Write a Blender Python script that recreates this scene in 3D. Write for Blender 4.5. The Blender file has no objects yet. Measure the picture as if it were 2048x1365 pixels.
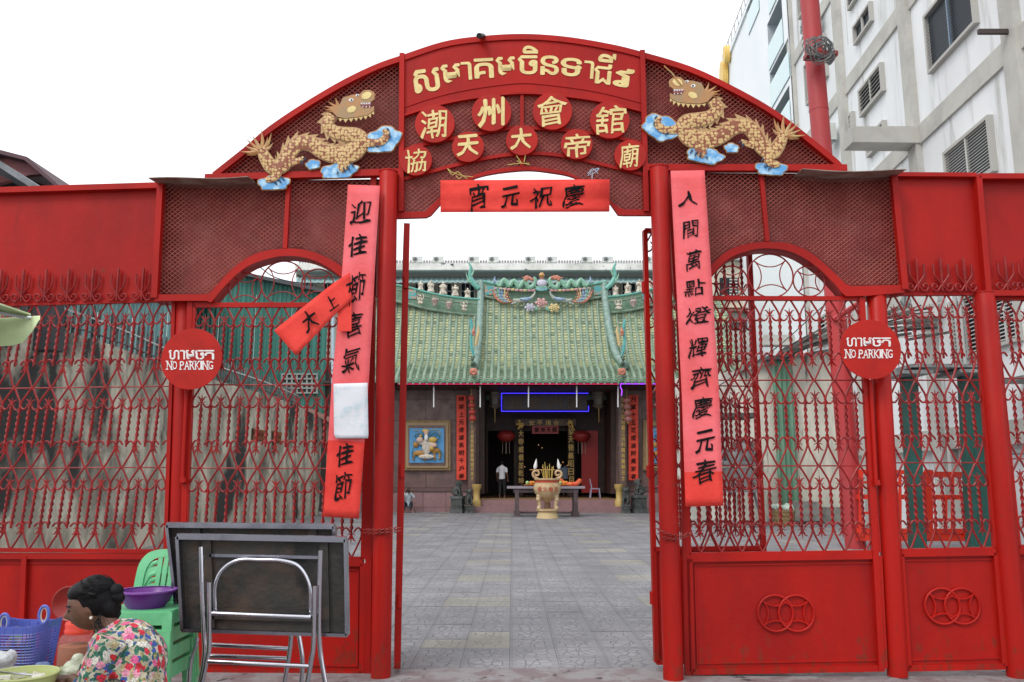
import bpy, bmesh, math, random
from mathutils import Vector, Matrix
random.seed(7)
C = bpy.context.scene.collection
SC = bpy.context.scene
V = Vector
PI = math.pi

# ---------------------------------------------------------------- camera, sky, sun, exposure
FPX, CX, CY = 1651.0, 1024.0, 682.5          # focal length and centre, in pixels of the 2048 px wide photograph
TH = math.radians(9.4); CAMZ = 1.5
cd = bpy.data.cameras.new('camera'); cam = bpy.data.objects.new('camera', cd); C.objects.link(cam)
cam.location = (0, 0, CAMZ); cam.rotation_euler = (math.radians(90) + TH, 0, 0)
cd.sensor_width = 36; cd.lens = FPX / 2048 * 36; cd.clip_start = 0.1; cd.clip_end = 800
SC.camera = cam
W_ = bpy.data.worlds.new('World'); SC.world = W_; W_.use_nodes = True
wn, wl = W_.node_tree.nodes, W_.node_tree.links; wn.clear()
sky = wn.new('ShaderNodeTexSky'); sky.sky_type = 'NISHITA'; sky.sun_disc = False
sky.sun_elevation = math.radians(46); sky.sun_rotation = math.radians(218); sky.air_density = 1.0; sky.dust_density = 3.0
cl = wn.new('ShaderNodeMixRGB'); cl.inputs[0].default_value = 0.86; cl.inputs[2].default_value = (15.0, 15.3, 15.8, 1)   # closed bright cloud
wl.new(sky.outputs[0], cl.inputs[1])
bg = wn.new('ShaderNodeBackground'); bg.inputs[1].default_value = 0.09; wl.new(cl.outputs[0], bg.inputs[0])
wo = wn.new('ShaderNodeOutputWorld'); wl.new(bg.outputs[0], wo.inputs[0])
sd = bpy.data.lights.new('sun', 'SUN'); sd.energy = 1.2; sd.angle = math.radians(22); sd.color = (1, .965, .91)
sun = bpy.data.objects.new('sun', sd); C.objects.link(sun)
sun.rotation_euler = (math.radians(44), 0, math.radians(-38))
SC.view_settings.view_transform = 'Standard'; SC.view_settings.look = 'None'
SC.view_settings.exposure = 0.14; SC.view_settings.gamma = 1; SC.view_settings.use_curve_mapping = False
SC.render.engine = 'CYCLES'
SC.cycles.max_bounces = 6; SC.cycles.diffuse_bounces = 4; SC.cycles.transparent_max_bounces = 12
SC.cycles.use_denoising = True

# ---------------------------------------------------------------- pixel -> place
_f = V((0, math.cos(TH), math.sin(TH))); _u = V((0, -math.sin(TH), math.cos(TH)))
def ray(px, py): return _f + V((1, 0, 0)) * ((px - CX) / FPX) + _u * ((CY - py) / FPX)
def P(px, py, Y):
    d = ray(px, py); t = Y / d.y; return V((d.x * t, Y, CAMZ + d.z * t))
def PX(px, py, X):
    d = ray(px, py); t = X / d.x; return V((X, d.y * t, CAMZ + d.z * t))
def PG(px, py, z=0):
    d = ray(px, py); t = (z - CAMZ) / d.z; return V((d.x * t, d.y * t, z))
GK = 0.03; GY = 6.65
def G(px, py, off=0.0):                       # a point on the plane of the red gate
    d = ray(px, py); t = (GY + off) / (d.y + GK * d.x); return V((d.x * t, d.y * t, CAMZ + d.z * t))
GN = V((GK, 1, 0)).normalized()               # pointing away from the street
def lerp(a, b, t): return a + (b - a) * t

# ---------------------------------------------------------------- materials
MATS = {}
def mat(name, col, rough=.5, metal=0, col2=None, scale=3, stretch=(1, 1, 1), lo=.4, hi=.62, bump=0, bscale=60, emit=0,
        detail=6, dirt=0, col3=None, scale3=8, lo3=.6, hi3=.7, stretch3=(1, 1, 1), spec=.5, alpha=1, trans=0, coat=0):
    if name in MATS: return MATS[name]
    m = bpy.data.materials.new(name); m.use_nodes = True; MATS[name] = m
    n, l = m.node_tree.nodes, m.node_tree.links
    b = n['Principled BSDF']
    def rgba(c): return (c[0], c[1], c[2], 1)
    b.inputs['Base Color'].default_value = rgba(col); b.inputs['Roughness'].default_value = rough; b.inputs['Metallic'].default_value = metal
    b.inputs['Specular IOR Level'].default_value = spec
    if coat: b.inputs['Coat Weight'].default_value = coat
    if alpha < 1: b.inputs['Alpha'].default_value = alpha
    if trans: b.inputs['Transmission Weight'].default_value = trans
    g = n.new('ShaderNodeNewGeometry')
    def noise(sc, st, det=6):
        mp = n.new('ShaderNodeMapping'); mp.inputs['Scale'].default_value = st; l.new(g.outputs['Position'], mp.inputs[0])
        t = n.new('ShaderNodeTexNoise'); t.inputs['Scale'].default_value = sc; t.inputs['Detail'].default_value = det; t.inputs['Roughness'].default_value = .62
        l.new(mp.outputs[0], t.inputs[0]); return t
    def ramp(t, a, c):
        r = n.new('ShaderNodeMapRange'); r.inputs[1].default_value = a; r.inputs[2].default_value = c; l.new(t.outputs[0], r.inputs[0]); return r
    out = None
    if col2:
        t = noise(scale, stretch, detail); r = ramp(t, lo, hi)
        mx = n.new('ShaderNodeMixRGB'); mx.inputs[1].default_value = rgba(col); mx.inputs[2].default_value = rgba(col2)
        l.new(r.outputs[0], mx.inputs[0]); out = mx.outputs[0]
        if metal or rough < .45:
            rr = n.new('ShaderNodeMapRange'); rr.inputs[3].default_value = rough; rr.inputs[4].default_value = min(1, rough + .2); l.new(r.outputs[0], rr.inputs[0]); l.new(rr.outputs[0], b.inputs['Roughness'])
    if col3:
        t = noise(scale3, stretch3, 8); r = ramp(t, lo3, hi3)
        mx = n.new('ShaderNodeMixRGB'); mx.inputs[2].default_value = rgba(col3)
        if out: l.new(out, mx.inputs[1])
        else: mx.inputs[1].default_value = rgba(col)
        l.new(r.outputs[0], mx.inputs[0]); out = mx.outputs[0]
    if dirt:                                   # rust, chips and splashed grime, thicker near the ground
        t = noise(17, (1, 1, .5), 9); sp = n.new('ShaderNodeSeparateXYZ'); l.new(g.outputs['Position'], sp.inputs[0])
        zr = n.new('ShaderNodeMapRange'); zr.inputs[1].default_value = 0; zr.inputs[2].default_value = .45; zr.inputs[3].default_value = .16; zr.inputs[4].default_value = 0; l.new(sp.outputs[2], zr.inputs[0])
        ad = n.new('ShaderNodeMath'); ad.operation = 'ADD'; l.new(t.outputs[0], ad.inputs[0]); l.new(zr.outputs[0], ad.inputs[1])
        r = n.new('ShaderNodeMapRange'); r.inputs[1].default_value = .635; r.inputs[2].default_value = .74; r.inputs[4].default_value = .8 * dirt; l.new(ad.outputs[0], r.inputs[0])
        mx = n.new('ShaderNodeMixRGB'); mx.inputs[2].default_value = (.20, .026, .014, 1); l.new(out, mx.inputs[1]); l.new(r.outputs[0], mx.inputs[0]); out = mx.outputs[0]
        t2 = noise(14, (1, 1, .10), 7); r2 = ramp(t2, .60, .74); rm = n.new('ShaderNodeMath'); rm.operation = 'MULTIPLY'; rm.inputs[1].default_value = .5 * dirt; l.new(r2.outputs[0], rm.inputs[0])
        mx = n.new('ShaderNodeMixRGB'); mx.inputs[2].default_value = (.20, .012, .01, 1); l.new(out, mx.inputs[1]); l.new(rm.outputs[0], mx.inputs[0]); out = mx.outputs[0]
    if out: l.new(out, b.inputs['Base Color'])
    if bump:
        t = noise(bscale, (1, 1, 1), 5); bp = n.new('ShaderNodeBump'); bp.inputs['Strength'].default_value = bump; bp.inputs['Distance'].default_value = .02
        l.new(t.outputs[0], bp.inputs['Height']); l.new(bp.outputs[0], b.inputs['Normal'])
    if emit:
        b.inputs['Emission Color'].default_value = rgba(col); b.inputs['Emission Strength'].default_value = emit
    return m

RED = mat('red gloss paint', (.42, .010, .006), .38, dirt=.9, spec=.2, col2=(.29, .008, .006), scale=1.3, stretch=(1, 1, .5), bump=.08, bscale=45, col3=(.55, .12, .10), scale3=22, lo3=.71, hi3=.76)
REDSHEET = mat('red sheet paint', (.41, .010, .006), .45, dirt=1.0, spec=.2, col2=(.27, .007, .006), scale=1.2, stretch=(1.4, 1, .6), lo=.35, hi=.7, bump=.45, bscale=2.2, col3=(.75, .55, .52), scale3=26, lo3=.775, hi3=.79, stretch3=(1, 1, .12))
REDIRON = mat('red ironwork paint', (.30, .009, .008), .30, spec=.38, col2=(.19, .007, .008), scale=9, bump=.15, bscale=90)
REDOLD = mat('faded red backing sheet', (.26, .026, .02), .6, col2=(.14, .016, .013), scale=2.2, lo=.35, hi=.65, col3=(.30, .08, .07), scale3=5, lo3=.5, hi3=.75)
REDPOLE = mat('red pole paint', (.46, .028, .03), .35, col2=(.38, .04, .045), scale=.8, stretch=(1, 1, .3), bump=.03)
WIRE = mat('rusty pink wire', (.46, .13, .10), .6, col2=(.32, .07, .06), scale=6)
CREAM = mat('cream letter paint', (.78, .62, .27), .55, col2=(.66, .50, .20), scale=12, bump=.15, bscale=40)
WHITEPAINT = mat('stencil white paint', (.78, .74, .72), .6, col3=(.5, .05, .04), scale3=60, lo3=.60, hi3=.64)
INK = mat('black ink', (.008, .008, .009), .8, spec=.1)
PAPERPINK = mat('sun faded pink paper', (.84, .165, .185), .7, spec=.2, col2=(.76, .115, .12), scale=2.0, lo=.4, hi=.65, bump=.5, bscale=9)
PAPERRED = mat('red banner paper', (.78, .065, .05), .7, spec=.2, col2=(.68, .045, .035), scale=3, bump=.5, bscale=9)
PAPERWHITE = mat('crumpled white paper', (.68, .69, .74), .8, col2=(.52, .62, .67), scale=9, lo=.5, hi=.62, bump=.25, bscale=9)
CHAIN = mat('painted chain', (.25, .03, .025), .45, metal=.2)
GOLDP = mat('dragon gold paint', (.50, .27, .10), .55, col2=(.42, .18, .06), scale=14, lo=.35, hi=.65, col3=(.40, .36, .16), scale3=9, lo3=.55, hi3=.7)
BROWNP = mat('dragon brown paint', (.42, .22, .10), .55, col2=(.50, .34, .15), scale=16)
BLUEP = mat('cloud blue paint', (.10, .34, .66), .5, col2=(.50, .72, .86), scale=11, lo=.46, hi=.62)
DARKRED = mat('dark mouth paint', (.20, .03, .03), .5)
WHITEP = mat('white enamel', (.8, .8, .78), .4)
BLACKP = mat('black enamel', (.012, .012, .014), .45)
def scale_mat():
    m = bpy.data.materials.new('dragon scales'); m.use_nodes = True; n, l = m.node_tree.nodes, m.node_tree.links; b = n['Principled BSDF']; b.inputs['Roughness'].default_value = .5
    g = n.new('ShaderNodeNewGeometry'); v = n.new('ShaderNodeTexVoronoi'); v.feature = 'F1'; v.inputs['Scale'].default_value = 36; v.inputs['Randomness'].default_value = .6
    l.new(g.outputs['Position'], v.inputs[0]); r = n.new('ShaderNodeValToRGB'); r.color_ramp.elements[0].position = .46; r.color_ramp.elements[0].color = (.60, .41, .17, 1)
    r.color_ramp.elements[1].position = .58; r.color_ramp.elements[1].color = (.25, .07, .03, 1); l.new(v.outputs['Distance'], r.inputs[0]); l.new(r.outputs[0], b.inputs['Base Color'])
    bp = n.new('ShaderNodeBump'); bp.inputs['Strength'].default_value = .35; bp.inputs['Distance'].default_value = -.01; l.new(v.outputs['Distance'], bp.inputs['Height']); l.new(bp.outputs[0], b.inputs['Normal'])
    return m
SCALES = scale_mat()
STEEL = mat('stainless steel tube', (.62, .62, .68), .10, metal=1)
STEELRIM = mat('brushed steel rim', (.36, .36, .42), .18, metal=1, col2=(.22, .22, .26), scale=5)
UNDER = mat('grimy table underside', (.045, .042, .038), .5, metal=.4, col2=(.10, .062, .045), scale=5, lo=.45, hi=.7, bump=.3, bscale=20, col3=(.02, .02, .02), scale3=3, lo3=.5, hi3=.6)
GREENPL = mat('mint green plastic', (.19, .60, .30), .35, col2=(.14, .50, .24), scale=4, spec=.4)
PURPLE = mat('purple plastic', (.16, .022, .26), .35)
PURPLERIM = mat('light purple rim', (.32, .10, .50), .3)
BLUEPL = mat('blue woven plastic', (.10, .14, .52), .4)
REDPL = mat('red plastic lid', (.75, .06, .03), .35)
CONCRETE = mat('weathered concrete', (.30, .29, .27), .85, col2=(.20, .195, .18), scale=2.5, bump=.4, bscale=25, col3=(.10, .10, .095), scale3=3, lo3=.58, hi3=.72)
STAINWALL = mat('stained plaster wall', (.62, .58, .47), .9, col2=(.27, .25, .20), scale=1.5, stretch=(1.6, .9, .45), lo=.42, hi=.58, bump=.35, bscale=12, col3=(.035, .034, .033), scale3=.55, lo3=.50, hi3=.60, stretch3=(1.3, 1.0, .6))
PALEWALL = mat('pale plaster wall', (.74, .72, .66), .9, col2=(.46, .45, .41), scale=1.3, stretch=(1, 1, .4), bump=.25, bscale=14, col3=(.20, .19, .17), scale3=1.6, lo3=.58, hi3=.70, stretch3=(2, 2, .4))
STREET = mat('street concrete', (.22, .215, .22), .85, col2=(.16, .155, .16), scale=3, bump=.4, bscale=40, col3=(.30, .17, .17), scale3=1.4, lo3=.56, hi3=.66)

# ---------------------------------------------------------------- mesh builder
WO = {}                                       # world origin of every object built
def wo(o): return WO.get(o.name, V((0, 0, 0))) if o else V((0, 0, 0))
class MB:
    def __init__(s): s.v = []; s.f = []; s.mi = []; s.m = 0
    def add(s, vs, fs):
        k = len(s.v); s.v += [tuple(a) for a in vs]
        for f in fs: s.f.append([k + i for i in f]); s.mi.append(s.m)
        return s
    def box(s, c, d, R=None):
        c = V(c); h = V(d) / 2; vs = []
        for z in (-1, 1):
            for y in (-1, 1):
                for x in (-1, 1):
                    p = V((x * h.x, y * h.y, z * h.z)); vs.append(c + (R @ p if R else p))
        return s.add(vs, [(0, 2, 3, 1), (4, 5, 7, 6), (0, 1, 5, 4), (2, 6, 7, 3), (0, 4, 6, 2), (1, 3, 7, 5)])
    def bar(s, a, b, w, d, side=None):         # rectangular bar from a to b, width w across, depth d along the gate normal
        a = V(a); b = V(b); t = (b - a).normalized(); n = V(side) if side else GN
        n = (n - t * n.dot(t)).normalized(); x = t.cross(n)
        vs = [p + x * (i * w / 2) + n * (j * d / 2) for p in (a, b) for i, j in ((-1, -1), (1, -1), (1, 1), (-1, 1))]
        return s.add(vs, [(3, 2, 1, 0), (4, 5, 6, 7), (0, 1, 5, 4), (1, 2, 6, 5), (2, 3, 7, 6), (3, 0, 4, 7)])
    def prism(s, front, back):                 # two matching loops
        n = len(front); return s.add(list(front) + list(back), [tuple(range(n))[::-1], tuple(range(n, 2 * n))] + [(i, (i + 1) % n, n + (i + 1) % n, n + i) for i in range(n)])
    def strip(s, A, B, d, nrm=None):           # band between polylines A and B with depth d
        nn = V(nrm) if nrm else GN; n = len(A); vs = []
        for a, b in zip(A, B): vs += [V(a), V(b), V(b) + nn * d, V(a) + nn * d]
        fs = [(0, 1, 2, 3), (4 * n - 1, 4 * n - 2, 4 * n - 3, 4 * n - 4)]
        for i in range(n - 1):
            k = 4 * i
            for j in range(4): fs.append((k + j, k + 4 + j, k + 4 + (j + 1) % 4, k + (j + 1) % 4))
        return s.add(vs, fs)
    def tube(s, pts, r, seg=8, closed=False, el=None, up=None):
        pts = [V(p) for p in pts]; n = len(pts); rs = r if isinstance(r, (list, tuple)) else [r] * n
        vs = []; nrm = None
        for i, p in enumerate(pts):
            if closed: t = pts[(i + 1) % n] - pts[i - 1]
            else: t = pts[min(i + 1, n - 1)] - pts[max(i - 1, 0)]
            t = t.normalized() if t.length > 1e-9 else V((0, 0, 1))
            if nrm is None:
                a = V(up) if up else (V((0, 1, 0)) if abs(t.y) < .9 else V((1, 0, 0))); nrm = (a - t * a.dot(t)).normalized()
            else:
                nrm = nrm - t * nrm.dot(t); nrm = nrm.normalized() if nrm.length > 1e-6 else t.orthogonal().normalized()
            b = t.cross(nrm)
            e = el if el else 1
            for k in range(seg):
                a = 2 * PI * k / seg; vs.append(p + nrm * (math.cos(a) * rs[i] * e) + b * (math.sin(a) * rs[i]))
        fs = []
        for i in range(n if closed else n - 1):
            j = (i + 1) % n
            for k in range(seg): fs.append((i * seg + k, i * seg + (k + 1) % seg, j * seg + (k + 1) % seg, j * seg + k))
        if not closed: fs += [tuple(range(seg))[::-1], tuple(range((n - 1) * seg, n * seg))]
        return s.add(vs, fs)
    def lathe(s, prof, c, seg=16, R=None, sx=1, sy=1, caps=True):
        c = V(c); vs = []
        for r, z in prof:
            for k in range(seg):
                a = 2 * PI * k / seg; p = V((r * math.cos(a) * sx, r * math.sin(a) * sy, z)); vs.append(c + (R @ p if R else p))
        n = len(prof); fs = [(i * seg + k, i * seg + (k + 1) % seg, (i + 1) * seg + (k + 1) % seg, (i + 1) * seg + k) for i in range(n - 1) for k in range(seg)]
        if caps: fs += [tuple(range(seg))[::-1], tuple(range((n - 1) * seg, n * seg))]
        return s.add(vs, fs)
    def ell(s, c, r, seg=14, R=None):
        r = V(r) if not isinstance(r, (int, float)) else V((r, r, r)); n = max(5, seg // 2 + 1)
        prof = [(math.sin(PI * (i + .02) / (n - .96)), -math.cos(PI * (i + .02) / (n - .96))) for i in range(n)]
        c = V(c); vs = []
        for rr, z in prof:
            for k in range(seg):
                a = 2 * PI * k / seg; p = V((rr * math.cos(a) * r.x, rr * math.sin(a) * r.y, z * r.z)); vs.append(c + (R @ p if R else p))
        fs = [(i * seg + k, i * seg + (k + 1) % seg, (i + 1) * seg + (k + 1) % seg, (i + 1) * seg + k) for i in range(n - 1) for k in range(seg)]
        fs += [tuple(range(seg))[::-1], tuple(range((n - 1) * seg, n * seg))]
        return s.add(vs, fs)
    def grid(s, fn, nu, nv):
        vs = [fn(i / nu, j / nv) for j in range(nv + 1) for i in range(nu + 1)]
        return s.add(vs, [(j * (nu + 1) + i, j * (nu + 1) + i + 1, (j + 1) * (nu + 1) + i + 1, (j + 1) * (nu + 1) + i) for j in range(nv) for i in range(nu)])
    def mesh(s, name, mats, org=V((0, 0, 0)), smooth=False):
        me = bpy.data.meshes.new(name); me.from_pydata([(a[0] - org.x, a[1] - org.y, a[2] - org.z) for a in s.v], [], s.f)
        for m in (mats if isinstance(mats, (list, tuple)) else [mats]): me.materials.append(m)
        if any(s.mi): me.polygons.foreach_set('material_index', s.mi)
        if smooth:
            me.polygons.foreach_set('use_smooth', [True] * len(me.polygons))
            try: me.set_sharp_from_angle(angle=math.radians(42))
            except Exception: pass
        me.validate(); me.update(); return me
    def build(s, name, mats, parent=None, org=None, smooth=False, label=None, recalc=True):
        o_ = wo(parent) if parent else (V(org) if org is not None else base_of(s.v))
        me = s.mesh(name, mats, o_, False)
        if recalc:
            b = bmesh.new(); b.from_mesh(me); bmesh.ops.recalc_face_normals(b, faces=b.faces); b.to_mesh(me); b.free()
        if smooth:
            me.polygons.foreach_set('use_smooth', [True] * len(me.polygons)); me.set_sharp_from_angle(angle=math.radians(42))
        ob = bpy.data.objects.new(name, me); C.objects.link(ob)
        if parent: ob.parent = parent
        else: ob.location = o_
        WO[ob.name] = V(o_)
        if label: ob['label'] = label
        return ob
def base_of(vs):
    n = len(vs); return V((sum(a[0] for a in vs) / n, sum(a[1] for a in vs) / n, min(a[2] for a in vs)))
def thing(name, loc, label, cat, group=None):
    o = bpy.data.objects.new(name, None); C.objects.link(o); o.location = loc; o.empty_display_size = .1
    WO[o.name] = V(loc); o['label'] = label; o['category'] = cat
    if group: o['group'] = group
    return o
def tag(o, label, cat, group=None):
    o['label'] = label; o['category'] = cat
    if group: o['group'] = group
    return o
def struct(o): o['kind'] = 'structure'; return o
def stuff(o): o['kind'] = 'stuff'; return o
def inst(name, me, loc, parent, R=None, scale=None):   # an individual that shares mesh data; loc in world
    o = bpy.data.objects.new(name, me); C.objects.link(o); o.parent = parent; o.location = V(loc) - wo(parent)
    if R is not None: o.rotation_euler = R
    if scale: o.scale = scale
    WO[o.name] = V(loc); return o
def dup(root, loc, rz=None, label=None, sc=None):
    def cp(o, par):
        c = o.copy(); C.objects.link(c); c.parent = par
        for ch in [x for x in bpy.data.objects if x.parent == o]: cp(ch, c)
        return c
    r = cp(root, None); r.location = loc
    if rz is not None: r.rotation_euler.z = rz
    if sc: r.scale = sc
    if label: r['label'] = label
    return r
def remesh(mb, name, m, parent=None, org=None, voxel=.012, smooth=3, label=None):
    o = mb.build(name, m, parent, org)
    md = o.modifiers.new('r', 'REMESH'); md.mode = 'VOXEL'; md.voxel_size = voxel; md.use_smooth_shade = True
    if smooth: s2 = o.modifiers.new('s', 'SMOOTH'); s2.factor = .5; s2.iterations = smooth
    dg = bpy.context.evaluated_depsgraph_get(); dg.update()
    me = bpy.data.meshes.new_from_object(o.evaluated_get(dg)); o.modifiers.clear(); old = o.data; o.data = me; bpy.data.meshes.remove(old)
    if not me.materials: me.materials.append(m)
    me.polygons.foreach_set('use_smooth', [True] * len(me.polygons))
    if label: o['label'] = label
    return o
def spline(pts, n=6, closed=False):
    pts = [V(p) if len(p) == 3 else V((p[0], p[1], 0)) for p in pts]; out = []; k = len(pts)
    for i in range(k if closed else k - 1):
        p0 = pts[i - 1] if (i > 0 or closed) else pts[0] * 2 - pts[1]; p1 = pts[i]; p2 = pts[(i + 1) % k]
        p3 = pts[(i + 2) % k] if (i + 2 < k or closed) else pts[-1] * 2 - pts[-2]
        for j in range(n):
            t = j / n; out.append(.5 * ((2 * p1) + (p2 - p0) * t + (2 * p0 - 5 * p1 + 4 * p2 - p3) * t * t + (3 * p1 - p0 - 3 * p2 + p3) * t ** 3))
    if not closed: out.append(pts[-1])
    return out
# lettering: outlines of single characters, fitted one by one
_GL = {}
def glyph(s, bold=0.0):
    k = (s, bold)
    if k in _GL: return _GL[k]
    c = bpy.data.curves.new('t', 'FONT'); c.body = s; c.offset = bold; c.resolution_u = 3
    o = bpy.data.objects.new('t', c); C.objects.link(o)
    dg = bpy.context.evaluated_depsgraph_get(); dg.update(); m = bpy.data.meshes.new_from_object(o.evaluated_get(dg))
    vs = [(v.co.x, v.co.y) for v in m.vertices]; fs = [tuple(p.vertices) for p in m.polygons]
    bpy.data.objects.remove(o); bpy.data.curves.remove(c); bpy.data.meshes.remove(m)
    x0 = min(v[0] for v in vs); x1 = max(v[0] for v in vs); y0 = min(v[1] for v in vs); y1 = max(v[1] for v in vs)
    vs = [((x - x0) / max(1e-6, x1 - x0), (y - y0) / max(1e-6, y1 - y0)) for x, y in vs]
    _GL[k] = (vs, fs); return _GL[k]
def put_glyph(mb, s, box, fn, bold=.0, brush=0, rot=0, off=0):
    """box = (x0, y0, x1, y1) in pixels of the photograph, fn maps a pixel to its place"""
    vs, fs = glyph(s, 0); x0, y0, x1, y1 = box; cx, cy = (x0 + x1) / 2, (y0 + y1) / 2; w, h = x1 - x0, y1 - y0; ph = (len(mb.v) % 97) * .7; out = []
    for u, v in vs:
        a, b = u - .5, v - .5
        if brush:
            a += brush * (.05 * math.sin(7 * b + ph) + .03 * math.sin(13 * a + 5 * b + ph)); b += brush * (.13 * a + .05 * math.sin(6 * a + ph) + .02 * math.sin(17 * a - 9 * b))
        X, Y = a * w, -b * h; cr, sr = math.cos(rot), math.sin(rot)
        out.append(fn(cx + X * cr - Y * sr, cy + X * sr + Y * cr))
    mb.add(out, fs)
    if bold:                                  # a second, third ... pass of the brush, a hair apart
        for i, (dx, dy) in enumerate(((1, 0), (-1, 0), (0, 1), (0, -1))):
            vv = [V(p) for p in out]; ax = (fn(cx + 1, cy) - fn(cx, cy)).normalized(); az = V((0, 0, 1)); r = bold * .8 * (fn(x1, cy) - fn(x0, cy)).length
            mb.add([p + ax * dx * r + az * dy * r + V((0, -.0003 * (i + 1), 0)) for p in vv], fs)
# ================================================================ the setting: ground, street, courtyard paving
mb = MB(); mb.add([(-300, -60, -.02), (300, -60, -.02), (300, 500, -.02), (-300, 500, -.02)], [(0, 1, 2, 3)])
g0 = mb.build('ground', mat('ground concrete', (.20, .20, .20), .9, col2=(.15, .15, .15), scale=.5), org=(0, 0, -.02)); struct(g0)
mb = MB(); mb.add([(-12, -6, -.004), (12, -6, -.004), (12, 6.5, -.004), (-12, 6.5, -.004)], [(0, 1, 2, 3)])
st = mb.build('street', STREET, org=(0, 0, -.004)); struct(st)
# sill under the gate
mb = MB(); L = []; 
for i in range(41):
    x = -6 + 12 * i / 40; L.append((x, 6.36 - GK * x + .05 * math.sin(i * 1.7) + .03 * math.sin(i * 4.1)))
mb.prism([V((x, y, .012)) for x, y in L] + [V((6, 6.86, .012)), V((-6, 6.86, .012))], [V((x, y, -.03)) for x, y in L] + [V((6, 6.86, -.03)), V((-6, 6.86, -.03))])
sl = mb.build('gate_sill', mat('cracked red sill', (.20, .155, .16), .85, col2=(.26, .245, .25), scale=4, lo=.45, hi=.55, col3=(.05, .04, .04), scale3=5, lo3=.6, hi3=.64, bump=.8, bscale=18), org=(0, 6.5, -.03)); struct(sl)

def tile_mat(name, c1, c2, groove):
    m = bpy.data.materials.new(name); m.use_nodes = True; n, l = m.node_tree.nodes, m.node_tree.links; b = n['Principled BSDF']; b.inputs['Roughness'].default_value = .62
    g = n.new('ShaderNodeNewGeometry')
    def mp(sc, loc=(0, 0, 0)):
        q = n.new('ShaderNodeMapping'); q.inputs['Scale'].default_value = sc; q.inputs['Location'].default_value = loc; l.new(g.outputs['Position'], q.inputs[0]); return q
    # per tile tint
    sn = n.new('ShaderNodeVectorMath'); sn.operation = 'FLOOR'; q = mp((2.5, 2.5, 0)); l.new(q.outputs[0], sn.inputs[0])
    wn_ = n.new('ShaderNodeTexWhiteNoise'); l.new(sn.outputs[0], wn_.inputs[0])
    mx = n.new('ShaderNodeMixRGB'); mx.inputs[1].default_value = (*c1, 1); mx.inputs[2].default_value = (*c2, 1); l.new(wn_.outputs[0], mx.inputs[0])
    nz = n.new('ShaderNodeTexNoise'); nz.inputs['Scale'].default_value = 1.1; nz.inputs['Detail'].default_value = 7; l.new(g.outputs['Position'], nz.inputs[0])
    r0 = n.new('ShaderNodeMapRange'); r0.inputs[1].default_value = .35; r0.inputs[2].default_value = .7; r0.inputs[3].default_value = .72; r0.inputs[4].default_value = 1.12; l.new(nz.outputs[0], r0.inputs[0])
    m2 = n.new('ShaderNodeMixRGB'); m2.blend_type = 'MULTIPLY'; m2.inputs[0].default_value = 1; l.new(mx.outputs[0], m2.inputs[1]); l.new(r0.outputs[0], m2.inputs[2])
    # crazy paving inside the tile, small bricks along one edge band
    vo = n.new('ShaderNodeTexVoronoi'); vo.feature = 'DISTANCE_TO_EDGE'; vo.inputs['Scale'].default_value = 1; vo.inputs['Randomness'].default_value = .95; q2 = mp((11, 8, 0)); l.new(q2.outputs[0], vo.inputs[0])
    br = n.new('ShaderNodeTexBrick'); br.inputs['Scale'].default_value = 1; br.inputs['Mortar Size'].default_value = .007; br.inputs['Mortar Smooth'].default_value = .1; br.inputs['Brick Width'].default_value = .2; br.inputs['Row Height'].default_value = .05
    br.inputs['Color1'].default_value = br.inputs['Color2'].default_value = (1, 1, 1, 1); br.inputs['Mortar'].default_value = (0, 0, 0, 1); q3 = mp((1, 1, 1)); l.new(q3.outputs[0], br.inputs[0])
    sp = n.new('ShaderNodeSeparateXYZ'); l.new(g.outputs['Position'], sp.inputs[0])
    w = n.new('ShaderNodeMath'); w.operation = 'PINGPONG'; w.inputs[1].default_value = .2; a = n.new('ShaderNodeMath'); a.operation = 'ADD'; a.inputs[1].default_value = 80.02; l.new(sp.outputs[0], a.inputs[0]); l.new(a.outputs[0], w.inputs[0])
    wy = n.new('ShaderNodeMath'); wy.operation = 'PINGPONG'; wy.inputs[1].default_value = .2; ay = n.new('ShaderNodeMath'); ay.operation = 'ADD'; ay.inputs[1].default_value = .28; l.new(sp.outputs[1], ay.inputs[0]); l.new(ay.outputs[0], wy.inputs[0])
    mn = n.new('ShaderNodeMath'); mn.operation = 'MINIMUM'; l.new(w.outputs[0], mn.inputs[0]); l.new(wy.outputs[0], mn.inputs[1])
    w2 = n.new('ShaderNodeMath'); w2.operation = 'LESS_THAN'; w2.inputs[1].default_value = .055; l.new(mn.outputs[0], w2.inputs[0])
    r1 = n.new('ShaderNodeMapRange'); r1.inputs[1].default_value = .0; r1.inputs[2].default_value = .065; l.new(vo.outputs['Distance'], r1.inputs[0])
    hm = n.new('ShaderNodeMixRGB'); l.new(w2.outputs[0], hm.inputs[0]); l.new(r1.outputs[0], hm.inputs[1]); l.new(br.outputs['Color'], hm.inputs[2])
    m3 = n.new('ShaderNodeMixRGB'); m3.inputs[1].default_value = (*groove, 1); l.new(hm.outputs[0], m3.inputs[0]); l.new(m2.outputs[0], m3.inputs[2])
    l.new(m3.outputs[0], b.inputs['Base Color'])
    bp = n.new('ShaderNodeBump'); bp.inputs['Strength'].default_value = .8; bp.inputs['Distance'].default_value = .008; l.new(hm.outputs[0], bp.inputs['Height']); l.new(bp.outputs[0], b.inputs['Normal'])
    return m
TG = tile_mat('grey paving tile', (.262, .254, .270), (.292, .284, .300), (.14, .14, .155))
TY = tile_mat('yellowed paving tile', (.345, .325, .285), (.315, .305, .285), (.21, .20, .175))
mb = MB(); mb.add([(-12, 6.86, -.012), (14, 6.86, -.012), (14, 39, -.012), (-12, 39, -.012)], [(0, 1, 2, 3)])
pv = mb.build('courtyard_paving', mat('paving bed', (.22, .22, .23), .9), org=(0, 6.86, -.012)); struct(pv)
cand = []
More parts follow.
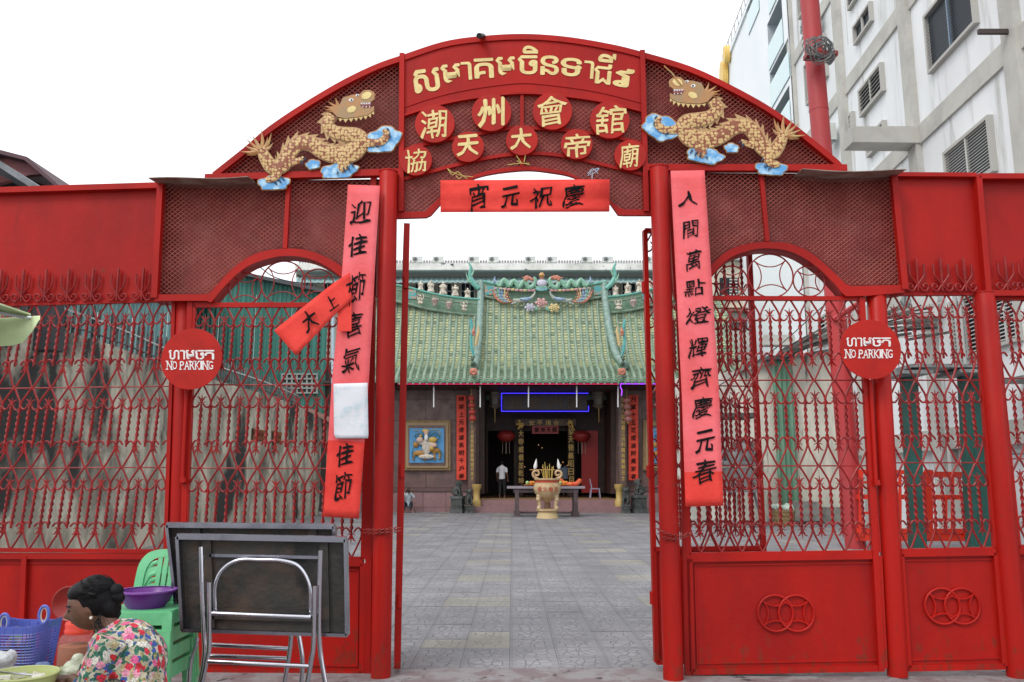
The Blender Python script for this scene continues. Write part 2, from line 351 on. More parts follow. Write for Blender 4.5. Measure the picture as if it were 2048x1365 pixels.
for j in range(77):
    for i in range(-27, 33):
        x = i * .4 + .2 - .02; y = 6.92 + j * .4 + .2
        if x > 3.9 + y * .25 + 3 or x < -9.2: continue
        cand.append((x, y, i, j))
def isyel(i, j): return (i % 6 in (4, 5)) and ((j) % 6 in (2, 3)) and random.random() < .97
near = sorted([c for c in cand if (780 - 1024) / 1651 * c[1] - .2 < c[0] < (1340 - 1024) / 1651 * c[1] + .2], key=lambda c: c[1])[:298]
ns = set((c[2], c[3]) for c in near)
tm = {}
for k, m in (('g', TG), ('y', TY)):
    q = MB(); a, b2, h = .1985, .1996, .012
    q.add([(-b2, -b2, 0), (b2, -b2, 0), (b2, b2, 0), (-b2, b2, 0), (-a, -a, h), (a, -a, h), (a, a, h), (-a, a, h)], [(4, 5, 6, 7), (0, 1, 5, 4), (1, 2, 6, 5), (2, 3, 7, 6), (3, 0, 4, 7)])
    tm[k] = q.mesh('paving_tile', m)
rest = MB()
for x, y, i, j in cand:
    yl = isyel(i, j); dz = random.uniform(-.0025, .0025)
    if (i, j) in ns: inst('paving_tile', tm['y' if yl else 'g'], (x, y, -.011 + dz), pv, R=(random.uniform(-.004, .004), random.uniform(-.004, .004), 0))
    else:
        rest.m = 1 if yl else 0; a, b2 = .1985, .1996; h = .001 + dz; z0 = -.011
        rest.add([(x - b2, y - b2, z0), (x + b2, y - b2, z0), (x + b2, y + b2, z0), (x - b2, y + b2, z0), (x - a, y - a, h), (x + a, y - a, h), (x + a, y + a, h), (x - a, y + a, h)], [(4, 5, 6, 7), (0, 1, 5, 4), (1, 2, 6, 5), (2, 3, 7, 6), (3, 0, 4, 7)])
r_ = rest.build('paving_tile_field', [TG, TY], pv, recalc=False); stuff(r_)
# ================================================================ the red gate
gate = thing('temple_gate', G(1045, 1365).to_tuple()[:2] + (0,), 'big red iron gate with an arched sign panel, round lettered plaques and wire mesh boxes', 'gate')
DEP = .13
def offs(pts, o=0.0): return [G(x, y, o) for x, y in pts]
def inpoly(x, y, poly):
    c = False; j = len(poly) - 1
    for i in range(len(poly)):
        xi, yi = poly[i]; xj, yj = poly[j]
        if (yi > y) != (yj > y) and x < (xj - xi) * (y - yi) / (yj - yi) + xi: c = not c
        j = i
    return c
def sp2(pts, n=6): return [(p.x, p.y) for p in spline(pts, n)]
def resamp(pts, n):
    d = [0]
    for a, b in zip(pts, pts[1:]): d.append(d[-1] + math.hypot(b[0] - a[0], b[1] - a[1]))
    out = []; k = 0
    for i in range(n):
        t = d[-1] * i / (n - 1)
        while k < len(d) - 2 and d[k + 1] < t: k += 1
        u = (t - d[k]) / max(1e-9, d[k + 1] - d[k]); out.append((lerp(pts[k][0], pts[k + 1][0], u), lerp(pts[k][1], pts[k + 1][1], u)))
    return out
# outer rim of the big arch
RO = sp2([(424, 346), (492, 292), (530, 259), (580, 224), (634, 190), (690, 158), (751, 129), (805, 110), (885, 84), (956, 73), (1044, 68), (1131, 73.5), (1219, 88), (1281, 103), (1381, 133), (1465, 172), (1548, 219), (1618, 272), (1674, 318), (1684, 329)], 5)
def inset(pts, d):
    out = []
    for i, p in enumerate(pts):
        a = pts[max(0, i - 1)]; b = pts[min(len(pts) - 1, i + 1)]; tx, ty = b[0] - a[0], b[1] - a[1]; L_ = math.hypot(tx, ty); out.append((p[0] - ty / L_ * d, p[1] + tx / L_ * d))
    return out
RI = inset(RO, 11)
mb = MB(); mb.strip(offs(RO, -.03), offs(RI, -.03), .10); mb.build('arch_rim', RED, gate)
# sign panel
PB = sp2([(803, 233), (870, 212), (944, 197), (1042, 187), (1131, 193), (1210, 205), (1285, 223)], 5)
top = [p for p in RI if 804 < p[0] < 1283]; top = [(804, 124)] + top + [(1284, 116)]
A = resamp(top, 30); B = resamp(PB, 30)
mb = MB(); mb.strip(offs(A, -.015), offs(B, -.015), .03); sp_ = mb.build('sign_panel', REDSHEET, gate)
B2 = [(x, y - 22 + 4 * abs(x - 1044) / 240) for x, y in PB]
mb = MB(); mb.strip(offs(B2, -.022), offs([(x, y + 2.0) for x, y in B2], -.022), .01); mb.strip(offs([(x, y - 3) for x, y in PB], -.028), offs([(x, y + 1) for x, y in PB], -.028), .05); mb.build('panel_bead', RED, sp_)
KH = [('ស', 165, 305, 338, 455, -.14), ('ម', 350, 272, 478, 397, -.10), ('ា', 487, 255, 556, 375, -.07), ('គ', 578, 232, 704, 362, -.05), ('ម', 725, 222, 850, 345, -.04), ('ច', 876, 212, 1003, 335, 0), ('ិ', 908, 145, 1008, 195, 0),
      ('ន', 1030, 213, 1150, 340, .02), ('ទ', 1168, 230, 1305, 348, .05), ('ា', 1325, 248, 1390, 366, .08), ('ជ', 1395, 270, 1508, 402, .11), ('ី', 1425, 198, 1540, 255, .10), ('វ', 1528, 302, 1660, 423, .14)]
for s, a, b, c, d, r in KH:
    mb = MB(); k = 3.413; put_glyph(mb, s, (780 + a / k, 50 + b / k, 780 + c / k, 50 + d / k), lambda x, y: G(x, y, -.019), bold=.035, rot=r)
    mb.build('letter', CREAM, sp_, recalc=False)
# frame bars
def bars(parent, pairs, w=.045, d=.05, off=-.02, m=RED, name='frame_bar'):
    for p, q in pairs:
        mb = MB(); mb.bar(G(*p, off), G(*q, off), w, d); mb.build(name, m, parent)
bars(gate, [((805, 110), (803, 425)), ((1284, 104), (1292, 425))], .042, .07, -.006)
bars(gate, [((412, 357), (803, 346)), ((1287, 337), (1692, 338))], .056, .06, -.012)
bars(gate, [((1044, 188), (1044, 256)), ((1044, 306), (1044, 334))], .03, .03, 0)
def arcbar(pts, w=7, off=-.01, d=.04, m=RED, parent=gate, name='arc_bar'):
    q = sp2(pts, 5); mb = MB(); mb.strip(offs([(x, y) for x, y in q], off), offs([(x, y + w) for x, y in q], off), d); return mb.build(name, m, parent)
arcbar([(806, 298), (847, 285), (967, 262), (1044, 252), (1190, 263), (1286, 284)])
arcbar([(806, 354), (956, 316), (1044, 304), (1131, 309), (1290, 346)])
# lower frame of the middle header
U = [(793, 423.5), (850, 423.5)] + sp2([(850, 423.5), (882, 393), (926, 360), (980, 341), (1044, 333), (1100, 338), (1152, 352), (1219, 401), (1243, 419)], 4) + [(1243, 419), (1307, 420)]
D_ = [(793, 437), (858, 435)] + sp2([(858, 435), (880, 410), (905, 383), (956, 354), (1044, 341), (1100, 345), (1150, 356), (1202, 387), (1237, 431)], 4) + [(1237, 431), (1307, 431)]
A = resamp(U, 50); B = resamp(D_, 50)
mb = MB(); mb.strip(offs(A, -.02), offs(B, -.02), .035); mb.build('opening_frame', RED, gate)
MIDMESH = PB + [(1288, 223), (1290, 421), (1243, 419)] + U[2:-1][::-1] + [(850, 423), (805, 423)]
# side boxes
LT, RT = [(323, 366), (420, 361), (600, 361), (790, 357)], [(1300, 344), (1560, 346), (1700, 347), (1786, 350)]
LARCH_U = sp2([(418, 589), (438, 566), (472, 532), (515, 506), (571, 497.5), (623, 503), (678, 529), (715, 560), (738, 590)], 4)
LARCH_D = sp2([(423, 606), (440, 583), (478, 545), (515, 524), (571, 512), (626, 520), (672, 546), (705, 577), (725, 606)], 4)
RARCH_U = sp2([(1375, 590), (1395, 561), (1422, 531), (1455, 502), (1496, 488), (1533, 484), (1576, 487), (1620, 505), (1662, 540), (1696, 573)], 4)
RARCH_D = sp2([(1388, 604), (1405, 575), (1426, 549), (1457, 518), (1497, 502), (1534, 497), (1583, 504), (1630, 531), (1666, 565), (1690, 593)], 4)
LU = [(310, 589)] + LARCH_U; LD = [(310, 602), (418, 602)] + LARCH_D
RU = RARCH_U + [(1809, 570)]; RD = RARCH_D + [(1735, 592), (1809, 585)]
for U_, D2 in ((LU, LD), (RU, RD)):
    A = resamp(U_, 44); B = resamp(D2, 44); mb = MB(); mb.strip(offs(A, -.03), offs(B, -.03), .06); mb.build('arch_band', RED, gate)
    mb = MB(); B3 = inset(B, 1.5); mb.strip(offs(B, .03), offs([(x, y + 3) for x, y in B], .03), DEP); mb.build('arch_soffit', REDSHEET, gate)
bars(gate, [((323, 366), (311, 597)), ((1786, 350), (1808, 580))], .05, .06, -.012)
bars(gate, [((578, 362), (571, 498)), ((1522, 348), (1534, 484))], .035, .04, 0)
LBOX = [(311, 590), (323, 366), (420, 361), (600, 360), (760, 358)] + [(752, 590)] + LARCH_U[::-1]
RBOX = RARCH_U + [(1806, 571), (1786, 350), (1700, 347), (1500, 346), (1345, 345), (1368, 590)]
LTRI = [(430, 355)] + [p for p in RI if 432 < p[0] < 802] + [(803, 125), (803, 344)]
RTRI = [(1287, 334), (1286, 117)] + [p for p in RI if 1288 < p[0] < 1678] + [(1680, 335)]
def scaled_back(poly, off):                    # the same outline, further from the street
    return [G(x, y) + GN * off for x, y in poly]
for nm, poly in (('left', LBOX), ('right', RBOX), ('lt', LTRI), ('rt', RTRI), ('mid', MIDMESH)):
    dp = .03 if nm == 'mid' else DEP
    mb = MB(); mb.prism(scaled_back(poly, dp - .01), scaled_back(poly, dp)); mb.build('backing_sheet', REDOLD, gate)
    q = poly + [poly[0]]; cx_ = sum(p[0] for p in poly) / len(poly); cy_ = sum(p[1] for p in poly) / len(poly); ins = lambda p: (p[0] + (1.2 if p[0] < cx_ else -1.2), p[1])
    mb = MB(); F_ = scaled_back([ins(p) for p in q], .01); K_ = scaled_back([ins(p) for p in q], dp)
    for i in range(len(q) - 1): mb.add([F_[i], F_[i + 1], K_[i + 1], K_[i]], [(0, 1, 2, 3)])
    mb.build('box_edge', REDOLD, gate, recalc=False)
# tops of the boxes: the roof sheets that shade them
def cap(a, b, rise, name='cover_sheet', d=DEP + .20, o=-.20):
    mb = MB(); p, q = G(*a), G(*b); n = 10; F = []; K = []
    for i in range(n + 1):
        t = i / n; c = lerp(p, q, t) + V((0, 0, .012 * math.sin(5 * t + rise))); F.append(c + GN * o); K.append(c + GN * (o + d) + V((0, 0, .03)))
    mb.strip(F, K, .006, (0, 0, 1)); mb.build(name, mat('rusty cover sheet', (.22, .14, .11), .7, col2=(.34, .28, .24), scale=6), gate)
cap((318, 376), (512, 370), 1); cap((1590, 358), (1792, 360), 2.5)
# chain link wire
def chainlink(poly, off, parent, ph=0):
    xs = [p[0] for p in poly]; ys = [p[1] for p in poly]; x0, x1, y0, y1 = min(xs), max(xs), min(ys), max(ys); a, b = 11.2, 8.8; mb = MB()
    r = .0026
    nz = int((x1 - x0) / a * 2) + 3; nk = int((y1 - y0) / b * 2) + 3
    for i in range(-1, nz):
        X = x0 + i * a / 2
        for k in range(-1, nk):
            if (i + k) % 2: continue
            Y = y0 + k * b / 2
            for sx, rr in ((1, r * 1.25), (-1, r * .8)):
                A, B = (X, Y), (X + sx * a / 2, Y - b / 2)
                if not (inpoly(A[0], A[1], poly) and inpoly(B[0], B[1], poly)): continue
                p = G(*A, off + (.003 if sx > 0 else -.003)); q = G(*B, off + (.003 if sx > 0 else -.003)); t = (q - p); s1 = V((-t.z, 0, t.x)).normalized() * rr; s2 = V((0, rr, 0))
                p = p - t * .05; q = q + t * .05
                mb.add([p + s1, p - s2, p - s1, q + s1, q - s2, q - s1], [(0, 1, 4, 3), (1, 2, 5, 4)])
    o = mb.build('wire_mesh', WIRE, parent, recalc=False); stuff(o)
for poly in (LBOX, RBOX, LTRI, RTRI, MIDMESH): chainlink(poly, .012, gate)
# plaques
PLQ = [('潮', 869.4, 247.8, 39.5, (195, 570, 400, 785)), ('州', 982.8, 225, 39.5, (590, 490, 790, 705)), ('會', 1104.6, 222.3, 39.5, (985, 475, 1215, 700)), ('舘', 1219.5, 239.9, 39.5, (1385, 540, 1620, 755)),
       ('協', 831.9, 320.7, 31.8, (90, 840, 260, 1015)), ('天', 935.9, 293.8, 31.8, (450, 745, 612, 900)), ('大', 1043.7, 280.3, 31.8, (815, 700, 970, 855)), ('帝', 1153.3, 288.5, 31.8, (1178, 735, 1375, 915)), ('廟', 1260.5, 310.8, 31.8, (1560, 800, 1705, 985))]
for s, x, y, r, bx in PLQ:
    c = G(x, y, -.06); rr = (G(x + r, y, -.06) - c).length; mb = MB(); n = 40
    F = [c + V((math.cos(2 * PI * i / n) * rr, -GK * math.cos(2 * PI * i / n) * rr, math.sin(2 * PI * i / n) * rr)) for i in range(n)]
    mb.prism(F, [p + GN * .05 for p in F]); pq = mb.build('round_plaque', mat('plaque red', (.44, .012, .006), .5, spec=.25, col2=(.34, .010, .006), scale=4, bump=.1), gate, smooth=False)
    mb = MB(); k = 3.413; mx_, my_ = (bx[0] + bx[2]) / 2, (bx[1] + bx[3]) / 2; bx = (mx_ + (bx[0] - mx_) * .88, my_ + (bx[1] - my_) * .88, mx_ + (bx[2] - mx_) * .88, my_ + (bx[3] - my_) * .88); put_glyph(mb, s, (780 + bx[0] / k, 50 + bx[1] / k, 780 + bx[2] / k, 50 + bx[3] / k), lambda X, Y: G(X, Y, -.064), bold=.012 if s in '潮會舘協廟帝' else .04, brush=.5)
    mb.build('character', CREAM, pq, recalc=False)
# pillars
def pillar(pt, pb, r, off, name='pillar', capz=True):
    b = G(pb[0], pb[1], off); b.z = 0.0; t = G(pt[0], pt[1], off); d = (t - b); mb = MB(); mb.tube([b, b + d * .02, b + d * .5, t - d.normalized() * .004, t], [r, r, r, r, r * .96], 24); o = mb.build(name, RED, gate, smooth=True)
    mb = MB(); mb.tube([t - d.normalized() * .0, t + V((0, 0, .012))], r * 1.04, 24); mb.build('pillar_cap', RED, o, smooth=False); return o
pillar((777, 346), (758, 1500), .076, -.10); pillar((1318, 337), (1351, 1500), .076, -.10)
pillar((370, 600), (340, 1480), .072, .10); pillar((1752, 582), (1795, 1352), .076, .05); pillar((1968, 588), (2035, 1338), .080, .05)
# flat stiles beside the main pillars
bars(gate, [((800, 346), (797, 437)), ((1299, 338), (1303, 431)), ((748, 356), (744, 600)), ((1350, 345), (1364, 600)), ((1339, 345), (1354, 600)), ((745, 600), (735, 1365)), ((1362, 600), (1376, 1365))], .05, .05, .03)

# ---------------------------------------------------------------- grille work
def scroll_mesh(w, h, hh, m):                  # one heart: two curls springing from an apex at the rail, going down; w period, h = height of the heart
    mb = MB()
    for s in (-1, 1):
        q = [(0, 0), (.10, -.10), (.26, -.34), (.40, -.56), (.475, -.74), (.47, -.88), (.36, -.985), (.24, -.975), (.15, -.90), (.10, -.83)]
        pts = spline([V((s * a * w, 0, b * h)) for a, b in q], 3); n = len(pts)
        mb.tube(pts, [.0080] * (n - 3) + [.0072, .0065, .005], 6)
    return mb.mesh('scroll', m, smooth=True)
def bar_mesh(z0, z1, m, fleur=(0, 0), w=.15):
    mb = MB(); L_ = abs(z1 - z0); n = 34; seg = 8; vs = []; tw = max(3, round(L_ / .052))
    for i in range(n + 1):
        t = i / n; z = lerp(z0, z1, t); a0 = tw * PI * t; e = min(1, min(t, 1 - t) * 9)
        for k in range(seg):
            a = 2 * PI * k / seg; x, y = math.cos(a) * (.0160 * e + .008 * (1 - e)), math.sin(a) * .0085; vs.append((x * math.cos(a0) - y * math.sin(a0), x * math.sin(a0) + y * math.cos(a0), z))
    mb.add(vs, [(i * seg + k, i * seg + (k + 1) % seg, (i + 1) * seg + (k + 1) % seg, (i + 1) * seg + k) for i in range(n) for k in range(seg)])
    for end, s in ((0, 1), (1, -1)):
        if not fleur[end]: continue
        zz = (z0, z1)[end]; f = fleur[end]
        mb.tube([(0, 0, zz), (0, 0, zz + s * .5 * f), (0, 0, zz + s * f)], [.008, .0065, .001], 5)
        for q in (-1, 1):
            mb.tube(spline([(0, 0, zz + s * .1 * f), (q * .07 * w, 0, zz + s * .35 * f), (q * .15 * w, 0, zz + s * .62 * f), (q * .25 * w, 0, zz + s * .66 * f)], 3), [.008] * 3 + [.0075] * 3 + [.005] * 3 + [.0015], 5, el=.6)
            if f > .03: mb.tube([(0, 0, zz + s * .02), (q * .1 * w, -.004, zz - s * .002), (q * .2 * w, 0, zz + s * .012)], [.006, .005, .003], 5)
    return mb.mesh('twisted_bar', m, smooth=True)
def grille(root, rows, n, off, fr=(.5, ), m=REDIRON, fn=G, w2=None):
    """rows: [((xl, y), (xr, y)), ...] pixel ends of each rail, from the top down"""
    W = [(fn(*a, off), fn(*b, off)) for a, b in rows]; me = {}
    per = (W[0][1] - W[0][0]).length / n; hu = [(W[i][0].z + W[i][1].z) / 2 - (W[i + 1][0].z + W[i + 1][1].z) / 2 for i in range(len(W) - 1)]
    H = sum(hu) / len(hu); up, dn = .275 * H, .33 * H
    S = scroll_mesh(per, up, 0, m); S2 = scroll_mesh(per, dn, 0, m)
    B1 = bar_mesh(-.22 * H, -.74 * H, m, fleur=(.11 * H * 1.0, .12 * H), w=per); B2 = bar_mesh(-.20 * H, -.75 * H, m)
    for i in range(len(W) - 1):
        a, b = W[i]; c, d = W[i + 1]; yaw = math.atan2(b.y - a.y, b.x - a.x)
        for k in range(n):
            u = (k + .5) / n; p = lerp(a, b, u); q = lerp(c, d, u); hz = p.z - q.z; sz = hz / H; dx = q.x - p.x; lean = math.atan2(-dx, hz)
            j = random.uniform(-.012, .012)
            inst('scroll', S, p, root, R=(0, -lean + j, yaw), scale=(1, 1, sz))
            inst('scroll', S2, q, root, R=(0, PI - lean - j, yaw), scale=(1, -1, sz))
            inst('twisted_bar', B1, p, root, R=(0, -lean + j, yaw), scale=(1, 1, sz))
            if k < n - 1 or True:
                u = (k + 1) / n
                if k < n - 1: inst('twisted_bar', B2, lerp(a, b, u), root, R=(0, -lean - j, yaw), scale=(1, 1, sz))
    for i, (a, b) in enumerate(W[1:-1]):
        mb = MB(); mb.tube([a, b], .006, 6); mb.build('rail', m, root)
    return W
def frame(root, TL, TR, BL, BR, off, w=.04, d=.04, m=RED, fn=G):
    for p, q in ((TL, TR), (BL, BR), (TL, BL), (TR, BR)):
        mb = MB(); mb.bar(fn(*p, off), fn(*q, off), w, d); mb.build('frame_bar', m, root)
def coin(root, cx, cy, r, off, m=REDIRON, fn=G, skip=None, tr=.0065):
    c = fn(cx, cy, off); rr = (fn(cx + r, cy, off) - c).length; X = V((1, -GK, 0)).normalized(); Z = V((0, 0, 1)); mb = MB()
    mb.tube([c + X * rr * math.cos(2 * PI * i / 36) + Z * rr * math.sin(2 * PI * i / 36) for i in range(36)], tr, 6, closed=True)
    for q in range(4):
        if q == skip: continue
        a0 = PI / 2 * q; cc = (math.cos(a0) * 1.40, math.sin(a0) * 1.40); pts = []
        R2 = math.hypot(cc[0] - math.cos(a0 + PI / 4), cc[1] - math.sin(a0 + PI / 4)); s0 = math.atan2(math.sin(a0 + PI / 4) - cc[1], math.cos(a0 + PI / 4) - cc[0]); s1 = math.atan2(math.sin(a0 - PI / 4) - cc[1], math.cos(a0 - PI / 4) - cc[0])
        if s1 < s0: s1 += 2 * PI
        for i in range(13):
            t = lerp(s0, s1, i / 12); pts.append(c + X * rr * (cc[0] + R2 * math.cos(t)) + Z * rr * (cc[1] + R2 * math.sin(t)))
        mb.tube(pts, tr * .8, 5)
    return mb.build('coin_ring', m, root, smooth=True)
def lower_panel(root, tl, tr, bl, br, off, orn=None):
    """sheet with its edge beads between four pixel corners"""
    p = [G(*q, off) for q in (tl, tr, br, bl)]; mb = MB(); mb.prism([a + GN * .012 for a in p], [a + GN * .02 for a in p]); mb.build('lower_panel', REDSHEET, root)
    for a, b in ((tl, tr), (bl, br), (tl, bl), (tr, br)):
        mb = MB(); mb.bar(G(*a, off), G(*b, off), .045, .05); mb.build('frame_bar', RED, root)
    c = [( lerp(lerp(V(tl), V(tr), u), lerp(V(bl), V(br), u), v)) for u, v in ((.03, .06), (.97, .06), (.97, .93), (.03, .93))]
    for i in range(4):
        mb = MB(); mb.bar(G(*c[i], off + .008), G(*c[(i + 1) % 4], off + .008), .012, .014); mb.build('bead', RED, root)
    if orn:
        x, y, r, dx = orn
        for s in (-1, 1): coin(root, x + s * dx, y, r, off - .004, RED, skip=2 if s > 0 else 0, tr=.0095)
        mb = MB(); mb.tube([G(x, y - r * .75, off - .006), G(x, y + r * .75, off - .006)], .004, 5)

def sheet(root, poly, off, m=REDSHEET, name='upper_sheet'):
    p = [G(*q, off) for q in poly]; mb = MB(); mb.prism(p, [a + GN * .008 for a in p]); return mb.build(name, m, root)
def trident_mesh():
    mb = MB(); z0 = 0
    mb.tube([(0, 0, -.02), (0, 0, .12), (0, 0, .262), (0, 0, .28)], [.008, .012, .012, .009], 7)
    for s in (-1, 1):
        mb.tube(spline([(0, 0, .035), (s * .035, 0, .085), (s * .058, 0, .12), (s * .062, 0, .17), (s * .062, 0, .225)], 3), .0085, 6)
        mb.tube(spline([(0, 0, .045), (s * .02, 0, .01), (s * .045, 0, -.02), (s * .075, 0, -.012), (s * .088, 0, .02), (s * .07, 0, .044), (s * .045, 0, .032), (s * .046, 0, .012)], 3), .0085, 6)
    return mb.mesh('trident', REDIRON, smooth=True)
TRI = trident_mesh()

# left wing
lw = thing('grille_fence', G(170, 1340).to_tuple()[:2] + (0,), 'red grille fence behind the woman at the left edge, a row of tridents over it', 'fence', 'red grille fences of the gate')
grille(lw, [((-22, 612), (347, 601)), ((-26, 778), (340, 773)), ((-30, 937), (335, 935)), ((-34, 1098), (331, 1101))], 10, .06)
frame(lw, (-30, 611), (349, 601), (-42, 1100), (332, 1103), .06, .03)
sheet(lw, [(-40, 386), (324, 375), (312, 603), (-40, 612)], .05)
bars(lw, [((-40, 384), (324, 373))], .05, .07, .02)
lower_panel(lw, (-45, 1112), (330, 1113), (-60, 1348), (322, 1350), .06)
bars(lw, [((50, 1112), (40, 1348))], .04, .03, .045)
for x in (-8, 37, 83, 128, 177, 228, 278): inst('trident', TRI, G(x + 5, 600 - x * .012, .02), lw, scale=(.92, 1, .92))
# right wing
rw = thing('grille_fence', G(1880, 1340).to_tuple()[:2] + (0,), 'red grille fence right of the right disc sign, double ring on its narrow lower panel', 'fence', 'red grille fences of the gate')
grille(rw, [((1768, 590), (1946, 589)), ((1778, 761), (1957, 761)), ((1789, 926), (1970, 926)), ((1802, 1100), (1984, 1096))], 5, .06)
frame(rw, (1764, 589), (1950, 588), (1798, 1102), (1990, 1098), .06, .03)
sheet(rw, [(1785, 352), (1950, 353), (1966, 584), (1806, 584)], .05)
bars(rw, [((1785, 351), (1950, 352))], .035, .06, .02)
lower_panel(rw, (1800, 1108), (1990, 1105), (1815, 1336), (2008, 1332), .06, (1905, 1213, 35, 20))
for x in (1838, 1887, 1934): inst('trident', TRI, G(x - 2, 578, .02), rw, scale=(.98, 1, .92))
fr_ = thing('grille_fence', G(2100, 1340).to_tuple()[:2] + (0,), 'red grille fence cut off by the right edge of the photo beyond the last pillar', 'fence', 'red grille fences of the gate')
grille(fr_, [((1993, 600), (2135, 600)), ((2005, 757), (2150, 757)), ((2020, 918), (2165, 918)), ((2040, 1090), (2185, 1088))], 4, .06)
frame(fr_, (1986, 598), (2140, 598), (2036, 1094), (2190, 1092), .06, .03)
sheet(fr_, [(1960, 362), (2200, 362), (2220, 586), (1976, 586)], .07)
bars(fr_, [((1954, 355), (2200, 355)), ((1954, 355), (1974, 592)), ((1974, 588), (2220, 588))], .045, .07, .02)
lower_panel(fr_, (2030, 1103), (2200, 1100), (2052, 1330), (2225, 1328), .06)
for x in (2015, 2056, 2100): inst('trident', TRI, G(x, 576, .02), fr_, scale=(.98, 1, .92))
# left bay
lb = thing('grille_gate', G(560, 1340).to_tuple()[:2] + (0,), 'closed red grille gate in the left bay behind the folded steel tables', 'gate', 'closed red side gates')
grille(lb, [((394, 611), (736, 611)), ((387, 770), (731, 771)), ((381, 936.6), (727, 938)), ((374, 1110), (722, 1115))], 9, .03)
frame(lb, (388, 611), (740, 611), (369, 1114), (727, 1119), .03, .04)
lower_panel(lb, (372, 1122), (727, 1127), (362, 1342), (725, 1348), .03)
bars(lb, [((382, 596), (360, 1365))], .045, .05, .03)
for a in ((566, 566, 44), (491, 578, 32), (635, 570, 32)): coin(lb, *a, .03)
# right bay
rb = thing('grille_gate', G(1570, 1340).to_tuple()[:2] + (0,), 'closed red grille gate in the right bay with a double ring on its lower panel', 'gate', 'closed red side gates')
grille(rb, [((1361, 597), (1716, 598)), ((1369, 761), (1728, 761)), ((1376, 932.5), (1739, 932)), ((1382, 1106), (1752, 1101))], 9, .03)
frame(rb, (1355, 597), (1719, 598), (1378, 1110), (1756, 1105), .03, .035)
lower_panel(rb, (1378, 1118), (1756, 1112), (1384, 1343), (1767, 1336), .03, (1572, 1227, 35, 21))
bars(rb, [((1722, 596), (1762, 1342))], .045, .05, .02)
for a in ((1541, 552, 45), (1464, 563, 31.5), (1618, 563, 31.5)): coin(rb, *a, .03)
# bolts: the drop rod on each side gate
for root, a, b in ((lb, (375, 740), (365, 960)), (rb, (1741, 760), (1752, 965))):
    mb = MB(); mb.tube([G(*a, -.02), G(*b, -.02)], .016, 10); mb.build('drop_rod', RED, root, smooth=True); mb = MB(); mb.tube([G(b[0], b[1] - 4, -.02), G(b[0] + 2, b[1] + 6, -.02)], .028, 8); mb.build('rod_guide', RED, root)

# ---------------------------------------------------------------- the two open leaves
def leaf(hx, ang, label, w=.92, ho=.03):
    h = G(hx, 1365, ho); h.z = 0; root = thing('gate_leaf', h, label, 'gate leaf', 'open leaves of the middle gate')
    z0, z1, zm = .06, 3.6, .93; d = V((math.cos(ang), math.sin(ang), 0))
    def LP(u, z): return h + d * (u * w) + V((0, 0, z))
    nn = V((-d.y, d.x, 0))
    for a, b in (((0, z0), (0, z1)), ((1, z0), (1, z1)), ((0, z0), (1, z0)), ((0, z1), (1, z1)), ((0, zm), (1, zm))):
        mb = MB(); mb.bar(LP(*a), LP(*b), .036, .05, nn); mb.build('frame_bar', RED, root)
    p = [LP(u, z) for u, z in ((0, z0), (1, z0), (1, zm), (0, zm))]; mb = MB(); mb.prism([a - nn * .004 for a in p], [a + nn * .004 for a in p]); mb.build('lower_panel', REDSHEET, root)
    n = 6; per = w / n; H = (z1 - zm) / 4; yaw = math.atan2(d.y, d.x)
    S = scroll_mesh(per, .275 * H, 0, REDIRON); S2 = scroll_mesh(per, .33 * H, 0, REDIRON); B1 = bar_mesh(-.22 * H, -.74 * H, REDIRON, (.11 * H, .12 * H), per); B2 = bar_mesh(-.2 * H, -.75 * H, REDIRON)
    for i in range(4):
        zt = z1 - i * H
        for k in range(n):
            inst('scroll', S, LP((k + .5) / n, zt), root, R=(0, 0, yaw)); inst('scroll', S2, LP((k + .5) / n, zt - H), root, R=(0, PI, yaw), scale=(1, -1, 1))
            inst('twisted_bar', B1, LP((k + .5) / n, zt), root, R=(0, 0, yaw))
            if k: inst('twisted_bar', B2, LP(k / n, zt), root, R=(0, 0, yaw))
        if i: mb = MB(); mb.tube([LP(0, zt), LP(1, zt)], .006, 6); mb.build('rail', REDIRON, root)
    for z in (.55, 1.55, 3.1):
        mb = MB(); mb.tube([LP(-.02, z - .05), LP(-.02, z + .05)], .022, 10); mb.build('hinge', RED, root, smooth=True)
    return root
leaf(794, math.radians(98), 'left leaf of the middle gate, swung open edge-on beside the left main pillar', .9)
leaf(1314, math.radians(7), 'right leaf of the middle gate, folded open behind the right bay grille', .93, .25)

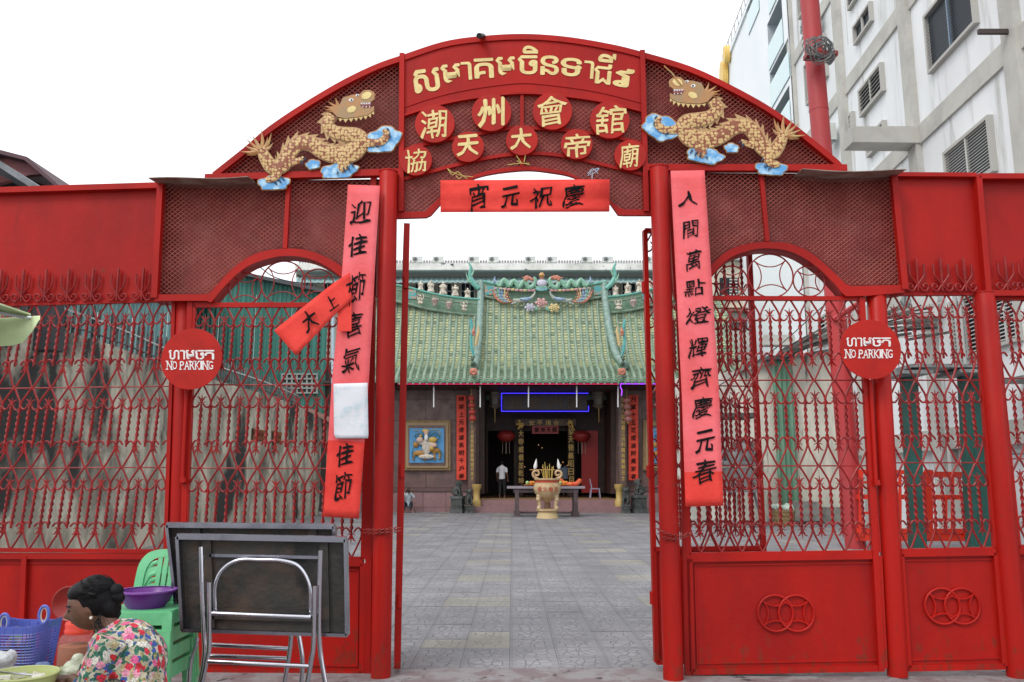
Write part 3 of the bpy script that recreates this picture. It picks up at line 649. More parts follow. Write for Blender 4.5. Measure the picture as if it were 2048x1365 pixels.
# ---------------------------------------------------------------- round no parking signs
def disc(x, y, r, kb, eb, label):
    c = G(x, y, -.16); rr = (G(x + r, y, -.16) - c).length; root = thing('no_parking_sign', c, label, 'sign', 'round no parking signs')
    mb = MB(); n = 56; F = [c + V((math.cos(2 * PI * i / n) * rr, -GK * math.cos(2 * PI * i / n) * rr, math.sin(2 * PI * i / n) * rr)) for i in range(n)]; mb.prism(F, [p + V((0, .006, 0)) for p in F]); mb.build('disc', mat('sign red', (.45, .012, .006), .55, spec=.25, col2=(.36, .010, .006), scale=6, bump=.1, bscale=30), root)
    mb = MB(); mb.bar(c + V((0, .03, rr * .3)), c + V((0, .03, -rr * .3)), .04, .05); mb.build('bracket', RED, root)
    mb = MB(); tx = 'ហាមចត'; ks = ['ហ', 'ា', 'ម', 'ច', 'ត']; ws = [1.15, .55, 1, 1, 1.05]; t = sum(ws) + .1 * 4; u = kb[0]
    for s, w in zip(ks, ws):
        ww = (kb[2] - kb[0]) * w / t; put_glyph(mb, s, (u, kb[1], u + ww, kb[3]), lambda a, b: G(a, b, -.163), bold=.03); u += ww * (1 + .08)
    mb.build('khmer_lettering', WHITEPAINT, root, recalc=False)
    mb = MB(); s = 'NO PARKING'; wd = dict(N=1.15, O=1.05, P=.95, A=1.1, R=1.1, K=1.1, I=.5, G=1.1); t = sum(wd.get(q, .5) for q in s) + .12 * 9; u = eb[0]
    for q in s:
        ww = (eb[2] - eb[0]) * wd.get(q, .5) / t
        if q != ' ':
            put_glyph(mb, q, (u, eb[1], u + ww, eb[3]), lambda a, b: G(a, b, -.163), bold=.03)
            if q in 'NPARKI':                  # stencil serifs
                for ex in ((u, u + ww) if q in 'NARK' else ((u + ww * .5,) if q == 'I' else (u + ww * .12,))):
                    for ey in ((eb[3],) if q in 'AP' else (eb[1], eb[3])):
                        mb.add([G(ex - 2.6, ey - 1, -.1635), G(ex + 2.6, ey - 1, -.1635), G(ex + 2.6, ey + 1, -.1635), G(ex - 2.6, ey + 1, -.1635)], [(3, 2, 1, 0)])
        u += ww * (1 + .12 / .95)
    mb.build('english_lettering', WHITEPAINT, root, recalc=False)
disc(383, 718, 61, (338, 701, 430, 719), (334, 723, 426, 739), 'round red NO PARKING sign on the outer pillar left of the folded tables')
disc(1741, 699, 61, (1693, 676, 1783, 693), (1691, 700, 1785, 716), 'round red NO PARKING sign on the outer pillar of the right bay')

# ---------------------------------------------------------------- chains round the main pillars
def chain(paths, label, r=.0075):
    root = thing('chain', G(*paths[0][0], -.2), label, 'chain', 'chains round the gate pillars'); n = 0
    for pa in paths:
        pts = [G(x, y, o) for x, y, o in [(q + (-.19,))[:3] if len(q) == 2 else q for q in pa]]; pts = spline(pts, 8); d = 0; L_ = sum((b - a).length for a, b in zip(pts, pts[1:])); k = int(L_ / .021)
        for i in range(k):
            t = (i + .5) / k * L_; acc = 0
            for a, b in zip(pts, pts[1:]):
                s = (b - a).length
                if acc + s >= t: c = lerp(a, b, (t - acc) / s); di = (b - a).normalized(); break
                acc += s
            mb = MB(); up = V((0, 0, 1)) if i % 2 else V((0, -1, 0)); u = (up - di * di.dot(up)).normalized()
            mb.tube([c + di * (.0155 * math.cos(2 * PI * j / 8)) + u * (.009 * math.sin(2 * PI * j / 8)) for j in range(8)], .0036, 4, closed=True); mb.build('link', CHAIN, root, smooth=True)
chain([[(728, 1060), (750, 1061), (775, 1059), (800, 1056)], [(728, 1066), (750, 1067), (775, 1065), (801, 1062)]], 'double red chain wound round the left main pillar beside the tables')
chain([[(1311, 1056), (1335, 1068), (1360, 1072), (1383, 1066)], [(1322, 1075), (1345, 1079), (1365, 1076), (1382, 1068)]], 'sagging red chain across the right main pillar below the long banner')
# small lamp on top of the arch and twine
lp = thing('small_camera', G(962, 76, -.1), 'small black camera perched on top of the arch', 'camera')
mb = MB(); mb.tube([G(958, 72, -.16), G(966, 73, -.02)], [.024, .024], 12); mb.build('housing', BLACKP, lp, smooth=True)
mb = MB(); mb.tube([G(963, 76, -.09), G(964, 88, -.03)], [.008, .012], 8); mb.build('bracket', RED, lp)
YTW = mat('yellow raffia', (.55, .44, .12), .7)
def twine(name, cl_, label, m):
    mb = MB()
    for q in cl_: mb.tube(spline([G(x, y, -.05 - .01 * (i % 2)) for i, (x, y) in enumerate(q)], 4), .0035, 5)
    tag(mb.build(name, m, smooth=True), label, 'twine', 'bits of twine tied to the arch')
twine('twine', [[(896, 338), (905, 345), (925, 352), (946, 354)], [(895, 338), (905, 350), (915, 344), (925, 352), (935, 358)], [(925, 352), (918, 358), (912, 352)]], 'loose yellow twine knotted above the left end of the small banner', YTW)
twine('twine', [[(1034, 322), (1044, 327), (1058, 327)], [(1033, 312), (1042, 325)], [(1051, 310), (1048, 325)], [(1015, 330), (1044, 327), (1060, 330)]], 'yellow twine tied under the small plaque at the crown', YTW)
twine('twine', [[(1176, 352), (1184, 342), (1198, 337), (1190, 345), (1180, 350)], [(1185, 345), (1184, 360), (1186, 378)], [(1175, 348), (1186, 338), (1196, 348)]], 'pale blue twine knotted above the right end of the small banner', mat('blue raffia', (.42, .55, .68), .6))
# ================================================================ paper banners
def paper(name, L_, R_, off, label, m, m2=None, split=None, wav=.006, cat='banner', n=40, parent=None, tears=0):
    """a hanging sheet between two pixel edges, with creases; returns the mapping used for its writing"""
    L2, R2 = resamp(L_, n), resamp(R_, n); mb = MB(); nu = 6
    def cre(u, v): return wav * (math.sin(9 * v + 3 * u) + .6 * math.sin(31 * v + 5 * u * u + 1) * math.sin(4 * u + 11 * v) + .35 * math.sin(71 * v - 8 * u))
    def fn(x, y):
        # find v by y, u by x
        v = 0
        for i in range(n - 1):
            if min(L2[i][1], R2[i][1]) <= y: v = i
        k = min(n - 2, v); t = max(0, min(1.2, (y - L2[k][1]) / max(1e-6, L2[k + 1][1] - L2[k][1]))); v = (k + t) / (n - 1)
        xl = lerp(L2[k][0], L2[k + 1][0], t); xr = lerp(R2[k][0], R2[k + 1][0], t); u = (x - xl) / (xr - xl)
        return G(x, y, off + cre(u, v) - .0075)
    vs = []
    for j in range(n):
        for i in range(nu + 1):
            u = i / nu; x = lerp(L2[j][0], R2[j][0], u); y = lerp(L2[j][1], R2[j][1], u)
            vs.append(G(x, y, off + cre(u, j / (n - 1))))
    fs = [(j * (nu + 1) + i, (j + 1) * (nu + 1) + i, (j + 1) * (nu + 1) + i + 1, j * (nu + 1) + i + 1) for j in range(n - 1) for i in range(nu)]
    mb.add(vs, fs)
    if split: mb.mi = [1 if split(lerp(L2[k // nu][1], R2[k // nu][1], .5)) else 0 for k in range(len(fs))]
    o = mb.build(name, [m, m2] if m2 else m, parent, recalc=False, smooth=True)
    if not parent: tag(o, label, cat)
    s = o.modifiers.new('t', 'SOLIDIFY'); s.thickness = .0015; s.offset = 0
    return o, fn
def write(o, chars, fn, brush=.8):
    for s, x0, y0, x1, y1 in chars:
        mb = MB(); put_glyph(mb, s, (x0, y0, x1, y1), fn, bold=.016 if s in '人元佳上大六' else .006, brush=brush * 1.25); mb.build('character', INK, o, recalc=False)
k = 3.413
o, fn = paper('paper_banner', [(881, 361), (881, 425)], [(1219, 359), (1219, 424)], -.10, 'small horizontal red banner with four black characters tied under the arch', PAPERRED, n=8, wav=.009)
write(o, [('宵', 780 + 535 / k, 50 + 1088 / k, 780 + 665 / k, 50 + 1262 / k), ('元', 780 + 760 / k, 50 + 1108 / k, 780 + 880 / k, 50 + 1243 / k), ('祝', 780 + 962 / k, 50 + 1104 / k, 780 + 1112 / k, 50 + 1243 / k), ('慶', 780 + 1178 / k, 50 + 1092 / k, 780 + 1325 / k, 50 + 1240 / k)], fn)
o, fn = paper('paper_banner', [(696, 370), (683, 560), (664, 760), (646, 1034)], [(760, 372), (752, 500), (738, 760), (718, 1038)], -.22, 'long leaning faded pink banner with a white sheet stuck on it, left of the opening', PAPERPINK, PAPERRED, lambda y: y > 880)
write(o, [('迎', 700, 402, 743, 447), ('佳', 696, 470, 734, 510), ('節', 700, 546, 730, 603), ('喜', 690, 626, 725, 672), ('氣', 684, 693, 720, 745), ('佳', 672, 888, 706, 930), ('節', 668, 946, 703, 1000)], fn)
o, fn = paper('paper_banner', [(1341, 342), (1364, 800), (1371, 1014)], [(1409, 341), (1438, 778), (1447, 1012)], -.22, 'long pink banner with ten black characters hung right of the opening', PAPERPINK, PAPERRED, lambda y: y > 942)
write(o, [('人', 1357, 383, 1396, 412), ('間', 1366, 442, 1397, 476), ('萬', 1372, 501, 1402, 540), ('點', 1370, 560, 1408, 592), ('燈', 1372, 615, 1420, 648), ('輝', 1377, 676, 1415, 716), ('齊', 1381, 735, 1422, 777), ('慶', 1385, 795, 1424, 835), ('元', 1391, 862, 1428, 905), ('春', 1388, 920, 1432, 966)], fn)
o, fn = paper('blank_sheet', [(667, 768), (668, 870), (672, 877)], [(735, 766), (737, 876), (736, 877)], -.25, 'crumpled white blank sheet stuck over the long pink banner', PAPERWHITE, wav=.0025, cat='paper sheet', n=14)
# torn flap folded over to the left
o, fn = paper('torn_banner_piece', [(700, 545), (666, 567), (548, 661)], [(704, 600), (675, 625), (592, 712)], -.27, 'torn strip of red banner drooping off the long pink banner towards the left', PAPERRED, wav=.008, n=16, cat='torn paper')
o.location.y -= .0
def fl(x, y): return G(x, y, -.29)
for s, a, b, c, d, r in (('大', 603, 622, 634, 661, -.45), ('上', 652, 592, 674, 619, -.5)):
    mb = MB(); put_glyph(mb, s, (a, b, c, d), fl, bold=.03, brush=.9, rot=r); mb.build('character', INK, o, recalc=False)
mb = MB(); mb.prism([G(x, y, -.262) for x, y in ((674, 612), (703, 560), (703, 663), (677, 663))], [G(x, y, -.26) for x, y in ((674, 612), (703, 560), (703, 663), (677, 663))]); mb.build('hanging_fold', PAPERRED, o)
mb = MB(); put_glyph(mb, '不', (692, 566, 706, 612), lambda x, y: G(x, y, -.264), bold=.03, brush=1); mb.build('character', INK, o, recalc=False)

# ================================================================ the two painted dragons
def ribbon(mb, pts, ws, off, th, sub=4):
    q = spline([V((x, y, w)) for (x, y), w in zip(pts, ws)], sub); L_ = []; R_ = []
    for i, p in enumerate(q):
        a = q[max(0, i - 1)]; b = q[min(len(q) - 1, i + 1)]; tx, ty = b.x - a.x, b.y - a.y; l = math.hypot(tx, ty) or 1; nx, ny = -ty / l, tx / l
        L_.append((p.x + nx * p.z / 2, p.y + ny * p.z / 2)); R_.append((p.x - nx * p.z / 2, p.y - ny * p.z / 2))
    n = len(q); vs = []
    for a, b, p in zip(L_, R_, q):
        m = ((a[0] + b[0]) / 2, (a[1] + b[1]) / 2); vs += [G(*a, off + th), G(*a, off), G(*m, off - .006), G(*b, off), G(*b, off + th)]
    fs = [(0, 1, 2, 3, 4), tuple(range(5 * n - 5, 5 * n))[::-1]]
    for i in range(n - 1):
        for j in range(5): fs.append((5 * i + j, 5 * i + (j + 1) % 5, 5 * i + 5 + (j + 1) % 5, 5 * i + 5 + j))
    mb.add(vs, fs); return q, L_, R_
def spikes(mb, edge, off, th, size, lean, side, m=None, step=2, dense=1):
    for i in range(0, len(edge) - step, step):
        a, b = edge[i], edge[i + step]; tx, ty = b[0] - a[0], b[1] - a[1]; l = math.hypot(tx, ty) or 1; nx, ny = -ty / l * side, tx / l * side; s = size * random.uniform(.7, 1.25)
        tip = ((a[0] + b[0]) / 2 + nx * s + tx * lean, (a[1] + b[1]) / 2 + ny * s + ty * lean)
        F = [G(*a, off), G(*tip, off), G(*b, off)]; mb.prism(F, [p + GN * th for p in F])
def blob(mb, c, rx, ry, off, th, seed=0, rot=0, amp=.08):
    n = 36; F = []
    for i in range(n):
        a = 2 * PI * i / n; k = 1 + amp * math.sin(5 * a + seed) + amp * .5 * math.sin(9 * a + seed * 2); x, y = math.cos(a) * rx * k, math.sin(a) * ry * k
        F.append(G(c[0] + x * math.cos(rot) - y * math.sin(rot), c[1] + x * math.sin(rot) + y * math.cos(rot), off))
    mb.prism(F, [p + GN * th for p in F])
def poly(mb, pts, off, th): F = [G(*p, off) for p in pts]; mb.prism(F, [p + GN * th for p in F])
def dragon(T, label, whisker=False):
    o0 = -.07; c = G(*T(0, 0), o0)
    root = thing('dragon_ornament', c, label, 'dragon ornament', 'painted dragons on the arch')
    def t(l): return [T(*p) for p in l]
    S = math.hypot(*(V(T(1, 0)) - V(T(0, 0)))) if False else 1
    # clouds
    for (x, y, rx, ry, r, sd) in ((1190, 780, 115, 78, -.35, 1), (905, 980, 118, 48, -.12, 2), (480, 1060, 100, 44, -.05, 3), (735, 940, 44, 28, -.1, 4)):
        q = T(x, y); rr = r * DS
        mb = MB(); blob(mb, q, (rx + 7) / 3.25, (ry + 7) / 3.25, o0 + .012, .012, sd, rr); mb.build('cloud_rim', GOLDP, root)
        mb = MB(); blob(mb, q, rx / 3.25, ry / 3.25, o0 + .004, .012, sd, rr); mb.build('cloud', BLUEP, root)
    # belly outline slightly bigger and browner than the scaly body
    spine = [(395, 830), (425, 900), (475, 960), (540, 940), (590, 850), (650, 800), (730, 810), (800, 855), (900, 880), (990, 860), (1040, 800), (1020, 755), (930, 742), (865, 725), (828, 675), (862, 618)]
    wid = [52, 78, 96, 104, 100, 96, 100, 104, 120, 130, 116, 104, 92, 84, 80, 78]
    mb = MB(); q, Le, Re = ribbon(mb, t(spine), [(w * .9 + 12) / 3.25 for w in wid], o0 + .008, .012); mb.build('body_outline', BROWNP, root)
    mb = MB(); ribbon(mb, t(spine), [w * .86 / 3.25 for w in wid], o0, .014); mb.build('scaly_body', SCALES, root, smooth=False)
    mb = MB(); sd = -1 * DS
    spikes(mb, (Le if DS < 0 else Re)[6:40], o0 + .010, .006, 26 / 3.25, .8, 1 if DS < 0 else -1)
    spikes(mb, (Le if DS < 0 else Re)[44:], o0 + .010, .006, 24 / 3.25, -.6, 1 if DS < 0 else -1); mb.build('back_fins', BROWNP, root)
    # legs
    for L2, W2 in (([(470, 960), (505, 1000), (470, 1035), (425, 1040)], [70, 56, 44, 26]), ([(930, 890), (930, 950), (905, 975)], [110, 70, 46]), ([(1050, 790), (1120, 800), (1180, 790), (1215, 745), (1190, 715)], [80, 50, 50, 46, 22]), ([(1120, 790), (1150, 815)], [34, 18]), ([(590, 930), (640, 915), (675, 895)], [50, 36, 20])):
        mb = MB(); ribbon(mb, t(L2), [w / 3.25 for w in W2], o0 - .004, .012, 3); mb.build('leg', SCALES, root)
    mb = MB()
    for a, b in (((480, 1050), (500, 1075)), ((505, 1035), (525, 1062)), ((530, 1020), (545, 1050)), ((930, 960), (940, 990)), ((955, 950), (972, 985)), ((985, 935), (1000, 965)), ((895, 985), (885, 1003)), ((1225, 720), (1210, 700)), ((1228, 740), (1232, 770)), ((1140, 815), (1165, 830)), ((655, 915), (668, 945)), ((670, 900), (690, 915))):
        ribbon(mb, t([a, ((a[0] + b[0]) / 2 + 4, (a[1] + b[1]) / 2), b]), [3.6, 2.8, .8], o0 - .008, .006, 2)
    mb.build('claws', mat('dark claw paint', (.03, .06, .12), .5), root)
    # tail flames
    for i, (tip, w) in enumerate((((262, 858), 20), ((285, 818), 18), ((300, 775), 18), ((340, 752), 20), ((398, 715), 20), ((440, 760), 18), ((465, 735), 18), ((475, 800), 18), ((300, 880), 18), ((355, 790), 16))):
        b = (395 + (tip[0] - 390) * .12, 850); mid = ((b[0] + tip[0]) / 2 + 10, (b[1] + tip[1]) / 2 + 8)
        mb = MB(); ribbon(mb, t([b, mid, tip]), [26 / 3.25, w / 3.25 * 1.1, .5], o0 + .006 + .001 * i, .007, 3); mb.build('tail_flame', (GOLDP, BROWNP)[i % 2], root)
    # head
    H = [(862, 600), (845, 575), (905, 555), (930, 505), (985, 488), (1040, 482), (1060, 462), (1110, 460), (1135, 480), (1128, 520), (1095, 545), (1050, 550), (1060, 575), (1110, 570), (1132, 560), (1130, 590), (1090, 618), (1020, 632), (940, 640), (890, 630)]
    mb = MB(); poly(mb, t(H), o0 - .012, .018); hd = mb.build('head', mat('head ochre paint', (.42, .21, .08), .5, col2=(.33, .22, .11), scale=9, lo=.45, hi=.6), root)
    mb = MB(); poly(mb, t([(1040, 545), (1075, 535), (1112, 538), (1110, 565), (1060, 572), (1045, 560)]), o0 - .015, .004); mb.build('mouth', DARKRED, hd)
    mb = MB()
    for i in range(6):
        x = 1044 + i * 11; poly(mb, t([(x, 540 - i * .5), (x + 9, 540 - i * .5), (x + 4.5, 553)]), o0 - .018, .003)
        if i % 2: poly(mb, t([(x, 569), (x + 8, 569), (x + 4, 558)]), o0 - .018, .003)
    mb.build('teeth', WHITEP, hd)
    for x, y, r in ((982, 521, 15), (1022, 490, 11)):
        mb = MB(); blob(mb, T(x, y), r / 3.25, r * .7 / 3.25, o0 - .016, .005, 0, 0, 0); e = mb.build('eye', WHITEP, hd); mb = MB(); blob(mb, T(x + 2, y), r * .42 / 3.25, r * .42 / 3.25, o0 - .018, .004, 0, 0, 0); mb.build('pupil', BLACKP, hd)
    mb = MB(); blob(mb, T(1082, 492), 34 / 3.25, 22 / 3.25, o0 - .015, .004, 1, -.4 * DS, .03); mb.build('snout', CREAM, hd); mb = MB(); blob(mb, T(985, 582), 30 / 3.25, 20 / 3.25, o0 - .015, .004, 1, -.4 * DS, .03); mb.build('cheek_patch', CREAM, hd)
    mb = MB(); edge = t([(1130, 592), (1112, 608), (1090, 620), (1060, 628), (1030, 634), (1000, 638), (965, 642), (930, 644), (900, 640)]); spikes(mb, edge, o0 - .008, .008, 24 / 3.25, .1, -1 if DS > 0 else 1, step=1)
    edge = t([(1062, 462), (1085, 457), (1110, 459), (1125, 468), (1137, 480), (1137, 500), (1130, 520)]); spikes(mb, edge, o0 - .008, .008, 9 / 3.25, .1, 1 if DS > 0 else -1, step=1)
    mb.build('beard', mat('beard cream paint', (.62, .45, .19), .55), hd)
    for tip in ((806, 562), (832, 530), (880, 505), (810, 585), (835, 600)):
        mb = MB(); ribbon(mb, t([(905, 575), ((905 + tip[0]) / 2, (575 + tip[1]) / 2 + 5), tip]), [30 / 3.25, 18 / 3.25, .5], o0 - .004, .008, 3); mb.build('horn', GOLDP, hd)
    if whisker:
        mb = MB(); mb.tube(spline([G(*p, o0 - .02) for p in ((1362, 170), (1352, 158), (1343, 146), (1335, 139), (1328, 132))], 4), .006, 6); mb.build('whisker', GOLDP, hd, smooth=True)
DS = 1
def TLf(x, y): return (400 + x / 3.25, 40 + y / 3.25)
dragon(TLf, 'gold scaled dragon on blue clouds on the left shoulder of the arch, facing right')
DS = -1
def TRf(x, y):                                  # fitted to the right-hand dragon: three reference points of each
    X, Y = 400 + x / 3.25, 40 + y / 3.25
    return (2097 - X * 1.012, Y - 32 + (X - 640) * .058 + (8 if X < 560 else 0))
dragon(TRf, 'gold scaled dragon on blue clouds on the right shoulder of the arch, facing left', True)
# ================================================================ the temple across the courtyard
TY0, TEAVE, TRIDGE = 37.5, 35.5, 39.6
def pbox(mb, x0, y0, x1, y1, Y, d=.1): 
    a, b, c, e = P(x0, y1, Y), P(x1, y1, Y), P(x1, y0, Y), P(x0, y0, Y); D = V((0, d, 0)); return mb.prism([a, b, c, e], [a + D, b + D, c + D, e + D])
def mbox(x0, y0, x1, y1, Y, d=.1): return pbox(MB(), x0, y0, x1, y1, Y, d)
MARB = mat('purple brown granite', (.175, .100, .090), .35, col2=(.115, .068, .064), scale=3, bump=.05, col3=(.20, .15, .145), scale3=40, lo3=.55, hi3=.62)
PINKG = mat('pink granite base', (.30, .165, .17), .45, col2=(.24, .13, .135), scale=3, col3=(.33, .22, .22), scale3=40, lo3=.5, hi3=.65)
OCHRE = mat('ochre stone frame', (.30, .19, .085), .55, col2=(.22, .135, .06), scale=8)
GOLDT = mat('gold lettering', (.58, .38, .09), .45)
DARKW = mat('dark timber', (.030, .016, .013), .6, col2=(.055, .024, .018), scale=4)
BLACKR = mat('painted interior darkness', (.022, .017, .016), .9)  # darkness inside rooms and openings put into a near-black base colour
TILEG = mat('green glazed rib tile', (.175, .265, .185), .38, col2=(.27, .345, .265), scale=5, col3=(.09, .17, .11), scale3=9, lo3=.55, hi3=.75)
TILEP = mat('pale yellow green pan tile', (.50, .52, .32), .42, col2=(.33, .39, .28), scale=2.2, lo=.42, hi=.6, col3=(.13, .22, .12), scale3=7, lo3=.58, hi3=.72)
TILEQ = mat('grey green worn pan tile', (.28, .36, .26), .55, col2=(.19, .27, .19), scale=3, col3=(.10, .12, .08), scale3=9, lo3=.5, hi3=.7)
RIDGEM = mat('ridge green glaze', (.095, .19, .12), .4, col2=(.15, .25, .17), scale=4, col3=(.24, .36, .27), scale3=7, lo3=.55, hi3=.7)
RIDGEP = mat('pale blue green ridge', (.27, .38, .34), .4, col2=(.18, .28, .24), scale=6)
TEAL = mat('teal glaze', (.10, .38, .32), .35, col2=(.18, .44, .36), scale=8)
JADE = mat('jade green glaze', (.17, .40, .28), .35, col2=(.28, .48, .36), scale=9)
CORAL = mat('coral red glaze', (.48, .12, .08), .4, col2=(.60, .30, .20), scale=18)
PHB = mat('phoenix blue glaze', (.16, .26, .50), .4, col2=(.40, .52, .58), scale=14)
PHC = mat('phoenix feathers cream', (.45, .47, .36), .5, col2=(.28, .33, .36), scale=16)
FLP = mat('pink flower glaze', (.62, .28, .29), .4, col2=(.70, .48, .46), scale=12)
FLL = mat('lavender flower glaze', (.50, .47, .60), .4, col2=(.62, .60, .68), scale=12)
FLY = mat('yellow flower glaze', (.68, .50, .20), .4, col2=(.70, .60, .36), scale=12)
STATUE = mat('porcelain figure', (.62, .56, .46), .4, col2=(.20, .14, .11), scale=9, lo=.5, hi=.6)
temple = thing('temple', (1.5, 37.5, 0), 'Chinese temple with green tiled roof and dark porch across the courtyard', 'temple')
TX = 1.5
# floor, steps
for k, (y0, z, x0, x1) in enumerate(((36.35, .27, -1.75, 5.05), (36.75, .54, -1.75, 5.05))):
    mb = MB(); mb.box((TX + .15, (y0 + 37.3) / 2, z / 2), (6.9, 37.3 - y0, z)); mb.build('step', PINKG, temple)
mb = MB(); mb.box((TX + .15, 42.3, .30), (7.1, 10.0, .56)); mb.build('porch_floor', mat('orange lit floor colour', (.30, .17, .08), .5), temple)  # orange light along the porch floor edge put into the base colour
mb = MB(); mb.box((TX + .15, 37.32, .575), (6.9, .06, .02)); mb.build('threshold', OCHRE, temple)
# facade slabs
def slabs(xs, ys, m, Y, d=.1):
    for i in range(len(xs) - 1):
        for j in range(len(ys) - 1):
            mb = MB(); g = .35; pbox(mb, xs[i] + g, ys[j] + g, xs[i + 1] - g, ys[j + 1] - g, Y - .01 * ((i + j) % 2), d); mb.build('granite_slab', m, temple)
for xs in ([640, 690, 745, 800, 852, 912, 957], [1233, 1284, 1330, 1380, 1430, 1480]):
    slabs(xs, [730, 765, 800, 841, 890, 942, 976], MARB, 37.5)
for xs in ([640, 700, 750, 800, 846, 892, 957], [1233, 1284, 1330, 1380, 1430, 1480]):
    slabs(xs, [984, 1015], PINKG, 37.45); slabs(xs, [1015, 1026], PINKG, 37.35, .2)
    slabs([xs[0], xs[-1]], [976, 984], mat('dark string course', (.13, .075, .07), .5), 37.4, .2)
for x0, x1 in ((640, 957), (1233, 1480)): mbox(x0, 725, x1, 1022, 37.62, .3).build('wall_core', mat('pale mortar', (.30, .24, .18), .8), temple)
# porch: side cheeks, back wall with three openings, dark hall behind
for x0, x1 in ((955, 969), (1222, 1233)): mbox(x0, 765, x1, 988, 37.7, 3.0).build('porch_side', DARKW, temple)
mb = MB()
for r in ((955, 765, 1235, 862), (955, 862, 976, 986), (1028, 862, 1046, 986), (1137, 862, 1150, 986), (1196, 862, 1235, 986)): pbox(mb, *r, 40.4, .2)
mb.build('inner_wall', DARKW, temple)
mb = MB(); mb.box((TX, 44.5, 2.9), (10, .2, 5.6)); mb.box((TX - 4.9, 42.5, 2.9), (.2, 4, 5.6)); mb.box((TX + 4.9, 42.5, 2.9), (.2, 4, 5.6)); mb.box((TX, 42.5, 5.8), (10, 4.2, .2)); mb.build('hall_wall', BLACKR, temple)
mb = MB(); mb.box((TX, 39.2, 5.72), (20, 5.0, .12)); mb.build('porch_ceiling', DARKW, temple)
mb = MB(); mb.tube([(TX - .6, 42.6, 1.9), (TX + .7, 42.6, 1.9)], .012, 6); 
for i in range(9):
    q = V((TX - 1.4 + random.random() * 3.0, 42.5 + random.random(), 1.6 + random.random() * 1.6)); mb.ell(q, .022, 8)
mb.build('altar_lamp', mat('altar lamp glow', (1, .5, .2), .5, emit=.7), temple)
mbox(1163, 862, 1196, 986, 40.3, .05).build('red_door', mat('red door', (.40, .018, .014), .5), temple, label='plain red door inside the porch')
# columns
def column(x0, x1, y0, Y, m, txt=None, ty=None, box=None, tb=0):
    c = P((x0 + x1) / 2, 985, Y); r = (P(x1, 985, Y) - P(x0, 985, Y)).length / 2; t = P((x0 + x1) / 2, y0, Y)
    mb = MB(); mb.tube([(c.x, Y, .54), (c.x, Y, t.z)], r, 16); o = mb.build('column', m, temple, smooth=True)
    if txt:
        for i, s in enumerate(txt):
            yy = lerp(ty[0], ty[1], (i + .1) / len(txt)); h = (ty[1] - ty[0]) / len(txt) * .8; mb = MB(); put_glyph(mb, s, ((x0 + x1) / 2 - h * .42, yy, (x0 + x1) / 2 + h * .42, yy + h), lambda a, b: P(a, b, Y - r - .02), bold=.02); mb.build('gold_character', GOLDT, o, recalc=False)
    if box: mb = MB(); mb.lathe([(r * 1.5, 0), (r * 1.5, .18), (r * 1.15, .25), (r * 1.5, .4), (r * 1.45, .62)], (c.x, Y, .02 if Y < 37.4 else .54), 14); mb.build('column_base', mat('yellow stone base', (.52, .36, .12), .5), o, smooth=True)
COLM = mat('brown column', (.16, .10, .085), .4, col2=(.11, .07, .06), scale=5)
column(935, 954, 768, 37.2, COLM, '八方慈愍民瞻重陶當代英才', (850, 962)); column(1237, 1256, 768, 37.2, COLM, '潮州人傑地靈江河利晴有聲朝名士', (795, 962))
for x in (954, 1236): mb = MB(); c = P(x, 990, 37.0); mb.lathe([(.2, 0), (.2, .25), (.14, .32), (.14, .7), (.2, .78), (.21, .95)], (c.x, 36.6, .27), 12); mb.build('newel', mat('yellow stone base', (.52, .36, .12), .5), temple, smooth=True)
column(1036, 1048, 845, 39.9, DARKW, '大帝威儀並乾坤', (860, 970)); column(1136, 1148, 845, 39.9, DARKW, '協天德義昭日月', (855, 968))
# gilded corbels, lintel with its characters, red sign below it
mbox(1030, 838, 1152, 852, 39.8, .2).build('lintel', mat('carved lintel', (.05, .028, .016), .5, col2=(.22, .13, .04), scale=22, lo=.52, hi=.62), temple)
for s, x in zip('安平境合', (1063, 1079, 1096, 1112)): mb = MB(); put_glyph(mb, s, (x - 5, 841, x + 6, 851), lambda a, b: P(a, b, 39.77), bold=.02); mb.build('gold_character', GOLDT, temple, recalc=False)
for x in (1041, 1143):
    mb = MB()
    for i in range(9): mb.ell(P(x + random.uniform(-7, 7), 850 + random.uniform(-9, 12), 39.7), .07, 7)
    remesh(mb, 'gilded_corbel', GOLDT, temple, voxel=.025, smooth=1)
sg = mbox(1064, 852, 1117, 868, 39.6, .03).build('hanging_sign', mat('dull red sign', (.30, .03, .025), .5), temple)
for i, s in enumerate('廟洲天關'): mb = MB(); x = 1069 + i * 12; put_glyph(mb, s, (x, 855, x + 8.5, 865), lambda a, b: P(a, b, 39.58), bold=.02); mb.build('character', INK, sg, recalc=False)
# carved beams and bracket clusters under the eaves
mbox(955, 770, 1235, 780, 37.3, .3).build('eave_beam', mat('painted beam', (.12, .03, .022), .5, col2=(.05, .03, .02), scale=12), temple)
for x0, x1 in ((640, 957), (1233, 1480)): mbox(x0, 762, x1, 771, 37.2, .3).build('eave_beam', mat('painted beam 2', (.10, .02, .018), .5), temple)
sb = mbox(1006, 790, 1174, 820, 38.2, .08).build('name_board', mat('black name board', (.02, .012, .012), .4), temple)
for i, s in enumerate('館會州潮'): mb = MB(); x = 1018 + i * 39; put_glyph(mb, s, (x, 793, x + 26, 817), lambda a, b: P(a, b, 38.17), bold=.03); mb.build('character', mat('dark gilt', (.07, .045, .02), .5), sb, recalc=False)
NEB = mat('blue neon', (.06, .04, 1.0), .5, emit=1.1); NER = mat('pink red neon', (.9, .03, .14), .5, emit=.55); NEP = mat('violet neon', (.38, .05, .95), .5, emit=1.5)
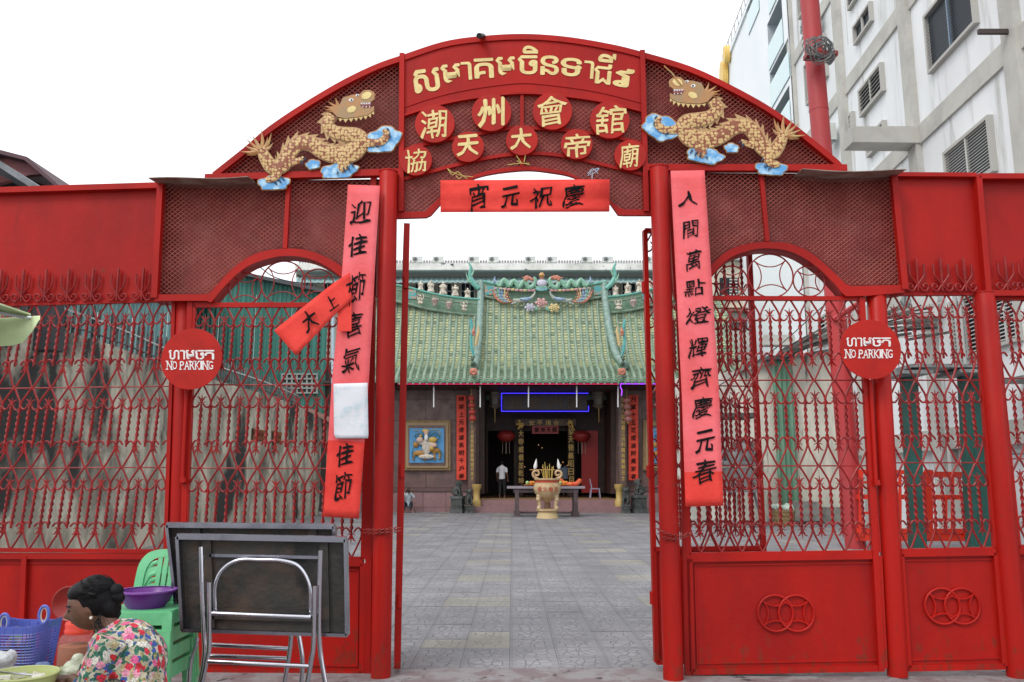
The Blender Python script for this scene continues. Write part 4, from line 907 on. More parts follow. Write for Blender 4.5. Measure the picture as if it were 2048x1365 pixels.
for a, b in (((1003, 787), (1177, 787)), ((1003, 823), (1177, 823)), ((1003, 787), (1003, 823)), ((1177, 812), (1177, 823))): mb = MB(); mb.tube([P(*a, 38.0), P(*b, 38.0)], .022, 8); mb.build('neon_tube', NEB, sb)
mb = MB(); mb.tube([P(795, 768.5, 35.62), P(1238, 768.5, 35.62)], .025, 6); mb.build('neon_tube', NER, temple, label='long pink red neon tube under the eave')
mb = MB(); mb.tube([P(1241, 768, 35.6), P(1480, 769, 35.6)], .025, 6); mb.tube([P(1241, 768, 35.6), P(1241, 775, 35.6), P(1244, 781, 35.6), P(1243, 792, 35.6)], .02, 6); mb.build('neon_tube', NEP, temple, label='violet neon tube at the right end of the eave')
for x in (867.5, 960.5, 1057, 1153.5, 1236): mb = MB(); mb.tube([P(x, 771, 35.9), P(x, 815, 35.9)], .028, 8); mb.build('white_lamp_tube', mat('white lamp tube', (.8, .8, .8), .4), temple)
# ---- roof
PROF = [P(1090, 764, TEAVE), P(1090, 750, 35.95), P(1090, 735, 36.75), P(1090, 720, 37.45), P(1090, 690, 38.1), P(1090, 650, 38.75), P(1090, 600, 39.45), P(1090, 586, 39.6)]
PR = [(p.y, p.z) for p in PROF]
def prof(t, kz=1.0, top=None):                  # t from 0 at the eave to 1 at the ridge
    q = PRS; i = min(len(q) - 2, int(t * (len(q) - 1))); u = t * (len(q) - 1) - i; return lerp(V(q[i]), V(q[i + 1]), u)
PRS = resamp([(p.x, p.y) for p in spline([V((y, z, 0)) for y, z in PR], 8)], 60)
def roof(x0, x1, tmax, name):
    """tmax(x): how far up the slope each column reaches"""
    o = MB(); n = round((x1 - x0) / .297); w = (x1 - x0) / n; under = MB()
    root = MB().add([(x0, 35.6, PRS[0][1] - .16), (x1, 35.6, PRS[0][1] - .16), (x1, 39.6, PRS[0][1] - .16), (x0, 39.6, PRS[0][1] - .16)], [(0, 1, 2, 3)]).build('tiled_roof', DARKW, temple)
    for i in range(n):
        xc = x0 + (i + .5) * w; tm = tmax(xc); rows = int(38 * tm)
        for j in range(rows):
            a = prof(j / 38); b = prof((j + 1.0) / 38); t = (b - a).normalized(); nn = V((-t.y, t.x)); fr = a + nn * (.06)
            o.m = 0 if (j > 7 + (i * 7 % 3) and random.random() > .07) else 1
            hw = w * .5; dip = .03 + random.uniform(-.008, .008); fr = fr + V((0, random.uniform(-.008, .012)))
            o.add([(xc - hw, fr.x, fr.y + .02), (xc, fr.x, fr.y - dip), (xc + hw, fr.x, fr.y + .02), (xc - hw, b.x, b.y + .012), (xc, b.x, b.y - dip), (xc + hw, b.x, b.y + .012), (xc - hw, a.x, a.y - .02), (xc, a.x, a.y - dip - .03), (xc + hw, a.x, a.y - .02)], [(0, 1, 4, 3), (1, 2, 5, 4), (6, 7, 1, 0), (7, 8, 2, 1)])
    stuff(o.build('pan_tiles', [TILEP, TILEQ], root, recalc=False))
    for i in range(n + 1):
        xc = x0 + i * w; tm = tmax(xc); k = max(3, int(46 * tm)); mb = MB(); vs = []; seg = 6
        for j in range(k * 2 + 1):
            a = prof(min(tm, j / 92)); b = prof(min(1, j / 92 + .01)); t = (b - a).normalized(); nn = V((-t.y, t.x)); r = .083 if j % 2 else .076
            for s in range(seg + 1):
                an = PI * s / seg; c = a + nn * (math.sin(an) * r + .01); vs.append((xc - math.cos(an) * r + .008 * math.sin(i * 3 + j * .3), c.x, c.y))
        mb.add(vs, [(j * (seg + 1) + s, j * (seg + 1) + s + 1, (j + 1) * (seg + 1) + s + 1, (j + 1) * (seg + 1) + s) for j in range(k * 2) for s in range(seg)])
        a = prof(0); mb.build('rib_tile_row', TILEG, root, recalc=False, smooth=True)
        mb = MB(); R = Matrix.Rotation(PI / 2 - .25, 3, 'X'); mb.lathe([(.105, 0), (.105, .05), (.08, .06)], (xc, a.x + .02, a.y + .04), 12, R); mb.build('eave_disc', RIDGEM, root, smooth=True)
        if i < n: mb = MB(); xm = xc + w / 2; mb.prism([(xm - .1, a.x - .01, a.y + .01), (xm, a.x - .01, a.y - .13), (xm + .1, a.x - .01, a.y + .01), (xm, a.x - .01, a.y + .03)], [(xm - .1, a.x + .03, a.y + .01), (xm, a.x + .03, a.y - .13), (xm + .1, a.x + .03, a.y + .01), (xm, a.x + .03, a.y + .03)]); mb.build('drip_tile', TILEG, root)
    return root
XL, XR = P(962, 640, 38.9).x, P(1222, 640, 38.9).x
roof(XL, XR, lambda x: 1.0, 'c')
def side_t(x):                                  # side roofs end below their sagging ridge
    d = min(1, max(0, (abs(x - TX) - 3.1) / 3.6)); return .92 + .07 * d * d
roof(XL - 9 * .62, XL, side_t, 'l'); roof(XR, XR + 9 * .62, side_t, 'r')
mb = MB(); mb.prism([(XL - 5.6, 39.62, 5.2), (XR + 5.6, 39.62, 5.2), (XR + 5.6, 39.62, 8.8), (XL - 5.6, 39.62, 8.8)], [(XL - 5.6, 39.7, 5.2), (XR + 5.6, 39.7, 5.2), (XR + 5.6, 39.7, 8.8), (XL - 5.6, 39.7, 8.8)]); mb.build('rear_gable', RIDGEM, temple)
# ridges
def ridge(top, bot, Y, d=.35, m=RIDGEM):
    A, B = resamp(sp2(top), 26), resamp(sp2(bot), 26); mb = MB(); mb.strip([P(*p, Y) for p in A], [P(*p, Y) for p in B], d, (0, 1, 0)); o = mb.build('main_ridge', m, temple)
    for f, r, mm in ((0, .05, TEAL), (.28, .025, TILEG), (.98, .06, TILEG)):
        mb = MB(); mb.tube([P(*lerp(V(a), V(b), f), Y - .01) for a, b in zip(A, B)], r, 6); mb.build('ridge_moulding', mm, o, smooth=True)
    return o
ridge([(966, 563), (1000, 571), (1040, 577), (1083, 579), (1130, 577), (1175, 571), (1212, 563)], [(966, 593), (1000, 600), (1040, 605), (1083, 607), (1130, 605), (1175, 600), (1212, 593)], 39.3)
ridge([(700, 560), (760, 566), (812, 574), (850, 584), (890, 592), (930, 597), (960, 599)], [(700, 592), (760, 598), (812, 608), (850, 618), (890, 625), (930, 630), (960, 632)], 38.95)
ridge([(1216, 594), (1240, 592), (1270, 587), (1305, 578), (1350, 566), (1420, 552)], [(1216, 627), (1240, 625), (1270, 620), (1305, 611), (1350, 599), (1420, 585)], 38.95)
def hip(xt, xb, side):                          # descending ridge beside the raised middle roof
    mb = MB(); pts = []
    for i in range(22):
        t = 1.0 - i / 21 * .86; a = prof(t); b = prof(min(1, t + .01)); tt = (b - a).normalized() if (b - a).length > 0 else V((0, 1)); nn = V((-tt.y, tt.x)); u = i / 21
        x = lerp(xt, xb, u ** 2.2); pts.append(V((x, a.x + nn.x * .28, a.y + nn.y * .28)))
    pts.insert(0, pts[0] + V((0, .12, .55))); mb.tube(pts, [.17] * len(pts), 12); o = mb.build('hip_ridge', RIDGEP, temple, smooth=True)
    mb = MB(); vs = []
    for p in pts[1:]: vs += [p + V((-.13, 0, 0)), p + V((.13, 0, 0)), p + V((.13, .25, -.5)), p + V((-.13, .25, -.5))]
    n = len(pts) - 1; mb.add(vs, [(4 * i + j, 4 * i + 4 + j, 4 * i + 4 + (j + 1) % 4, 4 * i + (j + 1) % 4) for i in range(n - 1) for j in range(4)]); mb.build('hip_side', RIDGEM, o)
    for k in range(4, 22, 2): mb = MB(); mb.tube([pts[k] - V((0, .02, 0)), pts[k] + V((0, .03, .02))], .178, 12); mb.build('ridge_joint', TILEG, o)
    return pts
hl = hip(P(962, 560, 39.4).x, P(950, 735, 36.6).x, -1); hr = hip(P(1208, 560, 39.4).x, P(1248, 735, 36.6).x, 1)
def curve_piece(name, pts, rs, Y, m, flat=.6, lab=None):
    q = spline([V((x, y, 0)) for x, y in pts], 4); n = len(q); R_ = []
    for i in range(n):
        t = i / (n - 1) * (len(rs) - 1); k = min(len(rs) - 2, int(t)); R_.append(lerp(rs[k], rs[k + 1], t - k) / 44)
    mb = MB(); mb.tube([P(p.x, p.y, Y) for p in q], R_, 8); return mb.build(name, m, temple, smooth=True, label=lab)
# teal tail finials beside the main ridge
for s in (-1, 1):
    X = lambda x: x if s < 0 else 2170 - x
    curve_piece('tail_finial', [(X(958), 578), (X(946), 566), (X(940), 550), (X(942), 535), (X(938), 527), (X(943), 526)], [5, 5.5, 4, 3, 1.5, .5], 39.2, TEAL)
    for a, b, c in (((940, 562), (935, 556), (932, 545)), ((943, 552), (947, 543), (945, 536)), ((944, 565), (937, 563), (934, 553))): curve_piece('tail_fin', [(X(a[0]), a[1]), (X(b[0]), b[1]), (X(c[0]), c[1])], [2.5, 1.8, .4], 39.15, JADE)
    # dragon on the ridge
    curve_piece('ridge_dragon', [(X(992), 566), (X(1000), 572), (X(1008), 560), (X(1018), 572), (X(1028), 562), (X(1038), 575), (X(1048), 563), (X(1058), 576), (X(1068), 570), (X(1070), 560), (X(1066), 556)], [3, 4.4, 5, 5, 5, 5.2, 5.4, 5.2, 5, 4.4, 3.6], 39.1, JADE)
    mb = MB()
    for i in range(11): mb.ell(P(X(1059 + random.uniform(-9, 7)), 556.5 + random.uniform(-4, 4), 39.0), .085, 6)
    mb.tube([P(X(1050), 557, 39), P(X(1042), 554, 39)], [.05, .01], 5); remesh(mb, 'dragon_head', CORAL, temple, voxel=.02, smooth=0)
    for q in ((1012, 575), (1034, 578), (1054, 580), (1070, 578)): curve_piece('dragon_leg', [(X(q[0]), q[1] - 6), (X(q[0] + 3), q[1] - 2), (X(q[0] - 1), q[1] + 1)], [1.6, 1.4, .8], 39.05, JADE)
    curve_piece('dragon_tail', [(X(993), 566), (X(989), 560), (X(990), 553)], [2.5, 2.2, .5], 39.1, PHB)
    for k in range(10): mb = MB(); mb.ell(P(X(993 + k * 8.2), 577.5 + min(4, k * .6), 39.1), (.12, .08, .07), 8); mb.build('ridge_cloud', (FLP, FLY, FLP)[k % 3], temple, smooth=True)
    # phoenix: fan of feathers, body, neck
    for k in range(7):
        a = math.radians(205 + k * 13) if False else 0
        tip = (986 + k * 8, 583 + 0) if False else None
    fan = [((985, 581), CORAL, 2.6), ((989, 578), PHC, 2.4), ((994, 576), JADE, 2.2), ((998, 577), PHB, 2.6), ((1004, 578), PHB, 2.2), ((1010, 580), FLY, 2.2), ((1015, 583), CORAL, 2.6)]
    for (tx, ty), m, w in fan:
        k = (1015 - tx) / 30; curve_piece('feather', [(X(1030), 603), (X(1020 - 14 * k), 603 + 2 * k), (X(lerp(1012, 992, k)), 594 + 2 * k), (X(tx), ty)], [1.2, w, w, 1.4], 39.0 - .02 * k, m)
        mb = MB()
        for j in range(5): u = j / 4; mb.ell(P(X(lerp(lerp(1022, 1004, k), tx, u)), lerp(602, ty, u ** 1.3) + 1.5 * (1 - u), 38.93), .038, 6)
        mb.build('feather_eyes', m, temple, smooth=True)
    curve_piece('phoenix_body', [(X(1026), 600), (X(1036), 602), (X(1048), 601), (X(1060), 598), (X(1068), 590), (X(1070), 583)], [3, 5, 5.2, 4.4, 2.4, 1.6], 38.95, PHC)
    curve_piece('phoenix_wing', [(X(1040), 598), (X(1052), 599), (X(1062), 596)], [2, 4.6, 2], 38.82, PHB)
    curve_piece('phoenix_tail', [(X(1034), 600), (X(1030), 606), (X(1022), 608)], [3, 3.2, 1], 38.95, PHC)
    # figures at the foot of each descending ridge
    Xh = lambda x: x if s < 0 else 2191 - x
    curve_piece('hip_finial', [(Xh(948), 712), (Xh(944), 700), (Xh(942), 680), (Xh(944), 660), (Xh(942), 645), (Xh(942), 638)], [1.6, 2.6, 2.4, 2.8, 2.6, 1.5], 36.6, mat('blue green finial', (.07, .36, .42), .3, col2=(.10, .45, .38), scale=6))
    curve_piece('hip_flame', [(Xh(952), 692), (Xh(954), 678), (Xh(957), 664), (Xh(956), 650)], [3, 3.4, 2.6, .6], 37.2, mat('yellow flame glaze', (.62, .52, .22), .4, col2=(.60, .38, .22), scale=12))
    mb = MB()
    for q, r in (((947, 664), .09), ((947, 660), .06), ((945, 668), .06), ((949, 671), .06), ((948, 656), .05)): mb.ell(P(Xh(q[0]), q[1], 36.5), r, 8)
    remesh(mb, 'hip_figure', CORAL, temple, voxel=.025, smooth=1)
    mb = MB()
    for q, r in (((946, 727), .10), ((945, 719), .08), ((943, 714), .05), ((948, 714), .05), ((943, 731), .06), ((949, 731), .06)): mb.ell(P(Xh(q[0]), q[1], 36.0), r, 8)
    remesh(mb, 'guardian_beast', mat('dark green beast', (.06, .10, .07), .4), temple, voxel=.025, smooth=1)
    mb = MB()
    for q in range(16): a = 2 * PI * q / 16; mb.ell(P(Xh(947 + math.cos(a) * 6), 744 + math.sin(a) * 5 - 2 * abs(math.cos(a)), 35.5), .055, 6)
    mb.ell(P(Xh(947), 742, 35.5), (.12, .08, .08), 8); mb.box(P(Xh(947), 748, 35.6), (.34, .1, .12)); remesh(mb, 'crab_plaque', CORAL, temple, voxel=.022, smooth=0)
# pearl on its shell
mb = MB(); mb.ell(P(1083.5, 551, 39.0), .14, 16); mb.build('gold_pearl', mat('gilt pearl', (.50, .28, .10), .25, metal=.4), temple, smooth=True)
mb = MB(); mb.ell(P(1083.5, 567, 39.0), (.24, .12, .2), 14); mb.build('shell', FLL, temple, smooth=True); mb = MB(); mb.box(P(1083.5, 557, 39.0), (.16, .1, .07)); mb.build('pearl_seat', CORAL, temple)
for k in range(4): mb = MB(); mb.tube(spline([P(1073, 574 + k * 2, 38.95 - k * .02), P(1083, 577 - 2 + k * 2.2, 38.85 - k * .02), P(1094, 574 + k * 2, 38.95 - k * .02)], 4), .035, 6); mb.build('wave', (JADE, TEAL, PHB, TEAL)[k], temple, smooth=True)
for (x, y, r, m) in ((1082.5, 606, .22, FLP), (1060, 615, .19, FLL), (1108, 616, .20, FLY)):
    mb = MB()
    for ring, rr in ((0, 1), (1, .55)):
        for k in range(6): a = 2 * PI * k / 6 + ring * .5; c = P(x, y, 38.85 - ring * .06); mb.ell(c + V((math.cos(a) * r * rr, 0, math.sin(a) * r * .8 * rr)), (r * .42 * (1 if not ring else .7), .05, r * .38 * (1 if not ring else .7)), 8)
    mb.ell(P(x, y, 38.72), r * .25, 8); mb.build('flower', m, temple, smooth=True)
for x in (1072, 1094, 1070, 1098): mb = MB(); mb.ell(P(x, 619 - (x % 3), 38.9), (.14, .04, .09), 8); mb.build('flower_leaf', JADE, temple, smooth=True)
# porcelain figures standing on the side ridges, baskets hung in front
def figure(x, yb, h, k):
    b = P(x, yb, 39.1); H = h / 43; mb = MB(); mb.lathe([(.24 * H, 0), (.27 * H, .06 * H), (.2 * H, .3 * H), (.22 * H, .5 * H), (.27 * H, .66 * H), (.18 * H, .76 * H), (.06 * H, .8 * H)], b, 10, sx=1.15, sy=.8)
    mb.ell(b + V((0, 0, .87 * H)), .115 * H, 10); mb.lathe([(.07 * H, 0), (.05 * H, .06 * H), (.015 * H, .1 * H)], b + V((0, 0, .93 * H)), 8)
    for s in (-1, 1):
        mb.tube([b + V((s * .17 * H, 0, .7 * H)), b + V((s * .2 * H, -.1 * H, .56 * H)), b + V((s * .03, -.18 * H, .54 * H))], [.07 * H, .06 * H, .04 * H], 7)
        if k % 2: mb.tube([b + V((s * .12 * H, 0, .72 * H)), b + V((s * .3 * H, .02, .86 * H))], [.05 * H, .03 * H], 6)
    if k % 3 == 1: mb.tube([b + V((.16 * H, -.15 * H, .1 * H)), b + V((-.14 * H, -.2 * H, .8 * H))], .02 * H, 5)
    mb.box(b + V((0, 0, .02)), (.34 * H, .3 * H, .05)); remesh(mb, 'porcelain_figure', STATUE, temple, voxel=.016, smooth=1)
for i, (x, yb, h) in enumerate(((841, 581, 20), (861.5, 585, 25), (886, 590, 28), (910.5, 593, 25), (935, 597, 22), (1231.5, 592, 22), (1256, 589, 25), (1280, 585, 27), (1300, 580, 24))): figure(x, yb, h, i)
for i, (x, y) in enumerate(((840.5, 608), (928, 622), (1237, 619), (1297, 606))):
    mb = MB(); b = P(x, y, 38.6); mb.box(b + V((0, 0, .04)), (.3, .16, .09)); mb.ell(b + V((0, 0, .2)), (.12, .08, .13), 8); mb.ell(b + V((0, -.02, .36)), .08, 8); mb.tube([b + V((-.14, 0, .2)), b + V((-.16, 0, .42)), b + V((-.06, 0, .48))], .03, 6); mb.tube([b + V((.14, 0, .2)), b + V((.16, 0, .42)), b + V((.06, 0, .48))], .03, 6); remesh(mb, 'ridge_bracket_figure', STATUE, temple, voxel=.018, smooth=1)
for i, (x, y) in enumerate(((869.5, 612), (898, 619), (1267, 615), (1296, 612))):
    mb = MB(); b = P(x, y, 38.55); mb.lathe([(.09, 0), (.12, .12), (.2, .28), (.16, .33), (.08, .38)], b, 10, sy=.7); mb.tube([b + V((-.09, 0, .3)), b + V((-.09, 0, .52)), b + V((.09, 0, .52)), b + V((.09, 0, .3))], .02, 5); mb.build('ridge_basket', mat('porcelain basket', (.42, .36, .33), .5, col2=(.27, .16, .13), scale=12), temple, smooth=True)
# painted ends of the side ridges
for x0, y0, x1, y1, Y in ((814, 580, 832, 598, 38.9), (970, 572, 990, 590, 39.25), (1188, 572, 1208, 590, 39.25), (1285, 588, 1303, 600, 38.9)):
    mb = MB(); pbox(mb, x0, y0, x1, y1, Y, .03); mb.build('painted_ridge_panel', mat('painted ridge end', (.08, .34, .36), .4, col2=(.50, .30, .18), scale=5, lo=.5, hi=.55), temple)
# ---- relief panels on the facade
for x0, x1, bx0, bx1 in ((807, 901, 819, 888), (1286.5, 1381, 1298, 1369)):
    rp = mbox(x0, 841, x1, 941, 37.34, .14).build('relief_panel', OCHRE, temple); i = 5
    mbox(x0 + i, 841 + i, x1 - i, 941 - i, 37.28, .07).build('frame_inner', mat('pale ochre', (.36, .25, .13), .5), rp); mbox(x0 + 2 * i, 841 + 2 * i, x1 - 2 * i, 941 - 2 * i, 37.25, .05).build('frame_shadow', MARB, rp); mbox(bx0, 857, bx1, 926, 37.22, .04).build('blue_field', mat('relief blue', (.10, .33, .62), .6), rp)
    cx = (bx0 + bx1) / 2
    def blobs(nm, L_, m, vox=.02, Yb=37.18):
        if nm in ('face', 'clouds', 'ribbon') and len(L_) > 1:
            for q in L_: blobs({'face': 'face_or_hand', 'clouds': 'cloud', 'ribbon': 'ribbon'}[nm], [q], m, vox, Yb)
            return
        mb = MB()
        for q in L_:
            if len(q) == 4: mb.ell(P(cx + q[0], q[1], Yb), (q[2] / 44, .08, q[3] / 44), 10)
            else: mb.tube(spline([P(cx + a, b, Yb) for a, b in q[0]], 4), q[1] / 44, 7)
        remesh(mb, nm, m, rp, voxel=vox, smooth=1)
    blobs('deer_body', [(-14, 907, 14, 6), (16, 901, 12, 6), (-22, 890, 6, 6), ([(-24, 908), (-27, 918), (-25, 921)], 2), ([(-8, 910), (-3, 918), (-5, 922)], 2), ([(14, 905), (17, 916), (16, 921)], 2), ([(26, 903), (26, 915), (24, 919)], 2), ([(-24, 888), (-27, 882)], 1)], mat('relief amber', (.50, .27, .06), .5, col2=(.35, .16, .04), scale=20))
    blobs('robe', [(0, 893, 10, 17), (-10, 885, 8, 6), (10, 888, 8, 6), (0, 914, 17, 5)], mat('relief white robe', (.62, .58, .50), .5, col2=(.36, .22, .16), scale=18, lo=.52, hi=.62), Yb=37.12)
    blobs('gold_sleeve', [(12, 880, 9, 6), (-2, 862, 8, 4), (10, 897, 5, 5), (-12, 872, 3, 3)], mat('relief gold', (.60, .40, .08), .4), Yb=37.08)
    blobs('bald_head', [(-1, 866, 5, 7)], mat('relief skin', (.62, .44, .34), .5), Yb=37.05); blobs('peach', [(-14, 880, 7, 6)], mat('relief peach', (.66, .45, .36), .5), Yb=37.05); blobs('fan', [(14, 891, 7, 5)], mat('relief peach', (.66, .45, .36), .5), Yb=37.05); blobs('beard', [(-1, 876, 4, 7)], WHITEP, Yb=37.0)
    blobs('ribbon', [([(8, 872), (14, 866), (22, 868), (26, 876), (20, 880), (17, 873)], 1.3), ([(-8, 872), (-16, 868), (-24, 872), (-20, 876)], 1.3), ([(24, 900), (30, 906), (29, 914), (24, 921)], 1.3), ([(-8, 860), (-6, 880), (-2, 900), (0, 918)], .9), ([(-26, 896), (-29, 905), (-28, 918)], 1)], mat('relief dark teal', (.06, .14, .16), .5), Yb=37.1)
    blobs('clouds', [([(8, 860), (14, 861), (20, 860), (26, 866), (27, 872)], .9), ([(-26, 861), (-18, 862), (-14, 866)], .8)], mat('relief gold', (.60, .40, .08), .4), Yb=37.18)
# ---- loose things of the temple front
def vbanner(x0, y0, x1, y1, Y, txt, label):
    n = 14; mb = MB(); vs = []
    for j in range(n + 1):
        for x in (x0, x1): vs.append(P(x, lerp(y0, y1, j / n), Y + .01 * math.sin(j * 1.7 + x)))
    mb.add(vs, [(2 * j, 2 * j + 2, 2 * j + 3, 2 * j + 1) for j in range(n)]); o = tag(mb.build('red_couplet', mat('bright red couplet paper', (.72, .06, .03), .6, bump=.3, bscale=5), recalc=False), label, 'banner', 'red couplets on the temple wall'); s_ = o.modifiers.new('t', 'SOLIDIFY'); s_.thickness = .004
    for i, s in enumerate(txt): h = (y1 - y0) / len(txt); yy = y0 + h * (i + .18); mb = MB(); put_glyph(mb, s, ((x0 + x1) / 2 - h * .32, yy, (x0 + x1) / 2 + h * .32, yy + h * .64), lambda a, b: P(a, b, Y - .03), bold=.015, brush=.5); mb.build('character', INK, o, recalc=False)
vbanner(913, 791, 932.5, 960, 37.25, '時際上元燈燦長明千戶樂', 'long red couplet on the wall left of the temple porch')
vbanner(1257, 791, 1276.5, 961, 37.25, '月當十五花燈遍照萬家春', 'long red couplet on the wall right of the temple porch')
LANR = mat('red silk lantern', (.50, .07, .055), .35, col2=(.40, .04, .035), scale=12); LANP = mat('faded pink lantern', (.42, .17, .15), .4, col2=(.34, .12, .11), scale=12)
def lstring(x, ys, m, label, r=7.2):
    t = thing('lantern_string', P(x, ys[0] - 8, 36.7), label, 'lanterns', 'strings of small lanterns')
    mb = MB(); mb.tube([P(x, 770, 36.7), P(x + 1.5, ys[-1] + 10, 36.7)], .01, 5); mb.build('cord', GOLDT, t)
    for i, y in enumerate(ys):
        mb = MB(); c = P(x + i * .9, y, 36.7); mb.lathe([(.05, -.135), (.12, -.105), (.165, -.04), (.165, .04), (.12, .105), (.05, .135)], c, 16); l_ = mb.build('lantern', m, t, smooth=True); mb = MB(); mb.lathe([(.05, .13), (.05, .17)], c, 10); mb.lathe([(.05, -.17), (.05, -.13)], c, 10); mb.build('lantern_rim', GOLDT, l_)
lstring(942.5, (797, 811, 824.5, 837), LANR, 'string of four red lanterns in front of the left porch column'); lstring(1253.5, (801, 814, 827, 839), LANP, 'string of four faded pink lanterns in front of the right porch column')
def plantern(x, y, label):
    c = P(x, y, 38.4); t = thing('palace_lantern', c, label, 'lantern', 'carved palace lanterns in the porch'); m = mat('grey carved lantern', (.12, .11, .09), .5, col2=(.20, .17, .12), scale=18)
    mb = MB(); mb.lathe([(.2, .5), (.5, .42), (.34, .34), (.3, .0), (.38, -.02)], c, 6); mb.build('upper_tier', m, t); mb = MB(); mb.lathe([(.32, -.02), (.24, -.12), (.22, -.42), (.3, -.46), (.1, -.6)], c, 6); mb.build('lower_tier', m, t)
    for k in range(6): a = 2 * PI * k / 6; mb = MB(); mb.tube([c + V((.44 * math.cos(a), .44 * math.sin(a), .4)), c + V((.58 * math.cos(a), .58 * math.sin(a), .46)), c + V((.6 * math.cos(a), .6 * math.sin(a), .56))], [.03, .025, .01], 5); mb.build('horn_arm', m, t)
    mb = MB(); mb.tube([c + V((0, 0, -.6)), c + V((0, 0, -1.25))], [.025, .012], 5); mb.build('tassel', GOLDT, t); mb = MB(); mb.tube([c + V((0, 0, .42)), c + V((0, 0, .8))], .015, 5); mb.build('hanger', m, t)
plantern(990, 792, 'grey six-sided palace lantern left of the blue neon name board'); plantern(1197, 792, 'grey six-sided palace lantern right of the blue neon name board')
def rlan(x, y, label):
    c = P(x, y, 39.6); t = thing('red_lantern', c, label, 'lantern', 'wide red lanterns in the porch'); mb = MB(); mb.lathe([(.1, -.3), (.3, -.22), (.44, -.05), (.44, .05), (.3, .2), (.1, .26)], c, 18); mb.build('shade', mat('dim red lantern', (.28, .02, .02), .5), t, smooth=True)
    for k in range(4): mb = MB(); a = k * 1.6; mb.tube([c + V((.16 * math.cos(a), .1 * math.sin(a), -.25)), c + V((.17 * math.cos(a), .1 * math.sin(a), -.85))], .012, 5); mb.build('tassel', mat('pale tassel', (.40, .30, .25), .6), t)
rlan(1012, 872, 'wide dim red lantern hanging in the left side doorway'); rlan(1163, 872, 'wide dim red lantern hanging in the right side doorway')
# ================================================================ rear block behind the temple
def blk(name, m, parent, x0, y0, x1, y1, Y, d=.2, label=None): return mbox(x0, y0, x1, y1, Y, d).build(name, m, parent, label=label)
rb_ = thing('rear_block', (3, 52, 0), 'long pale weathered block with a stained parapet behind the temple roof', 'building')
WHST = mat('white stained parapet', (.86, .86, .82), .8, col2=(.60, .60, .56), scale=.8, col3=(.05, .055, .05), scale3=1.6, lo3=.60, hi3=.64, stretch3=(1, 1, 1.2))
BEI = mat('beige wall', (.42, .39, .32), .8, col2=(.36, .33, .28), scale=1)
DKG = mat('dark glass', (.025, .032, .04), .35, spec=.12)
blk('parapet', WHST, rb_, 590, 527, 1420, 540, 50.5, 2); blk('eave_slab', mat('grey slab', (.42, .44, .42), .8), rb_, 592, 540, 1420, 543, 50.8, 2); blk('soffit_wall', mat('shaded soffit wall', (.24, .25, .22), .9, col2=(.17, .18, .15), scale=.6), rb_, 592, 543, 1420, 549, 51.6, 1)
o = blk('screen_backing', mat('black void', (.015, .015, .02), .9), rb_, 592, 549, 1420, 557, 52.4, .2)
mb = MB()
for i in range(165):
    x = 595 + i * 5; c = P(x, 553, 52.2); mb.box(c, (.05, .06, .3), Matrix.Rotation(.6, 3, 'Y')); mb.box(c, (.05, .06, .3), Matrix.Rotation(-.6, 3, 'Y'))
stuff(mb.build('lattice_screen', mat('grey lattice', (.30, .30, .30), .7), rb_, recalc=False))
n = 160; mb = MB()
mb.grid(lambda u, v: P(592 + 828 * u, 555.5 + 10 * v, 51.6 - 1.2 * v) + V((0, 0, .03 * math.sin(u * n * PI))), n * 2, 1); mb.build('awning', mat('pale green awning', (.30, .44, .44), .5), rb_, recalc=False, smooth=True)
blk('upper_wall', BEI, rb_, 592, 560, 1420, 760, 53, .3)
for i, x in enumerate(range(600, 1420, 46)):
    w_ = blk('window', DKG, rb_, x, 568, x + 27, 598, 52.9, .05)
    for k in (0, 9, 18, 27): mb = MB(); mb.bar(P(x + k, 568, 52.85), P(x + k, 598, 52.85), .05, .05, (0, 1, 0)); mb.build('mullion', mat('white frame', (.62, .64, .64), .5), w_)
    mb = MB(); mb.bar(P(x, 583, 52.85), P(x + 27, 583, 52.85), .04, .05, (0, 1, 0)); mb.build('mullion', mat('white frame', (.62, .64, .64), .5), w_)
for i in range(18): mb = MB(); a = P(640 + i * 40, 527, 50.6); mb.box(a + V((.4, .5, .13)), (1.0, .05, .05)); mb.build('roof_rail', mat('grey rail', (.4, .4, .4), .6), rb_)
mb = MB()
for i in range(150):
    a = P(600 + i * 5.4, 524, 51.5); mb.ell(a, (.075, .1, .13), 6)
stuff(mb.build('ridge_tiles', mat('grey roof tile', (.34, .33, .33), .8), rb_, recalc=False))
ACW = mat('air conditioner casing', (.66, .68, .66), .45, col2=(.56, .58, .56), scale=3); ACF = mat('fan grille', (.28, .30, .29), .5)
